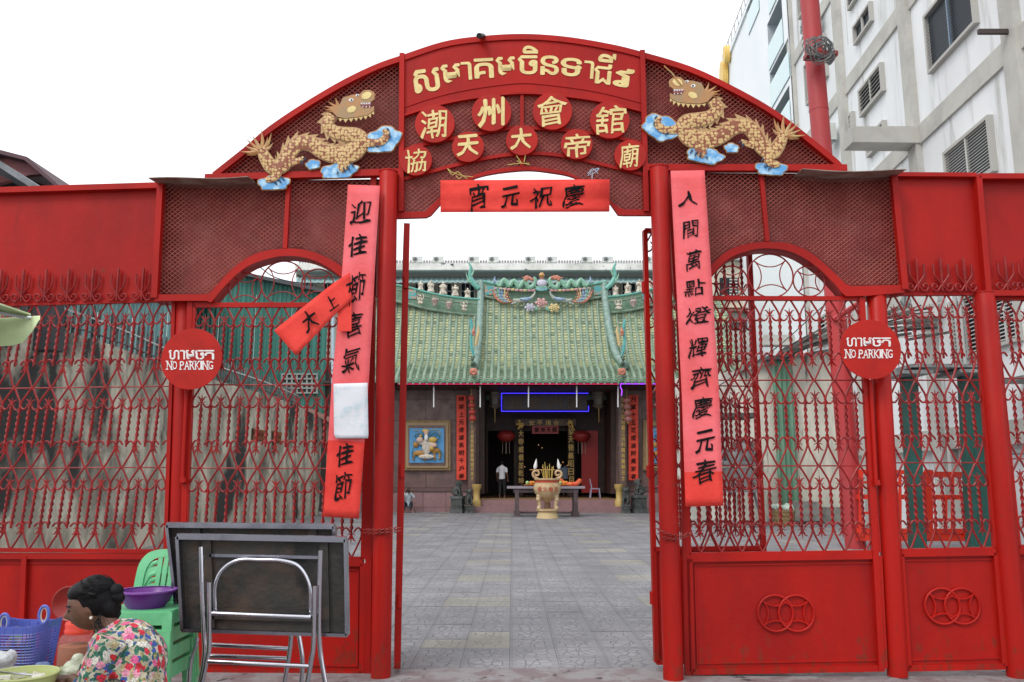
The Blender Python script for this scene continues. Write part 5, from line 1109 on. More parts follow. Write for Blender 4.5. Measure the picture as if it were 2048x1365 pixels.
def ac(c, w, h, d, label, group, front=(0, -1, 0)):
    t = thing('air_conditioner', c, label, 'air conditioner', group); f = V(front); s = V((-f.y, f.x, 0)); R = Matrix((s, f, V((0, 0, 1)))).transposed()
    mb = MB(); mb.box(c + V((0, 0, h / 2)), (w, d, h), R); mb.build('casing', ACW, t)
    p = c + V((0, 0, h / 2)) + f * (d / 2 + .01) - s * (w * .16); mb = MB(); mb.add([p + s * (math.cos(2 * PI * k / 20) * h * .4 * a) + V((0, 0, math.sin(2 * PI * k / 20) * h * .4 * a)) + f * z for a, z in ((1, 0), (1, .02), (.2, .03)) for k in range(20)], [(k + 20 * j, (k + 1) % 20 + 20 * j, (k + 1) % 20 + 20 * j + 20, k + 20 * j + 20) for j in range(2) for k in range(20)] + [tuple(range(40, 60))]); g = mb.build('fan_grille', ACF, t, recalc=False)
    for k in range(5): mb = MB(); a = 2 * PI * k / 5; mb.bar(p + f * .035, p + f * .035 + s * math.cos(a) * h * .38 + V((0, 0, math.sin(a) * h * .38)), .05, .01, f); mb.build('fan_blade', mat('dark fan', (.12, .13, .13), .5), g)
    mb = MB(); mb.box(c + V((0, 0, -.02)) - s * w * .4, (.06, d, .06), R); mb.box(c + V((0, 0, -.02)) + s * w * .4, (.06, d, .06), R); mb.build('feet', mat('grey feet', (.3, .3, .3), .6), t); return t
pl = ['first', 'second', 'third', 'fourth', 'fifth', 'sixth', 'seventh', 'eighth', 'ninth']
for i, x in enumerate((834, 876, 947, 987, 1060, 1103, 1173, 1215, 1299)):
    ac(P(x, 527, 51) + V((0, 0, .03)), .68, .38, .3, pl[i] + ' air conditioner from the left on the stained parapet behind the temple', 'air conditioners along the rear parapet')

# ================================================================ left side: stained wall, spiked railing, green sheds
WX = -8.0
TOPL = [(-70, 596), (0, 622), (60, 640), (120, 660), (200, 683), (270, 708), (340, 735), (400, 752), (470, 772), (540, 792), (600, 815), (645, 838)]
mb = MB(); F = [PX(x, y, WX) for x, y in sp2(TOPL, 3)]; BT = [V((WX, p.y, -.02)) for p in F]
mb.strip(F, BT, .3, (-1, 0, 0)); lw_ = mb.build('boundary_wall', STAINWALL); tag(lw_, 'high soot stained plaster wall along the left side of the courtyard', 'wall')
VRM = mat('terracotta vent', (.28, .09, .04), .8)
for x0, y0, x1, y1 in ((505, 857, 531, 884), (545, 862, 560, 887)):
    mb = MB(); 
    a, b = PX(x0, y0, WX + .03), PX(x1, y1, WX + .03); ys = sorted((a.y, b.y)); mb.box((WX + .02, (ys[0] + ys[1]) / 2, (a.z + b.z) / 2), (.05, ys[1] - ys[0], a.z - b.z)); v_ = mb.build('vent_block', mat('vent dark', (.06, .03, .02), .9), lw_)
    for i in range(5):
        for s in (-1, 1): mb = MB(); yy = lerp(ys[0], ys[1], (i + .5) / 5); mb.box((WX + .06, yy, (a.z + b.z) / 2), (.05, .05, (a.z - b.z) * 1.05), Matrix.Rotation(.5 * s, 3, 'X')); mb.build('vent_bar', VRM, v_)
rl = thing('spiked_railing', F[0], 'old dark spiked railing with white rails along the top of the stained wall', 'railing')
PKM = mat('dark weathered picket', (.05, .05, .055), .8, col2=(.16, .15, .14), scale=3); ya, yb = F[2].y, F[-4].y; cnt = 78
def topz(y):
    for a, b in zip(F, F[1:]):
        if a.y <= y <= b.y: return lerp(a.z, b.z, (y - a.y) / (b.y - a.y))
    return F[-1].z
for i in range(cnt):
    y = ya + (yb - ya) * (i / cnt) ** 1.0; z = topz(y); h = .66 + .06 * math.sin(i * 2.3); mb = MB(); q = random.uniform(-.03, .03)
    mb.prism([(WX - .1, y - .035, z - .02), (WX - .1, y + .035, z - .02), (WX - .1, y + .035 + q, z + h - .1), (WX - .1, y + q, z + h), (WX - .1, y - .035 + q, z + h - .1)], [(WX - .13, y - .035, z - .02), (WX - .13, y + .035, z - .02), (WX - .13, y + .035 + q, z + h - .1), (WX - .13, y + q, z + h), (WX - .13, y - .035 + q, z + h - .1)]); mb.build('picket', PKM, rl)
for hz, m in ((.14, PKM), (.42, mat('white rail', (.6, .6, .58), .6))):
    mb = MB(); mb.tube([(WX - .08, y, topz(y) + hz) for y in [lerp(ya, yb, i / 30) for i in range(31)]], .018, 5); mb.build('rail', m, rl)
GSH = mat('green corrugated sheet', (.03, .15, .12), .5, col2=(.045, .19, .155), scale=1.2, stretch=(1, 1, .2), col3=(.10, .24, .22), scale3=3, lo3=.6, hi3=.75); GSH2 = mat('faded green sheet', (.13, .25, .25), .5, col2=(.08, .17, .18), scale=1.2, stretch=(2, 1, .2))
def shed(x0, x1, ytop, ybot, Y, label, m, nx=None):
    t = thing('metal_shed', P((x0 + x1) / 2, 1000, Y).to_tuple()[:2] + (0,), label, 'shed', 'green metal sheds'); n = nx or max(1, round((x1 - x0) / 34))
    for i in range(n):
        a, b = lerp(x0, x1, i / n), lerp(x0, x1, (i + 1) / n); k = 18; mb = MB(); A = [P(lerp(a, b, j / k), ytop(lerp(a, b, j / k)), Y) + V((0, .035 * math.cos(2 * PI * 4 * j / k), 0)) for j in range(k + 1)]; B = [V((p.x, p.y, max(0, P(1000, ybot, Y).z))) for p in A]
        mb.add(A + B, [(j, k + 1 + j, k + 2 + j, j + 1) for j in range(k)]); q = mb.build('corrugated_sheet', m, t, recalc=False, smooth=True); q.location.y += -.02 * (i % 2)
    mb = MB(); mb.strip([P(x, ytop(x) - 5, Y - .5) for x in (x0 - 6, (x0 + x1) / 2, x1 + 6)], [P(x, ytop(x) + 2, Y - .5) for x in (x0 - 6, (x0 + x1) / 2, x1 + 6)], 5, (0, 1, 0)); mb.build('roof_edge', mat('dark roof edge', (.06, .065, .07), .7), t); return t
g1 = shed(372, 657, lambda x: 549 + (x - 487) * .212, 1010, 37.0, 'green corrugated shed with a block lattice window behind the left bay', GSH)
g2 = shed(-150, 374, lambda x: 575 - (x < 0) * 2, 1010, 34.0, 'faded blue green corrugated shed seen above the stained wall at the far left', GSH2)
lat = blk('window', mat('dark window', (.05, .06, .06), .8), g1, 563, 748, 635, 787, 36.9, .05)
for i in range(8): blk('lattice_bar', mat('grey blocks', (.26, .28, .26), .8), lat, 563 + i * 10 - 1, 748, 563 + i * 10 + 2.4, 787, 36.8, .08)
for i in range(5): blk('lattice_bar', mat('grey blocks', (.26, .28, .26), .8), lat, 562, 748 + i * 9.4 - 1, 636, 748 + i * 9.4 + 2, 36.78, .08)
mb = MB(); mb.tube([P(666, 600, 36.5), P(666, 790, 36.5)], .08, 10); tag(mb.build('downpipe', mat('pale blue pipe', (.42, .52, .60), .4), smooth=True), 'pale blue downpipe at the right corner of the green shed', 'pipe')
tl = thing('lean_to', P(640, 1020, 35.5).to_tuple()[:2] + (0,), 'small lean-to with a dark doorway at the end of the stained wall', 'lean-to')
blk('doorway', BLACKR, tl, 630, 842, 652, 1024, 35.6, .2); mb = MB(); mb.strip([P(606, 812, 35), P(662, 838, 35)], [P(606, 820, 35), P(662, 847, 35)], 2, (0, 1, 0)); mb.build('tin_roof', mat('rusty tin', (.24, .14, .11), .8), tl); blk('post', mat('wood post', (.2, .14, .1), .8), tl, 652, 845, 658, 1024, 35.5, .2); blk('side_wall', PALEWALL, tl, 658, 845, 720, 1024, 37.2, .2)
hs = thing('old_house', (-9.5, 15, 0), 'dark roofed house with a red fascia showing over the sheet wall at the top left', 'house')
def traced(name, pts, Y, d, m, parent, fnn=P): mb = MB(); A = [fnn(x, y, Y) for x, y in pts]; mb.prism(A, [p + V((0, d, 0)) for p in A]); return mb.build(name, m, parent)
traced('gable', [(-200, 330), (-60, 298), (0, 302), (18, 309), (51, 318), (90, 348), (60, 350), (-200, 420)], 13.2, .1, mat('faded red fascia', (.30, .10, .10), .7, col2=(.2, .08, .09), scale=3), hs)
traced('roof', [(-200, 300), (-60, 294), (0, 300), (54, 314), (128, 380), (124, 384), (48, 320), (0, 308), (-200, 312)], 13.0, 5, mat('dark purple roof', (.10, .05, .06), .7), hs)
traced('awning', [(-200, 230), (0, 322), (92, 382), (78, 386), (0, 336), (-200, 250)], 12.0, 1.6, mat('grey tin awning', (.20, .22, .24), .5, col2=(.10, .11, .12), scale=4), hs)
traced('house_wall', [(-200, 300), (0, 338), (110, 378), (110, 700), (-200, 700)], 13.6, .3, mat('dark grey wall', (.05, .05, .055), .9), hs)

# ================================================================ right side: tall apartment block
BK = .0611
def Bw(px, py, o=0.0, X0=9.6):
    d = ray(px, py); t = (X0 + o) / (d.x - BK * d.y); return V((d.x * t, d.y * t, CAMZ + d.z * t))
BD = V((BK, 1, 0)).normalized(); BN = V((-1, BK, 0)).normalized()      # along the wall, and out of it
APW = mat('off white render', (.80, .82, .83), .85, col2=(.72, .74, .75), scale=.5, stretch=(1, 1, .5), bump=.1, bscale=8, col3=(.42, .42, .39), scale3=1.6, lo3=.57, hi3=.74, stretch3=(1, 1, .12))
APB = mat('grey concrete beam', (.52, .51, .47), .85, col2=(.42, .41, .38), scale=1.2, col3=(.50, .50, .47), scale3=2, lo3=.55, hi3=.7)
ap = thing('apartment_block', (10.5, 20, 0), 'tall off-white apartment block with grey concrete beams along the right side', 'building')
def wallbox(parent, name, m, ya, yb, za, zb, out, th=.15, X0=9.6, label=None):
    """a slab on the wall between distances ya..yb and heights za..zb, its face standing `out` proud"""
    a = V((X0 + BK * ya, ya, za)) + BN * out; b = V((X0 + BK * yb, yb, za)) + BN * out; h = V((0, 0, zb - za)); k = BN * -th
    mb = MB(); mb.prism([a, b, b + h, a + h], [a + k, b + k, b + h + k, a + h + k]); return mb.build(name, m, parent, label=label)
YC = [Bw(1584, 130).y, Bw(1685, 190).y, Bw(1822, 190).y, Bw(2030, 125).y, Bw(2400, 100).y, Bw(3400, 100).y]
def zat(px, slope): return Bw(px, 946 - slope * (px - 1127)).z
ZF = [zat(1800, s) for s in (.06, .50, .923, 1.343, 1.775, 2.2, 2.63, 3.06)]
core = wallbox(ap, 'wall_core', APW, YC[-1], YC[0], 0, ZF[-1], -.3, 6)
for j in range(len(ZF) - 1):
    for i in range(len(YC) - 1): wallbox(ap, 'infill_panel', APW, YC[i + 1] + .25, YC[i] - .25, ZF[j] + .5, ZF[j + 1], -.06 - .01 * ((i + j) % 2), .2)
for j, z in enumerate(ZF): wallbox(ap, 'floor_beam', APB, YC[-1], YC[0], z, z + .52, 0, .4)
for y in YC[:-1]: wallbox(ap, 'column', APB, y - .26, y + .26, 0, ZF[-1] + .52, .10, .5)
LV = mat('louvre grey', (.50, .50, .48), .6); FRM = mat('window surround', (.44, .43, .40), .7)
def awin(x0, yt, yb, x1, kind, nl=10):
    p, q, r = Bw(x0, yt), Bw(x0, yb), Bw(x1, yt); ya, yb_ = sorted((p.y, r.y)); zt, zb = p.z, q.z; w = .08
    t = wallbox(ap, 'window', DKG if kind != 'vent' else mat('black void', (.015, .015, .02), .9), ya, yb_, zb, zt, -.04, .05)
    for a, b, c, d in ((ya - w, yb_ + w, zt, zt + w), (ya - w, yb_ + w, zb - w, zb), (ya - w, ya, zb, zt), (yb_, yb_ + w, zb, zt)): wallbox(t, 'surround', FRM, a, b, c, d, .07, .2)
    if kind in ('louvre', 'vent'):
        for i in range(nl):
            z = lerp(zb, zt, (i + .5) / nl); a = V((9.6 + BK * ya, ya, z)) + BN * .03; b = V((9.6 + BK * yb_, yb_, z)) + BN * .03; mb = MB(); mb.bar(a, b, (zt - zb) / nl * (.34 if kind == 'louvre' else .55), .015, BN * .8 + V((0, 0, .6))); mb.build('louvre', LV, t)
    wallbox(t, 'mullion', LV if kind != 'dark' else mat('blue grey mullion', (.14, .20, .27), .5), (ya + yb_) / 2 - .03, (ya + yb_) / 2 + .03, zb, zt, .05, .06)
    return t
awin(1853, 36, 151, 1950, 'dark'); 
w1 = ap.children[-1]
awin(1893, 310, 405, 1984, 'louvre', 16); awin(1721, 185, 233, 1766, 'vent', 6); awin(1710, 57, 88, 1744, 'plain'); awin(1611, 135, 214, 1652, 'dark'); awin(1736, 282, 312, 1770, 'plain'); awin(1597, -10, 40, 1612, 'dark'); awin(1697, -20, 20, 1722, 'vent', 6); awin(1700, 235, 262, 1705, 'vent', 4)
awin(1906, 610, 720, 1956, 'louvre', 14); awin(1990, 600, 690, 2030, 'louvre', 12); awin(1640, 640, 690, 1665, 'vent', 6)
for i in range(16):                               # bars of the dark window
    p, q, r = Bw(1853, 36), Bw(1853, 151), Bw(1950, 36); z = lerp(q.z, p.z, (i + .5) / 16); a = V((9.6 + BK * p.y, p.y, z)) + BN * .04; b = V((9.6 + BK * r.y, r.y, z)) + BN * .04
    mb = MB(); mb.tube([a, b], .006, 5); mb.build('window_bar', mat('dark bar', (.08, .09, .11), .5), ap)
# cantilevered concrete beam, rod, pipes
yb3 = YC[2]; a = V((9.6 + BK * yb3, yb3, Bw(1840, 286).z)); e = P(1699, 286, yb3 - .1); h = Bw(1840, 250).z - a.z
mb = MB(); mb.prism([V((e.x, yb3 - .3, a.z + .02)), V((a.x, yb3 - .3, a.z)), V((a.x, yb3 - .3, a.z + h)), V((e.x, yb3 - .3, a.z + h * .98))], [V((e.x, yb3 + .3, a.z + .02)), V((a.x, yb3 + .3, a.z)), V((a.x, yb3 + .3, a.z + h)), V((e.x, yb3 + .3, a.z + h * .98))]); mb.build('cantilever_beam', APB, ap)
c = Bw(2026, 63); mb = MB(); mb.box(c + BN * .35, (.75, .08, .1)); mb.build('iron_stub', mat('rust iron', (.06, .045, .04), .7), ap)
c1 = Bw(1642, 66); ac(c1 + BN * .35, .8, .6, .5, 'air conditioner on the apartment wall, upper one beside the tall red pole', 'air conditioners on the apartment block', front=BN); c2 = Bw(1672, 288); ac(c2 + BN * .35, .8, .6, .5, 'air conditioner on the apartment wall, lower one beside the tall red pole', 'air conditioners on the apartment block', front=BN)
c3_ = Bw(1872, 640); ac(c3_ + BN * .4, 1.0, .8, .5, 'big air conditioner low on the apartment wall above the right grille', 'air conditioners on the apartment block', front=BN)
for x, y0, y1, r in ((1682, -40, 345, .012), (1742, -40, 90, .008), (1922, 590, 1000, .05), (1932, 590, 1000, .04), (1868, 740, 1000, .05), (1884, 740, 1000, .05)):
    a = Bw(x, 500, 0); p, q = V((a.x, a.y, Bw(x, y0).z if y0 > 0 else ZF[-1])), V((a.x, a.y, max(0, P(x, y1, a.y).z))); mb = MB(); mb.tube([p + BN * .25, q + BN * .25], r, 8); mb.build('wall_pipe', mat('grey pipe', (.42, .43, .42), .5), ap, smooth=True)
# white modern block beyond it
wb = thing('white_block', (12, 44, 0), 'bright white modern building with open balconies behind the tall red pole', 'building')
WHB = mat('bright white render', (.84, .88, .90), .7, col2=(.80, .85, .88), scale=.4)
BAL = [(1497, -70, 88, 1521), (1541, 50, 152, 1573), (1546, 148, 226, 1588), (1545, 240, 320, 1590), (1541, -60, 42, 1566)]
y0b, y1b = Bw(1592, 200).y, Bw(1450, 100).y; zt = Bw(1511, 0).z
lo = 9.45
rects = []
for x0, yt, yb, x1 in BAL: p, q, r = Bw(x0, yt), Bw(x0, yb), Bw(x1, yt); rects.append((min(p.y, r.y), max(p.y, r.y), q.z, p.z))
ys = sorted(set([y0b, y1b] + [r[0] for r in rects] + [r[1] for r in rects])); zs = sorted(set([0, zt] + [min(zt, r[2]) for r in rects] + [min(zt, r[3]) for r in rects]))
mb = MB()
for i in range(len(ys) - 1):
    for j in range(len(zs) - 1):
        cy, cz = (ys[i] + ys[i + 1]) / 2, (zs[j] + zs[j + 1]) / 2
        if any(r[0] < cy < r[1] and r[2] < cz < r[3] for r in rects): continue
        a = V((lo + BK * ys[i], ys[i], zs[j])); b = V((lo + BK * ys[i + 1], ys[i + 1], zs[j])); h = V((0, 0, zs[j + 1] - zs[j])); mb.add([a, b, b + h, a + h], [(3, 2, 1, 0)])
mb.build('front_wall', WHB, wb, recalc=False)
mb = MB(); a = V((lo + BK * y1b, y1b, 0)); mb.prism([a, a + V((9, 0, 0)), a + V((9, 0, zt)), a + V((0, 0, zt))], [p + V((0, .2, 0)) for p in (a, a + V((9, 0, 0)), a + V((9, 0, zt)), a + V((0, 0, zt)))]); q0, q1 = V((lo + BK * y0b - .1, y0b, zt)), V((lo + BK * y1b - .1, y1b, zt)); mb.prism([q0, q1, q1 + V((9, 0, 0)), q0 + V((9, 0, 0))], [q + V((0, 0, .25)) for q in (q0, q1, q1 + V((9, 0, 0)), q0 + V((9, 0, 0)))]); mb.build('roof_and_end_wall', WHB, wb)
for ya, yb, za, zb in rects:
    mb = MB(); o1 = V((lo + BK * ya, ya, za)); o2 = V((lo + BK * yb, yb, za)); hh = V((0, 0, zb - za)); k = V((2.0, 0, 0)); mb.add([o1, o2, o2 + hh, o1 + hh, o1 + k, o2 + k, o2 + hh + k, o1 + hh + k], [(0, 1, 5, 4), (3, 7, 6, 2), (0, 4, 7, 3), (1, 2, 6, 5), (4, 5, 6, 7)]); bl = mb.build('balcony', mat('balcony grey', (.50, .56, .60), .7), wb, recalc=False)
    mb = MB(); g = V((0, 0, 1.1)); mb.prism([o1 + BN * .02, o2 + BN * .02, o2 + BN * .02 + g, o1 + BN * .02 + g], [o1 + BN * .05, o2 + BN * .05, o2 + BN * .05 + g, o1 + BN * .05 + g]); mb.build('glass_balustrade', mat('pale balcony glass', (.55, .72, .74), .1), bl)
mb = MB(); o1 = Bw(1500, 95); mb.box(o1 + V((1.4, .5, 1.2)), (.1, 2, 2.5)); mb.build('yellow_wall', mat('orange yellow wall', (.60, .36, .06), .6), wb)
for (x, y, rx, ry) in ((1466, 109, .26, .5), (1460, 152, .42, .85)):
    c = Bw(x, y) + BN * .5; mb = MB(); n = 24; F = [c + BD * math.cos(2 * PI * i / n) * rx * 2.4 * .55 + V((0, 0, math.sin(2 * PI * i / n) * ry)) for i in range(n)]; mb.prism(F, [p - BN * .3 for p in F]); mb.build('yellow_sign_disc', mat('yellow sign', (.78, .52, .14), .5), wb)
mb = MB()
for i in range(14): a = lerp(y0b + 2, y1b, i / 13); p = V((lo + BK * a, a, zt)); mb = MB(); mb.tube([p, p + V((0, 0, 1.1))], .03, 5); mb.build('roof_post', mat('grey rail', (.4, .4, .4), .6), wb)
for z in (.5, 1.1): mb = MB(); mb.tube([V((lo + BK * y0b, y0b, zt + z)), V((lo + BK * y1b, y1b, zt + z))], .025, 5); mb.build('roof_rail', mat('grey rail', (.4, .4, .4), .6), wb)
# smaller houses seen through the right bay
h1 = thing('cream_house', P(1450, 1000, 40).to_tuple()[:2] + (0,), 'cream house with one louvred window seen through the right bay arch', 'house')
CRW = mat('cream render', (.66, .60, .48), .85, col2=(.58, .54, .45), scale=.8, col3=(.40, .37, .30), scale3=1.2, lo3=.6, hi3=.72)
blk('wall', CRW, h1, 1325, 515, 1528, 1020, 42, .3); blk('eave', mat('grey eave', (.4, .42, .42), .7), h1, 1325, 508, 1532, 520, 41.6, .8); w_ = blk('window', DKG, h1, 1440, 556, 1476, 600, 41.9, .1)
for i in range(7): blk('shutter_slat', LV, w_, 1459, 558 + i * 6, 1475, 561 + i * 6, 41.85, .03)
blk('pent_roof', mat('old roof tiles', (.35, .22, .16), .8, col2=(.22, .16, .12), scale=6), h1, 1325, 615, 1540, 622, 41, 1); blk('lower_wall', PALEWALL, h1, 1325, 622, 1536, 760, 41.5, .2)
for i in range(4): blk('vent_slat', mat('dark slat', (.1, .1, .1), .7), h1, 1405, 645 + i * 3.4, 1500, 646.6 + i * 3.4, 41.4, .1)
h2 = thing('blue_white_house', P(1560, 1000, 46).to_tuple()[:2] + (0,), 'pale blue white house with stepped balconies behind the right bay arch', 'house')
BWH = mat('pale blue white render', (.55, .64, .68), .8, col2=(.50, .58, .62), scale=.5)
blk('wall', BWH, h2, 1500, 480, 1760, 1020, 48, .3); blk('balcony', BWH, h2, 1570, 560, 1700, 600, 46.5, 1.5); blk('balcony', mat('grey concrete balcony', (.42, .41, .38), .8), h2, 1612, 618, 1700, 645, 44, 1.5); blk('balcony', BWH, h2, 1560, 640, 1640, 668, 46, 1.5)
for x, y in ((1533, 512), (1560, 570), (1545, 610)): w_ = blk('window', DKG, h2, x, y, x + 9, y + 20, 47.9, .05)
mb = MB(); random.seed(5)
for i in range(260):
    c = P(1592 + random.gauss(0, 7), 603 + random.gauss(0, 9), 45 + random.gauss(0, .3)); a = random.random() * 6; mb.add([c + V((math.cos(a) * .12, 0, math.sin(a) * .12)), c + V((math.cos(a + 2) * .1, .1, math.sin(a + 2) * .1)), c + V((math.cos(a + 4) * .1, -.1, math.sin(a + 4) * .12))], [(0, 1, 2)])
pl_ = thing('potted_plant', P(1592, 622, 45), 'small green bush on the balcony behind the right bay', 'plant'); mb.build('leaves', mat('leaf green', (.06, .13, .03), .6, col2=(.10, .2, .05), scale=5), pl_, recalc=False); mb = MB(); mb.lathe([(.2, 0), (.28, .4)], P(1592, 622, 45), 10); mb.build('pot', mat('clay pot', (.3, .15, .08), .8), pl_)
# stained low wall on the right, green sheet strip, kerb block
rw_ = thing('boundary_wall', P(1620, 1040, 29).to_tuple()[:2] + (0,), 'cracked pale wall with black streaks behind the right bay and red pole', 'wall')
STR = mat('streaked pale wall', (.68, .65, .56), .9, col2=(.50, .48, .42), scale=1.4, stretch=(2, 1, .4), bump=.3, bscale=10, col3=(.05, .05, .05), scale3=1.1, lo3=.57, hi3=.66, stretch3=(2.2, 1, .35))
traced('wall', [(1478, 742), (1550, 722), (1640, 705), (1740, 690), (1760, 1044), (1478, 1044)], 28.5, .3, STR, rw_); traced('wall', [(1330, 760), (1478, 742), (1478, 1044), (1330, 1044)], 30.5, .3, PALEWALL, rw_); traced('coping', [(1478, 738), (1550, 718), (1640, 701), (1740, 686), (1740, 692), (1640, 708), (1550, 725), (1478, 746)], 28.3, .6, CONCRETE, rw_)
blk('concrete_lintel', APB, rw_, 1530, 670, 1602, 690, 33, .6)
t = shed(1543, 1583, lambda x: 716, 1020, 28.2, 'narrow strip of green corrugated sheet standing against the streaked wall', mat('pale green sheet', (.11, .24, .16), .5, col2=(.15, .29, .20), scale=2), 1)
blk('kerb_block', CONCRETE, rw_, 1592, 1004, 1640, 1042, 27.5, .8); blk('skirting', CONCRETE, rw_, 1640, 1015, 1760, 1046, 28.2, .3)
# low parapet and lower works under the apartment block
lb_ = thing('garage_wall', (11, 22, 0), 'pale patched ground floor wall beneath the apartment block', 'wall')
for j, (xa, xb) in enumerate(((1745, 1830), (1835, 1990), (1995, 2300))):
    traced('wall_panel', [(xa, 740), (xb, 738), (xb, 1050), (xa, 1050)], 25.6 - .3 * j, .2, PALEWALL if j != 1 else STR, lb_)
blk('door', mat('grey old door', (.30, .30, .31), .7), lb_, 1862, 880, 1895, 1045, 25.1, .06)
blk('barred_opening', BLACKR, lb_, 1842, 770, 1860, 1040, 25.1, .06)
for i in range(12): blk('shelf_band', CONCRETE, lb_, 1840, 738 + i * .1, 1990, 742, 25.0, .5) if i == 0 else None
# tall red pole with a coil of cable
rp_ = thing('red_pole', P(1706, 1092, 18.2).to_tuple()[:2] + (0,), 'tall thick red steel pole rising behind the right bay above the arch', 'pole')
a = P(1712, 1100, 18.2); a.z = 0; b = P(1619, 0, 18.2); d_ = (b - a); mb = MB(); mb.tube([a, a + d_ * .5, a + d_ * 1.5], .215, 28); mb.build('shaft', REDPOLE, rp_, smooth=True)
for t_ in (.26, .52, .78): mb = MB(); c = a + d_ * t_; mb.tube([c - d_.normalized() * .02, c + d_.normalized() * .02], .222, 28); mb.build('weld_collar', REDPOLE, rp_, smooth=True)
mb = MB(); mb.tube([P(1560, 790, 18.6), P(1738, 592, 17.6)], .05, 8) if False else mb.tube([P(1668, 640, 18.0), P(1738, 594, 17.0)], .06, 8); mb.build('brace', REDPOLE, rp_, smooth=True)
ck = thing('cable_coil', P(1645, 105, 17.8), 'tangle of grey cable coiled on a bracket of the tall red pole', 'cable coil')
mb = MB(); mb.box(P(1641, 112, 17.7), (.7, .3, .1)); mb.build('bracket', mat('dark red bracket', (.25, .02, .02), .6), ck)
CBL = mat('grey cable', (.16, .17, .17), .5)
for i in range(16):
    c = P(1640 + random.uniform(-10, 12), 100 + random.uniform(-8, 8), 17.6 + random.uniform(-.2, .1)); rx, rz = random.uniform(.18, .34), random.uniform(.10, .26); tt = random.uniform(-.8, .8)
    mb = MB(); mb.tube([c + V((math.cos(q) * rx * math.cos(tt) - math.sin(q) * rz * math.sin(tt), .08 * math.sin(3 * q + i), math.cos(q) * rx * math.sin(tt) + math.sin(q) * rz * math.cos(tt))) for q in [2 * PI * k / 22 for k in range(22)]], .012, 5, closed=True); mb.build('cable_loop', CBL, ck, smooth=True)
for i in range(5): mb = MB(); mb.tube(spline([P(1652, 104, 17.6), P(1662 + i * 2, 98 + i * 4, 17.5), P(1664 - i, 118 + i * 3, 17.6), P(1650 + i, 126, 17.6)], 5), .012, 5); mb.build('cable_loop', CBL, ck, smooth=True)
# thatch / old boards stacked on the wall
bd = thing('board_pile', P(1620, 700, 27.5), 'pile of old dark boards and palm stems on top of the streaked wall', 'boards'); random.seed(9)
for i in range(22):
    x0, y0 = 1556 + random.uniform(0, 26), 706 + random.uniform(-6, 10); x1, y1 = x0 + random.uniform(60, 130), y0 - random.uniform(24, 50); mb = MB(); mb.bar(P(x0, y0, 27.4 + .03 * i), P(x1, y1, 27.8 + .03 * i), random.uniform(.05, .11), .04, (0, 1, 0)); mb.build('board', mat(('weathered board', 'dark board')[i % 2], ((.17, .16, .15), (.05, .05, .05))[i % 2], .8, col2=(.1, .095, .09), scale=5), bd)
bd2 = thing('board_pile', P(1800, 660, 19), 'tilted old shutters and sticks stacked behind the right disc sign', 'boards')
for i in range(20):
    x0, y0 = 1768 + random.uniform(-6, 16), 672 + random.uniform(-45, 12); x1, y1 = x0 + random.uniform(40, 105), y0 - random.uniform(6, 26); mb = MB(); mb.bar(P(x0, y0, 19 + .03 * i), P(x1, y1, 19.3 + .03 * i), random.uniform(.03, .08), .03, (0, 1, 0)); mb.build('stick', mat(('weathered board', 'dark board', 'pale board')[i % 3], ((.17, .16, .15), (.05, .05, .05), (.5, .5, .48))[i % 3], .8), bd2)
mb = MB(); mb.bar(P(1815, 680, 18.8), P(1904, 664, 18.9), .06, .05, (0, 1, 0)); mb.build('stick', mat('dark board', (.05, .05, .05), .8), bd2)
# green posts with an awning, red stall frame behind them
aw = thing('awning_stall', P(1890, 1095, 16.9).to_tuple()[:2] + (0,), 'dark green posts carrying thin grey awning trays behind the right wing', 'stall')
GP = mat('dark green post', (.012, .085, .072), .4, col2=(.01, .06, .05), scale=2)
for x0, x1, xt0, xt1 in ((1822, 1848, 1806, 1827), (1936, 1956, 1920, 1936), (1956, 1978, 1934, 1953)):
    b = P((x0 + x1) / 2, 1097, 16.9); w = (P(x1, 1097, 16.9) - P(x0, 1097, 16.9)).length; t = P((xt0 + xt1) / 2, 742, 16.9); mb = MB(); mb.bar((b.x, 16.9, 0), (t.x, 16.9, t.z), w, w, (0, 1, 0)); mb.build('green_post', GP, aw)
for x0, x1, y in ((1782, 1842, 750), (1895, 1956, 748), (1800, 1960, 738), (2016, 2100, 760), (1995, 2100, 905)):
    mb = MB(); a, b = P(x0, y, 16.7), P(x1, y, 16.7); mb.bar(a, b, .07, 1.0, (0, 1, 0)); mb.build('awning_tray', mat('grey tray', (.14, .15, .15), .5, col2=(.25, .27, .27), scale=4), aw)
rs = thing('red_stall_frame', P(1850, 1075, 17.9).to_tuple()[:2] + (0,), 'bright red market bench frames stacked behind the green posts', 'bench frames')
RSF = mat('bright red frame paint', (.72, .035, .012), .45)
def rod(a, b, w=.07, Y=17.9): mb = MB(); mb.bar(P(*a, Y), P(*b, Y), w, w, (0, 1, 0)); mb.build('frame_rail', RSF, rs)
for y, x0, x1, w in ((944, 1718, 1840, .09), (949, 1845, 1925, .12), (965, 1722, 1800, .05), (994, 1715, 1930, .10), (1000, 1925, 1985, .08), (1026, 1728, 1800, .05), (1040, 1845, 1990, .06), (1062, 1715, 1990, .10), (1068, 1720, 1990, .05), (1076, 1715, 1990, .12)): rod((x0, y), (x1, y + 1), w)
for x, y0, y1, w in ((1722, 944, 1072, .07), (1744, 960, 1060, .05), (1770, 944, 1072, .05), (1857, 940, 1080, .13), (1842, 945, 1075, .07), (1800, 944, 1060, .05), (1905, 945, 1065, .05), (1932, 945, 1075, .06), (1984, 944, 1070, .06), (1892, 990, 1060, .04)): rod((x, y0), (x, y1), w, 17.8)
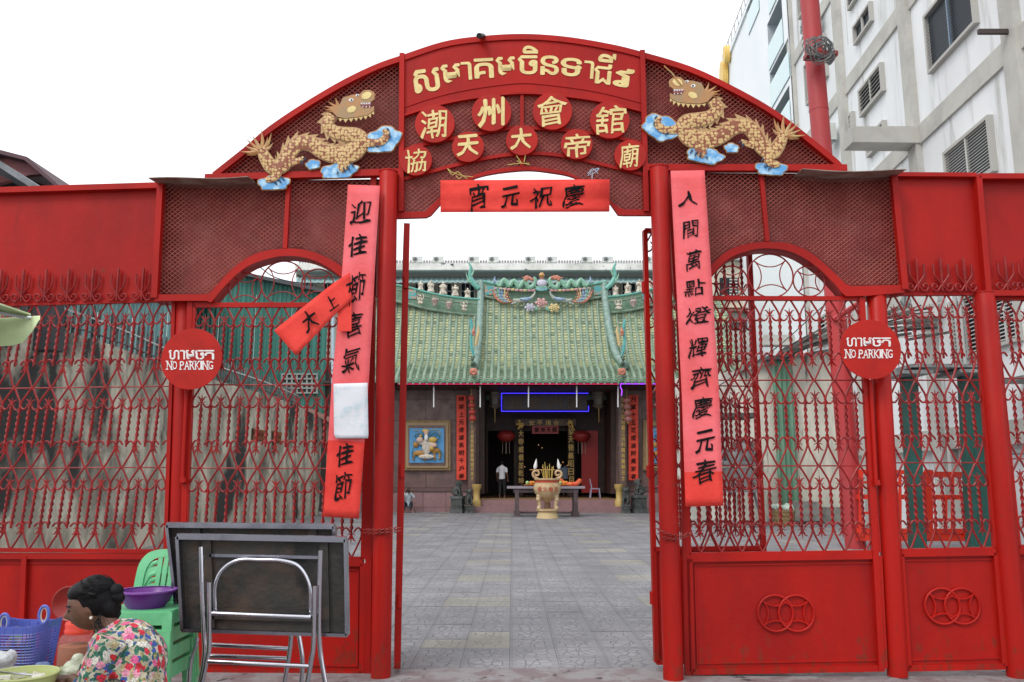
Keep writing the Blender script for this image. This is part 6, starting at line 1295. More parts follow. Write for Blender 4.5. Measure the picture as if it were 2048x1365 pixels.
# food cart and basket
fc = thing('food_cart', P(1490, 1040, 26).to_tuple()[:2] + (0,), 'grey steel food cart with pots under an umbrella shade behind the right bay', 'cart')
SS = mat('dull steel', (.30, .31, .31), .35, metal=.7, col2=(.2, .2, .2), scale=5)
blk('cart_body', SS, fc, 1452, 935, 1517, 985, 25.5, 1.0); blk('cart_top', SS, fc, 1448, 922, 1522, 930, 25.4, 1.2); blk('dark_shelf', BLACKR, fc, 1456, 905, 1516, 922, 25.8, .8)
for x, w, h in ((1475, .35, .35), (1492, .3, .55), (1508, .22, .25)): mb = MB(); mb.lathe([(w, 0), (w, h), (w * .3, h + .12), (.05, h + .18)], P(x, 922, 25.9), 14); mb.build('pot', SS, fc, smooth=True)
for a, b in (((1462, 985), (1450, 1032)), ((1508, 985), (1520, 1032)), ((1470, 985), (1470, 1034)), ((1500, 985), (1503, 1034))): mb = MB(); mb.tube([P(*a, 25.8), P(*b, 25.8)], .04, 6); mb.build('leg', mat('cart leg', (.15, .15, .17), .5), fc)
blk('canopy', mat('dark canopy', (.08, .08, .08), .8), fc, 1440, 826, 1520, 834, 25.3, 1.6); 
for x in (1445, 1515): mb = MB(); mb.tube([P(x, 834, 25.6), P(x, 925, 25.6)], .03, 6); mb.build('canopy_post', SS, fc)
bk = thing('wicker_basket', P(1567, 1040, 26.5).to_tuple()[:2] + (0,), 'round wicker basket heaped with white bags by the kerb block', 'basket')
WK = mat('wicker', (.34, .23, .11), .8, col2=(.20, .13, .06), scale=20, bump=.8, bscale=70)
b0 = V(wo(bk)); mb = MB(); mb.lathe([(.30, 0), (.34, .2), (.37, .5), (.34, .5), (.3, .1)], b0, 20); mb.build('basket_wall', WK, bk, smooth=True)
for z in (.1, .22, .34, .46): mb = MB(); R = .315 + z * .12; mb.tube([b0 + V((R * math.cos(2 * PI * k / 20), R * math.sin(2 * PI * k / 20), z)) for k in range(20)], .018, 5, closed=True); mb.build('woven_band', WK, bk)
mb = MB()
for i in range(12): mb.ell(b0 + V((random.uniform(-.22, .22), random.uniform(-.22, .22), .52 + random.uniform(0, .1))), .11, 8)
remesh(mb, 'bundle', mat('white green bags', (.6, .66, .6), .6, col2=(.3, .45, .35), scale=7), bk, voxel=.03, smooth=1)
# overhead wires
WR = mat('black wire', (.03, .03, .035), .6)
def wire(pts, label, r=.012, Y=30): mb = MB(); mb.tube(spline([P(x, y, Y) for x, y in pts], 8), r, 4); tag(mb.build('overhead_wire', WR, smooth=True), label, 'wire')
wire([(520, 535), (550, 555), (600, 566), (680, 568)], 'thin black wire sagging across the left arch opening', .02)
wire([(1400, 795), (1480, 745), (1560, 690), (1660, 600)], 'thin wire slanting up behind the right bay grille', .015, 24)
# ================================================================ people
SKIN = mat('brown skin', (.17, .080, .048), .5, col2=(.13, .06, .038), scale=20, bump=.15, bscale=120); HAIR = mat('black hair', (.005, .0045, .006), .5, spec=.2, bump=.25, bscale=140)
def floral():
    m = bpy.data.materials.new('floral cloth'); m.use_nodes = True; n, l = m.node_tree.nodes, m.node_tree.links; b = n['Principled BSDF']; b.inputs['Roughness'].default_value = .8
    g = n.new('ShaderNodeNewGeometry'); w = n.new('ShaderNodeTexNoise'); w.inputs['Scale'].default_value = 45; l.new(g.outputs['Position'], w.inputs[0])
    ma = n.new('ShaderNodeVectorMath'); ma.operation = 'MULTIPLY_ADD'; ma.inputs[1].default_value = (.028,) * 3; l.new(w.outputs['Color'], ma.inputs[0]); l.new(g.outputs['Position'], ma.inputs[2]); out = None
    base = n.new('ShaderNodeValToRGB'); t = n.new('ShaderNodeTexNoise'); t.inputs['Scale'].default_value = 30; l.new(g.outputs['Position'], t.inputs[0]); l.new(t.outputs[0], base.inputs[0]); e = base.color_ramp.elements
    e[0].position = .42; e[0].color = (.55, .50, .38, 1); e[1].position = .6; e[1].color = (.40, .36, .25, 1); out = base.outputs[0]
    for sc, th, cols in ((44, .50, [(.02, .13, .09), (.05, .20, .13), (.03, .09, .22), (.35, .30, .12)]), (30, .48, [(.02, .10, .08), (.62, .60, .52), (.04, .16, .10), (.45, .36, .20), (.05, .10, .35)]), (21, .42, [(.60, .03, .06), (.70, .12, .28), (.65, .62, .55), (.52, .02, .03), (.72, .28, .38)])):
        v = n.new('ShaderNodeTexVoronoi'); v.inputs['Scale'].default_value = sc; l.new(ma.outputs[0], v.inputs[0]); lt = n.new('ShaderNodeMath'); lt.operation = 'LESS_THAN'; lt.inputs[1].default_value = th; l.new(v.outputs['Distance'], lt.inputs[0])
        sp = n.new('ShaderNodeSeparateColor'); l.new(v.outputs['Color'], sp.inputs[0]); cr = n.new('ShaderNodeValToRGB'); cr.color_ramp.interpolation = 'CONSTANT'; e = cr.color_ramp.elements
        while len(e) < len(cols): e.new(.5)
        for i, c in enumerate(cols): e[i].position = i / len(cols); e[i].color = (*c, 1)
        l.new(sp.outputs[0], cr.inputs[0])
        # darker petal edges
        sh = n.new('ShaderNodeTexNoise'); sh.inputs['Scale'].default_value = 130; l.new(g.outputs['Position'], sh.inputs[0]); mr = n.new('ShaderNodeMapRange'); mr.inputs[1].default_value = .35; mr.inputs[2].default_value = .65; mr.inputs[3].default_value = .6; mr.inputs[4].default_value = 1.35; l.new(sh.outputs[0], mr.inputs[0])
        mu = n.new('ShaderNodeMixRGB'); mu.blend_type = 'MULTIPLY'; mu.inputs[0].default_value = 1; l.new(cr.outputs[0], mu.inputs[1]); l.new(mr.outputs[0], mu.inputs[2])
        mx = n.new('ShaderNodeMixRGB'); l.new(lt.outputs[0], mx.inputs[0]); l.new(out, mx.inputs[1]); l.new(mu.outputs[0], mx.inputs[2]); out = mx.outputs[0]
    l.new(out, b.inputs['Base Color']); return m
FLORAL = floral()
def head(mb, c, h, yaw, pitch=0):
    """head of height h about c, looking along +x turned by yaw; one closed surface with brow, nose, lips, chin and ears"""
    R = Matrix.Rotation(yaw, 3, 'Z') @ Matrix.Rotation(pitch, 3, 'Y'); nu, nv = 40, 30; vs = []; r = h / 2
    def g(a, b, s): return math.exp(-(a * a + b * b) / (s * s))
    for j in range(nv + 1):
        ph = PI * (j + .02) / (nv + .04)
        for i in range(nu):
            th = 2 * PI * i / nu; x, y, z = math.sin(ph) * math.cos(th), math.sin(ph) * math.sin(th), math.cos(ph)
            fx, fy, fz = .80, .66, 1.0
            if z < 0: fy *= 1 - .28 * z * z; fx *= 1 - .10 * z * z
            k = 1.0; f = max(0, x); a = math.atan2(y, x); b = z
            if x > 0: k += .32 * g(a, b + .18, .15) + .12 * g(a, b + .02, .14) - .07 * (g(a - .38, b - .08, .2) + g(a + .38, b - .08, .2)) + .05 * g(a, b - .28, .5) + .08 * g(a, b + .43, .16) - .04 * g(a, b + .33, .07) + .13 * g(a, b + .74, .26)
            else: fx = .92
            p = V((x * fx * k, y * fy, z * fz)); p.x += .10
            vs.append(c + R @ (p * r))
    mb.add(vs, [(j * nu + i, (j + 1) * nu + i, (j + 1) * nu + (i + 1) % nu, j * nu + (i + 1) % nu) for j in range(nv) for i in range(nu)] + [tuple(range(nu)), tuple(range(nv * nu, (nv + 1) * nu))[::-1]])
    for s in (-1, 1):
        mb.ell(c + R @ V((-.02 * h, s * .325 * h, -.03 * h)), (.065 * h, .03 * h, .12 * h), 10, R)
    return R
def hand(mb, wrist, d, up, L_=.17, curl=.5):
    d = V(d).normalized(); up = V(up); up = (up - d * up.dot(d)).normalized(); s = d.cross(up)
    mb.tube([wrist, wrist + d * L_ * .25, wrist + d * L_ * .52], [L_ * .15, L_ * .20, L_ * .2], 8, el=.5, up=up)
    for i, (o, l) in enumerate(((-.17, .40), (-.06, .46), (.06, .43), (.17, .34))):
        p = wrist + d * L_ * .48 + s * o * L_; q = p + d * l * L_ * .5 - up * curl * .08 * L_; r_ = q + d * l * L_ * .35 - up * curl * .3 * L_; mb.tube([p, q, r_], [L_ * .052, L_ * .046, L_ * .034], 6)
    p = wrist + d * L_ * .15 - s * .18 * L_; q = p + d * L_ * .22 - s * .16 * L_ - up * .1 * L_; mb.tube([p, q, q + d * L_ * .2 - up * .05 * L_], [L_ * .07, L_ * .06, L_ * .04], 6)

# woman in the floral shirt
WY = 4.2
def W(x, y, dy=0): return P(x, y, WY + dy)
wm = thing('person', (W(250, 1400).x, WY, 0), 'person in a floral shirt with black hair tied back, bent over at the lower left', 'person')
sk = MB(); hc = W(183, 1211); R = head(sk, hc, .232, math.radians(190), math.radians(17))
sk.tube([hc + V((.03, 0, -.04)), W(216, 1250), W(236, 1285)], [.052, .052, .08], 12)
hips = V((W(262, 1400).x, WY + .05, .30)); chest = W(245, 1300); 
sk.tube(spline([W(232, 1268), W(250, 1310), W(262, 1370), hips], 4), [.08] + [.13] * 4 + [.14] * 4 + [.15] * 3 + [.15], 14)
shL, shR = W(222, 1285, -.17), W(226, 1275, .18); elL, elR = W(176, 1385, -.2), W(170, 1370, .16); wrL, wrR = W(141, 1357, -.12), W(120, 1368, .1)
for a, e, w in ((shL, elL, wrL), (shR, elR, wrR)):
    sk.tube([a, lerp(a, e, .5), e, lerp(e, w, .5), w], [.055, .048, .042, .036, .026], 10); hand(sk, w, V((-1, .0, -.12)), V((0, -.3, 1)), .16, .9)
for s in (-1, 1):
    kn = hips + V((-.38, s * .16, .16)); an = V((kn.x + .02, kn.y, .08)); sk.tube([hips + V((0, s * .09, 0)), lerp(hips, kn, .5) + V((0, s * .12, .04)), kn, lerp(kn, an, .5), an], [.095, .085, .062, .052, .036], 10); sk.tube([an + V((.04, 0, -.04)), an + V((-.08, 0, -.05)), an + V((-.18, 0, -.06))], [.036, .038, .022], 8)
remesh(sk, 'body', SKIN, wm, voxel=.0055, smooth=2)
sh = MB(); sh.tube(spline([W(222, 1252), W(236, 1272), W(250, 1306), W(258, 1350), W(262, 1400), hips + V((.02, 0, .02))], 4), [.062] * 2 + [.085, .105, .125, .14] + [.155] * 4 + [.165] * 5 + [.17] * 6, 20, el=1.12)
sh.ell(W(262, 1325), (.165, .20, .17), 20); sh.ell(W(236, 1283), (.11, .205, .085), 18)
for a, e, w in ((shL, elL, wrL), (shR, elR, wrR)): sh.tube([a + V((.01, 0, .02)), lerp(a, e, .3), lerp(a, e, .7), e, lerp(e, w, .45)], [.075, .078, .074, .066, .058], 14)
for i in range(6): sh.tube([W(232 + i * 12, 1300 + i * 9, -.17), W(214 + i * 14, 1345 + i * 8, -.19)], [.012, .03], 6)
remesh(sh, 'floral_shirt', FLORAL, wm, voxel=.008, smooth=3)
sk2 = MB(); sk2.ell(hips, (.17, .19, .12), 16)
for s in (-1, 1): kn = hips + V((-.38, s * .16, .16)); sk2.tube([hips + V((0, s * .09, 0)), lerp(hips, kn, .5) + V((0, s * .12, .04)), kn, kn + V((.02, 0, -.2))], [.11, .10, .078, .07], 12)
remesh(sk2, 'trousers', mat('dark patterned trousers', (.05, .02, .03), .8, col2=(.02, .02, .03), scale=20), wm, voxel=.012, smooth=2)
hr = MB(); hr.ell(hc + R @ V((-.028, 0, .028)), (.098, .088, .112), 22, R)
hr.ell(hc + R @ V((.012, 0, .075)), (.082, .078, .055), 18, R); hr.ell(hc + R @ V((-.075, 0, -.03)), (.055, .07, .075), 16, R)
hr.ell(W(232, 1182), (.036, .04, .036), 12); hr.ell(W(238, 1196), (.03, .03, .03), 10); hr.tube([hc + R @ V((-.06, 0, -.08)), W(228, 1226), W(216, 1234)], [.05, .035, .008], 8)
for i in range(16): a = random.uniform(-1.4, 1.4); hr.tube([hc + R @ V((.07 * math.cos(a), .088 * math.sin(a) * .8, .085)), hc + R @ V((-.05, .1 * math.sin(a), .05)), W(228, 1196 + i % 5 * 3, .04 * math.sin(a))], .008, 5)
remesh(hr, 'hair', HAIR, wm, voxel=.006, smooth=2)
mb = MB(); mb.ell(hc + R @ V((.095, 0, -.052)), (.010, .022, .006), 10, R); mb.build('lips', mat('lips', (.16, .05, .045), .5), wm, smooth=True)
mb = MB(); random.seed(4)
for i in range(150):
    a = random.uniform(-2.9, 2.9); e1 = random.uniform(.1, 1.25); pts = []
    for k in range(7):
        t = k / 6; el = lerp(e1, .25, t); az = lerp(a, PI if a > 0 else -PI, t ** 1.2); q = V((math.cos(el) * math.cos(az) * .103 - .028, math.cos(el) * math.sin(az) * .093, math.sin(el) * .118 + .026)); pts.append(hc + R @ q)
    mb.tube(pts, [.0012, .002, .0025, .0025, .0022, .0018, .001], 4)
for i in range(22): a = random.uniform(-.5, .9); p = hc + R @ V((-.05 + .02 * a, -.07 * (1 if (R @ V((0, 1, 0))).y > 0 else -1), -.05 - .02 * a)); mb.tube(spline([p, p + V((random.uniform(-.03, .04), -.01, -.04)), p + V((random.uniform(-.04, .07), -.012, -.09))], 3), .0011, 3)
stuff(mb.build('loose_hair', HAIR, wm, recalc=False))
mb = MB(); ep = hc + R @ V((-.012, .086, -.052)) if (R @ V((0, 1, 0))).y < 0 else hc + R @ V((-.012, -.086, -.052)); mb.ell(ep, .008, 8); mb.build('earring', mat('pearl earring', (.8, .75, .65), .2), wm, smooth=True)
for s in (-1, 1):
    e = hc + R @ V((.091, s * .038, .008)); mb = MB(); mb.ell(e, (.010, .014, .006), 8, R); mb.build('closed_eye', mat('eyelid', (.06, .03, .02), .5), wm, smooth=True); mb = MB(); mb.tube([hc + R @ V((.101, s * .02, .028)), hc + R @ V((.094, s * .042, .034)), hc + R @ V((.076, s * .060, .026))], .0035, 5); mb.build('eyebrow', HAIR, wm)
mb = MB(); mb.box((hips.x, WY + .05, .165), (.3, .26, .03)); st_ = thing('low_stool', (hips.x, WY + .05, 0), 'low red plastic stool under the seated person, below the photo edge', 'stool'); mb.build('seat', REDPL, st_)
for sx in (-1, 1):
    for sy in (-1, 1): mb = MB(); mb.tube([(hips.x + sx * .12, WY + .05 + sy * .1, .155), (hips.x + sx * .14, WY + .05 + sy * .12, 0)], .015, 6); mb.build('leg', REDPL, st_)

def small_person(x, yfoot, Y, z0, H, yaw, label, shirt, pants, pose='stand'):
    b = P(x, yfoot, Y); b.z = z0; t = thing('person', b, label, 'person'); k = H / 1.7; RZ = Matrix.Rotation(yaw, 3, 'Z')
    def L(a, c, z): return b + RZ @ (V((a, c, z)) * k)
    s = MB(); s2 = MB(); s3 = MB()
    if pose == 'stand':
        hd = L(.03, 0, 1.57); hp = .88
        legs = [((0, .09, .88), (.03, .10, .48), (-.04, .1, .08)), ((0, -.09, .88), (.06, -.10, .48), (.12, -.1, .08))]; arms = [((0, .19, 1.38), (-.02, .25, 1.1), (.08, .24, .87)), ((0, -.19, 1.38), (-.03, -.25, 1.1), (.06, -.26, .87))]
        tor = [(0, 0, .86), (0, 0, 1.1), (.0, 0, 1.3), (0, 0, 1.42), (.01, 0, 1.5)]
    else:
        hd = L(.12, 0, .98); legs = [((0, .1, .30), (.38, .16, .50), (.36, .14, .06)), ((0, -.1, .30), (.38, -.16, .50), (.36, -.14, .06))]
        arms = [((.04, .19, .78), (.24, .27, .68), (.30, .09, .95)), ((.04, -.19, .78), (.24, -.27, .68), (.30, -.09, .95))]; tor = [(0, 0, .28), (.0, 0, .5), (.03, 0, .7), (.05, 0, .82), (.08, 0, .9)]
    head(s, hd, .23 * k, yaw); T_ = [L(*q) for q in tor]; s.tube(T_ + [hd - V((0, 0, .08 * k))], [.12 * k, .11 * k, .12 * k, .07 * k, .05 * k, .045 * k], 10)
    s2.tube(T_, [.155 * k, .145 * k, .165 * k, .15 * k, .06 * k], 14, el=1.0); s2.ell(T_[3] - V((0, 0, .04 * k)), (.13 * k, .21 * k, .09 * k), 12, RZ)
    for a, e, w in arms:
        a, e, w = L(*a), L(*e), L(*w); s.tube([a, e, w], [.045 * k, .038 * k, .026 * k], 8); hand(s, w, (w - e) if pose == 'stand' else V((0, 0, 1)), RZ @ V((1, 0, 0)), .16 * k, .6); s2.tube([a, lerp(a, e, .5), e if pose != 'stand' else lerp(a, e, .75)] + ([lerp(e, w, .8)] if pose != 'stand' else []), [.062 * k, .06 * k, .052 * k] + ([.04 * k] if pose != 'stand' else []), 8)
    for h_, kn, an in legs:
        h_, kn, an = L(*h_), L(*kn), L(*an); s.tube([h_, kn, an], [.07 * k, .05 * k, .035 * k], 8); ft = RZ @ V((1, 0, 0)); s.tube([an + V((0, 0, -.04 * k)) - ft * .04 * k, an - V((0, 0, .045 * k)) + ft * .16 * k], [.036 * k, .028 * k], 8); s3.tube([h_, lerp(h_, kn, .5), kn, lerp(kn, an, .8)], [.10 * k, .088 * k, .068 * k, .055 * k], 10)
    s3.ell(T_[0], (.15 * k, .17 * k, .12 * k), 12, RZ)
    remesh(s, 'body', SKIN, t, voxel=.014, smooth=1); remesh(s2, 'shirt', shirt, t, voxel=.016, smooth=2); remesh(s3, 'trousers', pants, t, voxel=.016, smooth=2)
    q = MB(); q.ell(hd + RZ @ V((-.02 * k, 0, .035 * k)), (.095 * k, .088 * k, .10 * k), 14); remesh(q, 'hair', HAIR, t, voxel=.014, smooth=1)
    return t, L, hd
BLKP = mat('black trousers', (.015, .015, .018), .8)
small_person(1004, 998, 38.3, .58, 1.68, math.radians(75), 'person in a white shirt and black trousers walking into the temple porch', mat('white shirt', (.62, .62, .66), .7), BLKP)
small_person(1131, 990, 41.8, .58, 1.68, math.radians(80), 'person in a pale blue shirt standing in the dark hall behind the burner', mat('pale blue shirt', (.30, .38, .50), .7), BLKP)
pt, L, hd = small_person(817, 1024, 36.75, .0, 1.62, math.radians(-90), 'person sitting on the ground at the temple wall, raising a camera', mat('pale sleeves', (.48, .55, .60), .7), mat('dark jeans', (.03, .035, .05), .8), 'sit')
mb = MB(); mb.box(hd + V((0, -.17, .02)), (.14, .06, .09)); mb.tube([hd + V((0, -.19, .02)), hd + V((0, -.27, .02))], .035, 10); tag(mb.build('camera', BLACKP), 'small black camera held up by the person sitting at the temple wall', 'camera')
mb = MB(); b = wo(pt); mb.box((b.x, b.y + .05, .13), (.5, .35, .24)); tag(mb.build('stone_block', PINKG), 'low granite block the person with the camera sits on', 'block')

# ================================================================ stone lions
LION = mat('dark green grey stone', (.075, .082, .078), .7, col2=(.035, .04, .038), scale=6, bump=.5, bscale=30, col3=(.18, .19, .18), scale3=9, lo3=.58, hi3=.7); LION2 = mat('grey stone plinth', (.12, .13, .13), .8, col2=(.07, .075, .075), scale=5)
def lion(x, yb, ytop, Y, yaw, ped, label):
    b = P(x, yb, Y); b.z = 0; H = P(x, ytop, Y).z; t = thing('stone_lion', b, label, 'lion statue', 'stone lions flanking the temple steps'); RZ = Matrix.Rotation(yaw, 3, 'Z'); p = ped * H; k = (H - p) / 1.0
    def L(a, c, z): return b + RZ @ V((a * k, c * k, 0)) + V((0, 0, p + z * k))
    w = .27 * (H / 1.45)
    for nm, z0, z1, s in (('plinth_base', 0, p * .22, 1.12), ('plinth', p * .22, p * .84, .95), ('plinth_top', p * .84, p, 1.08)): mb = MB(); mb.box(b + V((0, 0, (z0 + z1) / 2)), (w * 2 * s, w * 1.75 * s, z1 - z0), RZ); mb.build(nm, LION2 if nm != 'plinth' else LION, t)
    m = MB(); m.tube([L(-.22, 0, .16), L(-.14, 0, .34), L(.02, 0, .52), L(.08, 0, .68)], [.20 * k, .22 * k, .20 * k, .15 * k], 12)
    for s in (-1, 1):
        m.ell(L(-.14, s * .15, .15), (.2 * k, .1 * k, .15 * k), 10, RZ); m.tube([L(.08, s * .11, .5), L(.16, s * .13, .3), L(.15, s * .12, .04)], [.09 * k, .065 * k, .06 * k], 8); m.ell(L(.2, s * .12, .04), (.1 * k, .065 * k, .05 * k), 8, RZ); m.ell(L(.06, s * .16, .04), (.15 * k, .06 * k, .045 * k), 8, RZ)
        m.ell(L(.04, s * .15, .95), (.03 * k, .04 * k, .05 * k), 7)
        m.ell(L(.225, s * .06, .86), .03 * k, 7)
    m.ell(L(.1, 0, .80), (.17 * k, .165 * k, .165 * k), 14, RZ); m.ell(L(.25, 0, .79), (.08 * k, .09 * k, .045 * k), 10, RZ); m.ell(L(.23, 0, .70), (.07 * k, .08 * k, .03 * k), 10, RZ)
    for i in range(26): a = random.uniform(.9, 2 * PI - .9); z = random.uniform(.55, .93); m.ell(L(.03 + .17 * math.cos(a) * .9, .18 * math.sin(a), z), .05 * k, 6)
    m.tube(spline([L(-.36, 0, .1), L(-.42, 0, .3), L(-.34, 0, .46), L(-.38, 0, .56)], 4), .045 * k, 7); m.ell(L(.26, .1, .1), .08 * k, 8)
    remesh(m, 'lion_body', LION, t, voxel=.022, smooth=1)
lion(915.5, 1027, 961, 36.2, math.radians(-15), .52, 'larger dark stone lion left of the steps, the outer one seen from its side'); lion(938, 1028, 977, 36.0, math.radians(-75), .33, 'smaller stone lion left of the steps, beside the porch column')
lion(1252, 1026, 974, 36.0, math.radians(-100), .33, 'smaller stone lion right of the steps, beside the porch column'); lion(1278.5, 1024, 957, 36.2, math.radians(195), .52, 'larger dark stone lion right of the steps, the outer one seen from its side')

# ================================================================ altar table and incense burner
Yt = 33.2
at = thing('altar_table', P(1090, 1030, Yt).to_tuple()[:2] + (0,), 'long dark altar table behind the cream incense burner', 'table')
ATM = mat('purple brown table', (.11, .075, .08), .4, col2=(.07, .05, .055), scale=5)
b0, b1 = P(1014, 975, Yt), P(1168, 975, Yt); mb = MB(); mb.box(((b0.x + b1.x) / 2, Yt, b0.z), (b1.x - b0.x, 1.0, .09)); mb.build('table_top', mat('pale worn top', (.30, .26, .30), .4), at); mb = MB(); mb.box(((b0.x + b1.x) / 2, Yt, b0.z - .13), (b1.x - b0.x - .5, .8, .14)); mb.build('apron', ATM, at)
for x in (1034, 1150):
    for dy in (-.38, .38): c = P(x, 1000, Yt); mb = MB(); mb.box((c.x, Yt + dy, b0.z / 2 - .02), (.16, .12, b0.z - .06)); mb.build('leg', ATM, at); mb = MB(); mb.box((c.x, Yt + dy, .1), (.26, .2, .2)); mb.build('leg_foot', ATM, at)
mb = MB(); mb.box(((b0.x + b1.x) / 2, Yt, .14), (b1.x - b0.x - .7, .1, .08)); mb.build('stretcher', ATM, at)
def fruit_plate(x, label, boat=False):
    c = P(x, 972, Yt - .1); c.z = b0.z + .045; t = thing('offering_dish', c, label, 'offering', 'offerings on the altar table')
    if boat: mb = MB(); mb.tube(spline([c + V((-.42, 0, .28)), c + V((-.25, 0, .1)), c + V((0, 0, .07)), c + V((.25, 0, .1)), c + V((.42, 0, .28))], 5), [.02] + [.09] * 9 + [.1] * 2 + [.09] * 8 + [.02], 8); mb.build('paper_boat', mat('orange red paper boat', (.70, .16, .03), .5, col2=(.6, .04, .02), scale=6), t, smooth=True)
    else:
        mb = MB(); mb.lathe([(.12, 0), (.26, .05), (.25, .06)], c, 16); mb.build('dish', mat('orange dish', (.6, .2, .04), .5), t)
        for i in range(5): mb = MB(); mb.ell(c + V((.13 * math.cos(i * 1.26), .1 * math.sin(i * 1.26), .13)), .075, 10); mb.build('fruit', mat(('orange fruit', 'green fruit')[i % 2], ((.7, .25, .03), (.3, .5, .2))[i % 2], .5), t, smooth=True)
fruit_plate(1060, 'orange dish of fruit on the altar table left of the burner'); fruit_plate(1126, 'small dish of fruit on the altar table just right of the burner'); fruit_plate(1141, 'curved orange red paper boat on the right end of the altar table', True)
Yb = 31.6; bc = P(1095, 1037, Yb); bc.z = 0; sc = 1 / 52.2
ib = thing('incense_burner', bc, 'round cream incense burner with scroll handles on lion legs in the courtyard', 'incense burner')
CRB = mat('cream glazed burner', (.60, .46, .27), .4, col2=(.46, .30, .15), scale=5, bump=.3, bscale=14)
zf = lambda y: P(1095, y, Yb).z
mb = MB(); mb.lathe([(.42, 0), (.35, zf(1024))], bc, 26); mb.build('foot', mat('yellow cream foot', (.60, .45, .24), .7), ib, smooth=True); mb = MB(); mb.lathe([(.36, zf(1024)), (.42, zf(1022)), (.42, zf(1019)), (.34, zf(1018))], bc, 26); mb.build('foot_ring', CRB, ib, smooth=True)
mb = MB(); mb.lathe([(.1, zf(1005)), (.26, zf(998)), (.46, zf(988)), (.52, zf(978)), (.50, zf(970)), (.44, zf(965)), (.45, zf(961)), (.49, zf(960)), (.49, zf(957)), (.42, zf(957)), (.40, zf(966)), (.1, zf(967))], bc, 32); mb.build('bowl', CRB, ib, smooth=True)
mb = MB(); mb.lathe([(.445, zf(966.5)), (.455, zf(964)), (.455, zf(961.5)), (.445, zf(961))], bc, 32); mb.build('red_band', mat('burner red', (.50, .06, .03), .5), ib, smooth=True); mb = MB(); mb.lathe([(.12, zf(1018)), (.10, zf(1005))], bc, 14); mb.build('stem', mat('dark stem', (.16, .09, .05), .7), ib)
for a in (-150, -90, -30, 90):
    a = math.radians(a); m = MB(); f = V((math.cos(a), math.sin(a), 0))
    for q, r in (((.36, 992), .12), ((.40, 999), .10), ((.36, 1006), .085), ((.34, 1012), .08), ((.38, 1017), .09)): m.ell(bc + f * q[0] + V((0, 0, zf(q[1]))), r, 8)
    if a != math.radians(-90): remesh(m, 'lion_leg', CRB, ib, voxel=.025, smooth=1)
for s in (-1, 1):
    c = bc + V((s * .40, 0, zf(948))); mb = MB(); pts = [c + V((s * .17 * (1 - t * .12) * math.cos(-1.9 + t * 1.25), 0, .17 * (1 - t * .12) * math.sin(-1.9 + t * 1.25))) for t in [i * .35 for i in range(20)]]
    mb.tube([bc + V((s * .44, 0, zf(962)))] + pts, [.06] + [.055 - .0012 * i for i in range(20)], 8); mb.build('scroll_handle', CRB, ib, smooth=True)
    mb = MB(); mb.lathe([(.05, 0), (.075, .1), (.04, .25), (.005, .38)], bc + V((s * .46, 0, zf(938))), 10, Matrix.Rotation(-.15 * s, 3, 'Y')); mb.build('finial', mat('white enamel', (.8, .8, .78), .4), ib, smooth=True)
for i in range(14):
    a = random.uniform(-.16, .16); mb = MB(); p = bc + V((a, random.uniform(-.1, .1), zf(962))); mb.tube([p, p + V((a * .5 + random.uniform(-.06, .03), 0, .3 + random.random() * .42))], .011, 5); mb.build('incense_stick', mat('yellow incense', (.60, .46, .12), .6), ib)
for i, s in enumerate('母父地天'):
    mb = MB(); a0 = -.62 + i * .41
    def cyl(px, py, a0=a0): a = a0 + (px - 1095) * .04; z = zf(py); return bc + V((math.sin(a) * .53, -math.cos(a) * .53, z))
    put_glyph(mb, s, (1091.5, 974, 1099, 983.5), cyl, bold=.03); mb.build('red_character', mat('burner red', (.50, .06, .03), .5), ib, recalc=False)
# ---- plastic chair in the porch
PCH = mat('lavender plastic', (.42, .40, .55), .4)
ch = thing('plastic_chair', (P(1190, 988, 38.6).x, 38.6, .58), 'pale lavender plastic chair standing inside the right part of the porch', 'chair'); b = wo(ch)
mb = MB(); mb.box(b + V((0, 0, .42)), (.42, .42, .04)); mb.build('seat', PCH, ch); mb = MB(); mb.box(b + V((-.2, 0, .66)), (.03, .4, .42), Matrix.Rotation(-.2, 3, 'Y')); mb.build('backrest', PCH, ch)
for sx in (-1, 1):
    for sy in (-1, 1): mb = MB(); mb.tube([b + V((sx * .18, sy * .18, .42)), b + V((sx * .23, sy * .22, 0))], .022, 6); mb.build('leg', PCH, ch)

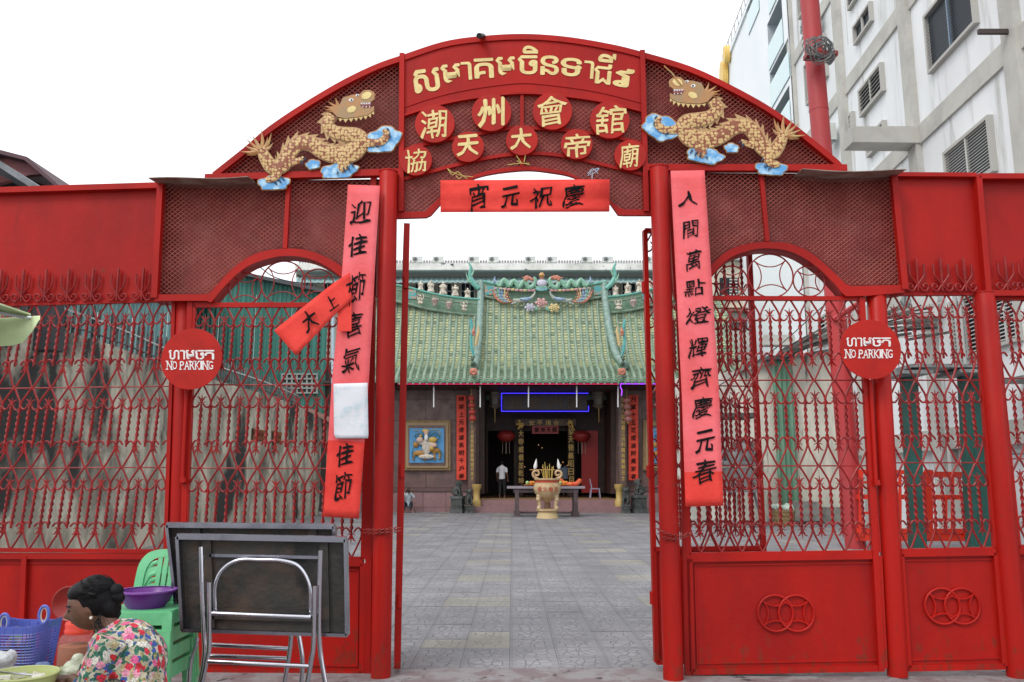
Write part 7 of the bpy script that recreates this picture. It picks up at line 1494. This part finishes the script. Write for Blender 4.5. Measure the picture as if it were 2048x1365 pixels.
# ================================================================ street side: folded tables
def ftable(TL, TR, BR, BL, Y, label, legs, cross, ucurve, dy=.14):
    root = thing('folding_table', (P(*BL, Y).x + .5, Y, 0), label, 'table', 'folded steel tables'); c = [P(*q, Y) for q in (TL, TR, BR, BL)]
    bk_ = [p + V((0, .035, 0)) for p in c]; mb = MB(); mb.prism([p + V((0, .02, 0)) for p in c], bk_); mb.build('table_top', UNDER, root)
    for i in range(4):
        a, b = c[i], c[(i + 1) % 4]; mb = MB(); mb.bar(a, b, .032 if i in (0,) else .018, .055, (0, 1, 0)); mb.build('rim', STEELRIM, root)
    m = lambda u, v: lerp(lerp(c[0], c[1], u), lerp(c[3], c[2], u), v) + V((0, .008, 0))
    for u in (.165, .865): mb = MB(); mb.bar(m(u, .02), m(u, .98), .05, .02, (0, 1, 0)); mb.build('underside_rail', UNDER, root)
    for v in (.2, .78, .86): mb = MB(); mb.bar(m(.18, v), m(.85, v), .018, .02, (0, 1, 0)); mb.build('underside_rail', STEELRIM if v == .2 else UNDER, root)
    for pts, o in legs: mb = MB(); q = spline([P(x, y, Y - o) for x, y in pts], 6); q.append(V((q[-1].x, q[-1].y, 0.01))); mb.tube(q, .0135, 12); mb.build('leg', STEEL, root, smooth=True)
    for a, b, o in cross: mb = MB(); mb.tube([P(*a, Y - o), P(*b, Y - o)], .0125, 12); mb.build('crossbar', STEEL, root, smooth=True)
    if ucurve: mb = MB(); mb.tube(spline([P(x, y, Y - .06) for x, y in ucurve], 7), .0125, 12); mb.build('bent_tube', STEEL, root, smooth=True)
    return root
ftable((357, 1073), (692, 1079), (695, 1270), (367, 1260), 4.9, 'front one of the two folded steel tables, dark underside facing the street',
       [([(402, 1094), (404, 1180), (408, 1270), (409, 1310), (398, 1380)], .10), ([(641, 1101), (638.5, 1222), (640, 1298), (653, 1380)], .10), ([(419, 1165), (418.6, 1285), (414, 1318), (400, 1380)], .14), ([(629.6, 1172), (627, 1285), (622, 1323), (612, 1380)], .14)],
       [((422, 1227), (622, 1235), .13), ((417, 1323), (618, 1333), .14)], [(431, 1226), (431, 1172), (446, 1139), (477, 1121), (520, 1120.5), (563, 1122), (598, 1134), (619, 1172), (621, 1232)])
ftable((336, 1050), (669, 1053), (676, 1245), (358, 1240), 5.2, 'rear one of the two folded steel tables, rim rising above the front one',
       [([(394, 1275), (392, 1290), (381, 1323), (377, 1380)], .06), ([(583, 1265), (578, 1311), (566, 1380)], .06), ([(597, 1265), (605, 1323), (601, 1380)], .03)], [((415, 1290), (577, 1298), .06), ((412, 1312), (577, 1318), .06)], None)
# ---- stack of green plastic chairs
GY_ = 5.1
def gchair(z, y, label, first=None):
    if first: return dup(first, (wo(first).x, y, z), label=label)
    bx = P(300, 1215, GY_).x; t = thing('plastic_chair', (bx, y, z), label, 'chair', 'stacked green plastic chairs'); b = V((bx, y, z))
    mb = MB(); mb.box(b + V((0, 0, .435)), (.40, .38, .022)); mb.build('seat', GREENPL, t); mb = MB(); mb.box(b + V((0, -.19, .405)), (.38, .018, .07)); mb.build('front_apron', GREENPL, t)
    for s in (-1, 1): mb = MB(); mb.box(b + V((s * .195, 0, .405)), (.018, .36, .07)); mb.build('side_apron', GREENPL, t)
    for s in (-1, 1):
        mb = MB(); mb.bar(b + V((s * .185, -.18, .44)), b + V((s * .205, -.215, 0)), .055, .035, (0, 1, 0)); mb.build('leg', GREENPL, t); mb = MB(); mb.bar(b + V((s * .185, .17, .44)), b + V((s * .205, .23, 0)), .05, .035, (0, 1, 0)); mb.build('leg', GREENPL, t)
    lean = lambda zz: .18 + (zz - .43) * .22
    ar = [(-.195, .43), (-.195, .58), (-.180, .68), (-.12, .742), (0, .755), (.12, .742), (.180, .68), (.195, .58), (.195, .43)]
    A = [(x, z_) for x, z_ in ar]; O = sp2(A, 5); I = [(x * .74, .43 + (z_ - .43) * .86) for x, z_ in O]
    mb = MB(); mb.strip([b + V((x, lean(z_), z_)) for x, z_ in O], [b + V((x, lean(z_), z_)) for x, z_ in I], .02, (0, 1, 0)); mb.build('back_frame', GREENPL, t, smooth=True)
    for x in (-.056, -.019, .019, .056): mb = MB(); mb.bar(b + V((x, lean(.43) + .01, .43)), b + V((x, lean(.71) + .01, .715)), .027, .014, (0, 1, 0)); mb.build('back_slat', GREENPL, t)
    for s in (-1, 1):
        for z_ in (.665, .60): mb = MB(); mb.tube(spline([b + V((s * .07, lean(z_) + .012, z_ + .012)), b + V((s * .11, lean(z_) + .012, z_ - .005)), b + V((s * .155, lean(z_) + .012, z_ - .07))], 4), .014, 7, el=.6); mb.build('back_band', GREENPL, t, smooth=True)
    return t
c0 = gchair(.30, GY_, 'topmost mint green plastic chair of the stack, purple basin on its seat')
for i, (lab) in enumerate(('second mint green chair from the top of the stack under the basin', 'third mint green chair from the top of the stack under the basin', 'lowest mint green chair of the stack, standing on the ground')): gchair(.30 - .1 * (i + 1), GY_ - .012 * (i + 1), lab, c0)
bb = P(292, 1216, GY_ - .03); bb.z = .30 + .447; bs = thing('plastic_basin', bb, 'round purple plastic basin on the green chair seat', 'basin')
mb = MB(); mb.lathe([(.105, 0), (.135, .045), (.155, .092), (.150, .092), (.13, .045), (.10, .006)], bb, 32); mb.build('bowl', PURPLE, bs, smooth=True); mb = MB(); mb.lathe([(.150, .090), (.166, .090), (.168, .100), (.150, .100)], bb, 32, caps=False); mb.build('rim', PURPLERIM, bs, smooth=True)
# ---- blue basket
kb = P(50, 1330, 4.75); kb.z = P(50, 1345, 4.75).z
def lifted(name, c, label, cat, m=None): return thing(name, c, label, cat)
bq = lifted('shopping_basket', (P(52, 1300, 4.7).x, 4.7, 0), 'blue woven plastic basket with two ring handles at the left edge', 'basket')
zt, zb_ = P(50, 1250, 4.6).z, P(50, 1250, 4.6).z - .36; xc = P(48, 1300, 4.7).x
def BP(u, v, k=1.0):                            # u round, v up
    a = 2 * PI * u; w = (.125 + .035 * v) * k; d = (.085 + .03 * v) * k; ca, sa = math.cos(a), math.sin(a); e = .5; return V((xc + w * math.copysign(abs(ca) ** e, ca), 4.7 + d * math.copysign(abs(sa) ** e, sa), lerp(zb_, zt, v) + (.012 * math.cos(2 * a) * v)))
for i in range(64): mb = MB(); mb.tube([BP(i / 64, j / 6) for j in range(7)], .0032, 4); mb.build('upright_strand', BLUEPL, bq)
for j in range(22): mb = MB(); mb.tube([BP(i / 48, j / 22 * .93) for i in range(48)], .0032, 4, closed=True); mb.build('ring_strand', BLUEPL, bq)
mb = MB(); mb.strip([BP(i / 48, 1.0, 1.02) for i in range(49)], [BP(i / 48, .90, 1.01) for i in range(49)], .005, (0, 0, 1)); mb.build('rim', BLUEPL, bq); mb = MB(); mb.box((xc, 4.7, zb_), (.25, .17, .01)); mb.build('bottom', BLUEPL, bq)
for x, y in ((8, 1246), (88, 1230)):
    c = P(x, y, 4.62); mb = MB(); mb.tube([c + V((.026 * math.cos(q), 0, .045 * math.sin(q))) for q in [2 * PI * k / 24 for k in range(24)]], .0085, 8, closed=True); mb.build('handle', BLUEPL, bq, smooth=True); mb = MB(); mb.tube([c + V((.017 * math.cos(q), 0, .035 * math.sin(q))) for q in [2 * PI * k / 24 for k in range(24)]], .004, 6, closed=True); mb.build('handle_lining', mat('cream lining', (.6, .55, .42), .5), bq, smooth=True)
def soft(name, pts, m, label, cat, amp=.02, vox=.012):
    mb = MB(); 
    for x, y, Y, r in pts:
        c = P(x, y, Y)
        for k in range(7): mb.ell(c + V((random.uniform(-1, 1) * r * .6, random.uniform(-1, 1) * r * .6, random.uniform(-1, 1) * r * .55)), (r * random.uniform(.35, .7), r * random.uniform(.3, .6), r * random.uniform(.3, .65)), 8)
    o = remesh(mb, name, m, voxel=vox, smooth=2); tag(o, label, cat); return o
soft('vegetable_bundle', [(38, 1275, 4.7, .06), (62, 1285, 4.7, .06), (30, 1310, 4.7, .07), (66, 1315, 4.7, .06)], mat('mixed vegetables', (.10, .20, .08), .6, col2=(.35, .12, .28), scale=16), 'green and purple vegetables inside the blue basket', 'vegetables')
PBW = mat('white plastic bag', (.66, .68, .70), .35, col2=(.52, .55, .58), scale=8, bump=.8, bscale=25); PBG = mat('greenish plastic bag', (.60, .64, .50), .35, col2=(.30, .42, .16), scale=9, lo=.5, hi=.65, bump=.8, bscale=25); PBB = mat('blue plastic bag', (.10, .17, .42), .3, col2=(.18, .24, .40), scale=12, bump=.8, bscale=25)
soft('plastic_bag', [(150, 1335, 4.35, .06), (140, 1350, 4.35, .06)], PBG, 'crumpled whitish green plastic bag beside the person in the floral shirt', 'bag')
soft('plastic_bag', [(6, 1325, 4.3, .07), (16, 1345, 4.3, .06)], PBW, 'white plastic bag at the left edge in front of the blue basket', 'bag')
soft('plastic_bag', [(80, 1345, 4.3, .055), (98, 1352, 4.3, .05)], PBB, 'blue plastic bag in front of the basket', 'bag')
jr = thing('food_jar', (P(152, 1330, 4.55).x, 4.55, P(152, 1350, 4.55).z), 'clear jar of orange brown powder with a red lid', 'jar'); b = wo(jr); zz = lambda y: P(152, y, 4.55).z - b.z
GLS = mat('clear plastic jar', (.8, .78, .75), .05, alpha=.10)
mb = MB(); mb.lathe([(.085, -.06), (.095, -.02), (.095, zz(1285)), (.085, zz(1272)), (.062, zz(1265)), (.062, zz(1262))], b, 28); mb.build('glass', GLS, jr, smooth=True); mb = MB(); mb.lathe([(.08, -.055), (.088, -.02), (.088, zz(1290)), (.03, zz(1287))], b, 24); mb.build('powder', mat('chilli powder', (.30, .075, .025), .9, col2=(.40, .11, .03), scale=14), jr, smooth=True); mb = MB(); mb.lathe([(.068, zz(1266)), (.071, zz(1260)), (.066, zz(1256)), (.069, zz(1249)), (.064, zz(1243))], b, 28); mb.build('lid', REDPL, jr, smooth=True)
mb = MB(); mb.box(b + V((0, 0, -.33)), (.6, .5, .5)); jb = tag(mb.build('wooden_crate', mat('crate wood', (.2, .14, .09), .8)), 'wooden crate carrying the jar, below the photo edge', 'crate')
cb = P(42, 1372, 3.95); co = thing('colander', cb, 'pale yellow green plastic colander with peeled white pieces at the bottom left', 'colander')
CLM = mat('pale yellow green plastic', (.50, .55, .22), .4)
mb = MB(); mb.lathe([(.10, -.06), (.135, 0), (.150, .05), (.145, .052), (.128, .0), (.095, -.055)], cb, 32); mb.build('bowl', CLM, co, smooth=True); mb = MB(); mb.tube([cb + V((.150 * math.cos(2 * PI * i / 36), .150 * math.sin(2 * PI * i / 36), .052)) for i in range(36)], .006, 8, closed=True); mb.build('rim', CLM, co, smooth=True)
for i in range(7): mb = MB(); a = i * 1.1; mb.box(cb + V((.07 * math.cos(a), .07 * math.sin(a), .03)), (.045, .03, .025), Matrix.Rotation(a * 2, 3, 'Z') @ Matrix.Rotation(.4, 3, 'X')); mb.build('peeled_piece', mat('peeled white', (.68, .66, .55), .5), co)
mb = MB(); mb.tube([cb + V((-.16, -.06, .08)), cb + V((.06, .02, .04))], .005, 6); mb.build('knife', STEEL, co)
mb = MB(); mb.box(cb + V((0, .1, -.34)), (.5, .6, .5)); tag(mb.build('low_table', mat('crate wood', (.2, .14, .09), .8), smooth=False), 'low work table under the colander, below the photo edge', 'table')
rc = thing('red_scoop', P(138, 1212, 5.6), 'round dark red plastic scoop hung on the fence behind the person', 'scoop')
c = P(137, 1208, 6.2); mb = MB(); mb.lathe([(.05, .06), (.10, .03), (.125, 0), (.118, -.002), (.09, .02), (.03, .045)], c, 24, Matrix.Rotation(PI / 2, 3, 'X') @ Matrix.Rotation(PI, 3, 'X')); mb.build('bowl', mat('dark red plastic', (.28, .02, .015), .35), rc, smooth=True)
mb = MB(); mb.tube([c + V((.0, .02, -.11)), c + V((.02, .03, -.2))], .014, 8); mb.build('scoop_handle', mat('dark red plastic', (.28, .02, .015), .35), rc)
# ---- corner of a pale green parasol hanging in from the left
pa = thing('parasol', P(-60, 660, 2.9).to_tuple()[:2] + (0,), 'corner of a pale green cloth parasol poking in at the left edge', 'parasol')
mb = MB(); A = [(-160, 640), (-60, 639), (0, 637), (20, 636), (45, 634), (64, 633), (78, 632)]; B = [(-160, 700), (-60, 697), (0, 693), (22, 692), (45, 686), (64, 663), (78, 640)]; mb.strip([P(*q, 2.9) for q in A], [P(*q, 2.85) for q in B], .006, (0, 1, .3)); mb.build('valance', mat('pale lime cloth', (.62, .72, .42), .8, col2=(.50, .60, .33), scale=6, bump=.3, bscale=20), pa, smooth=True)
e0 = P(76, 632, 2.9); X0, X1, Y0, Y1 = -4.6, e0.x - .02, .5, 2.89; pk = V((-3.1, 1.6, e0.z + .16)); rim = [V((X0, Y0, e0.z)), V((X1, Y0, e0.z)), V((X1, Y1, e0.z)), V((X0, Y1, e0.z))]
for k in range(4):
    a, b = rim[k], rim[(k + 1) % 4]; mb = MB(); mb.prism([a, b, pk], [a + V((0, 0, .006)), b + V((0, 0, .006)), pk + V((0, 0, .006))]); mb.build('canopy_panel', mat('pale lime cloth', (.62, .72, .42), .8), pa)
    mb = MB(); mb.tube([a + V((0, 0, -.01)), pk + V((0, 0, -.02))], .008, 6); mb.build('rib', STEEL, pa)
mb = MB(); mb.tube([(pk.x, pk.y, 0), (pk.x, pk.y, pk.z)], .02, 10); mb.build('pole', STEEL, pa, smooth=True)
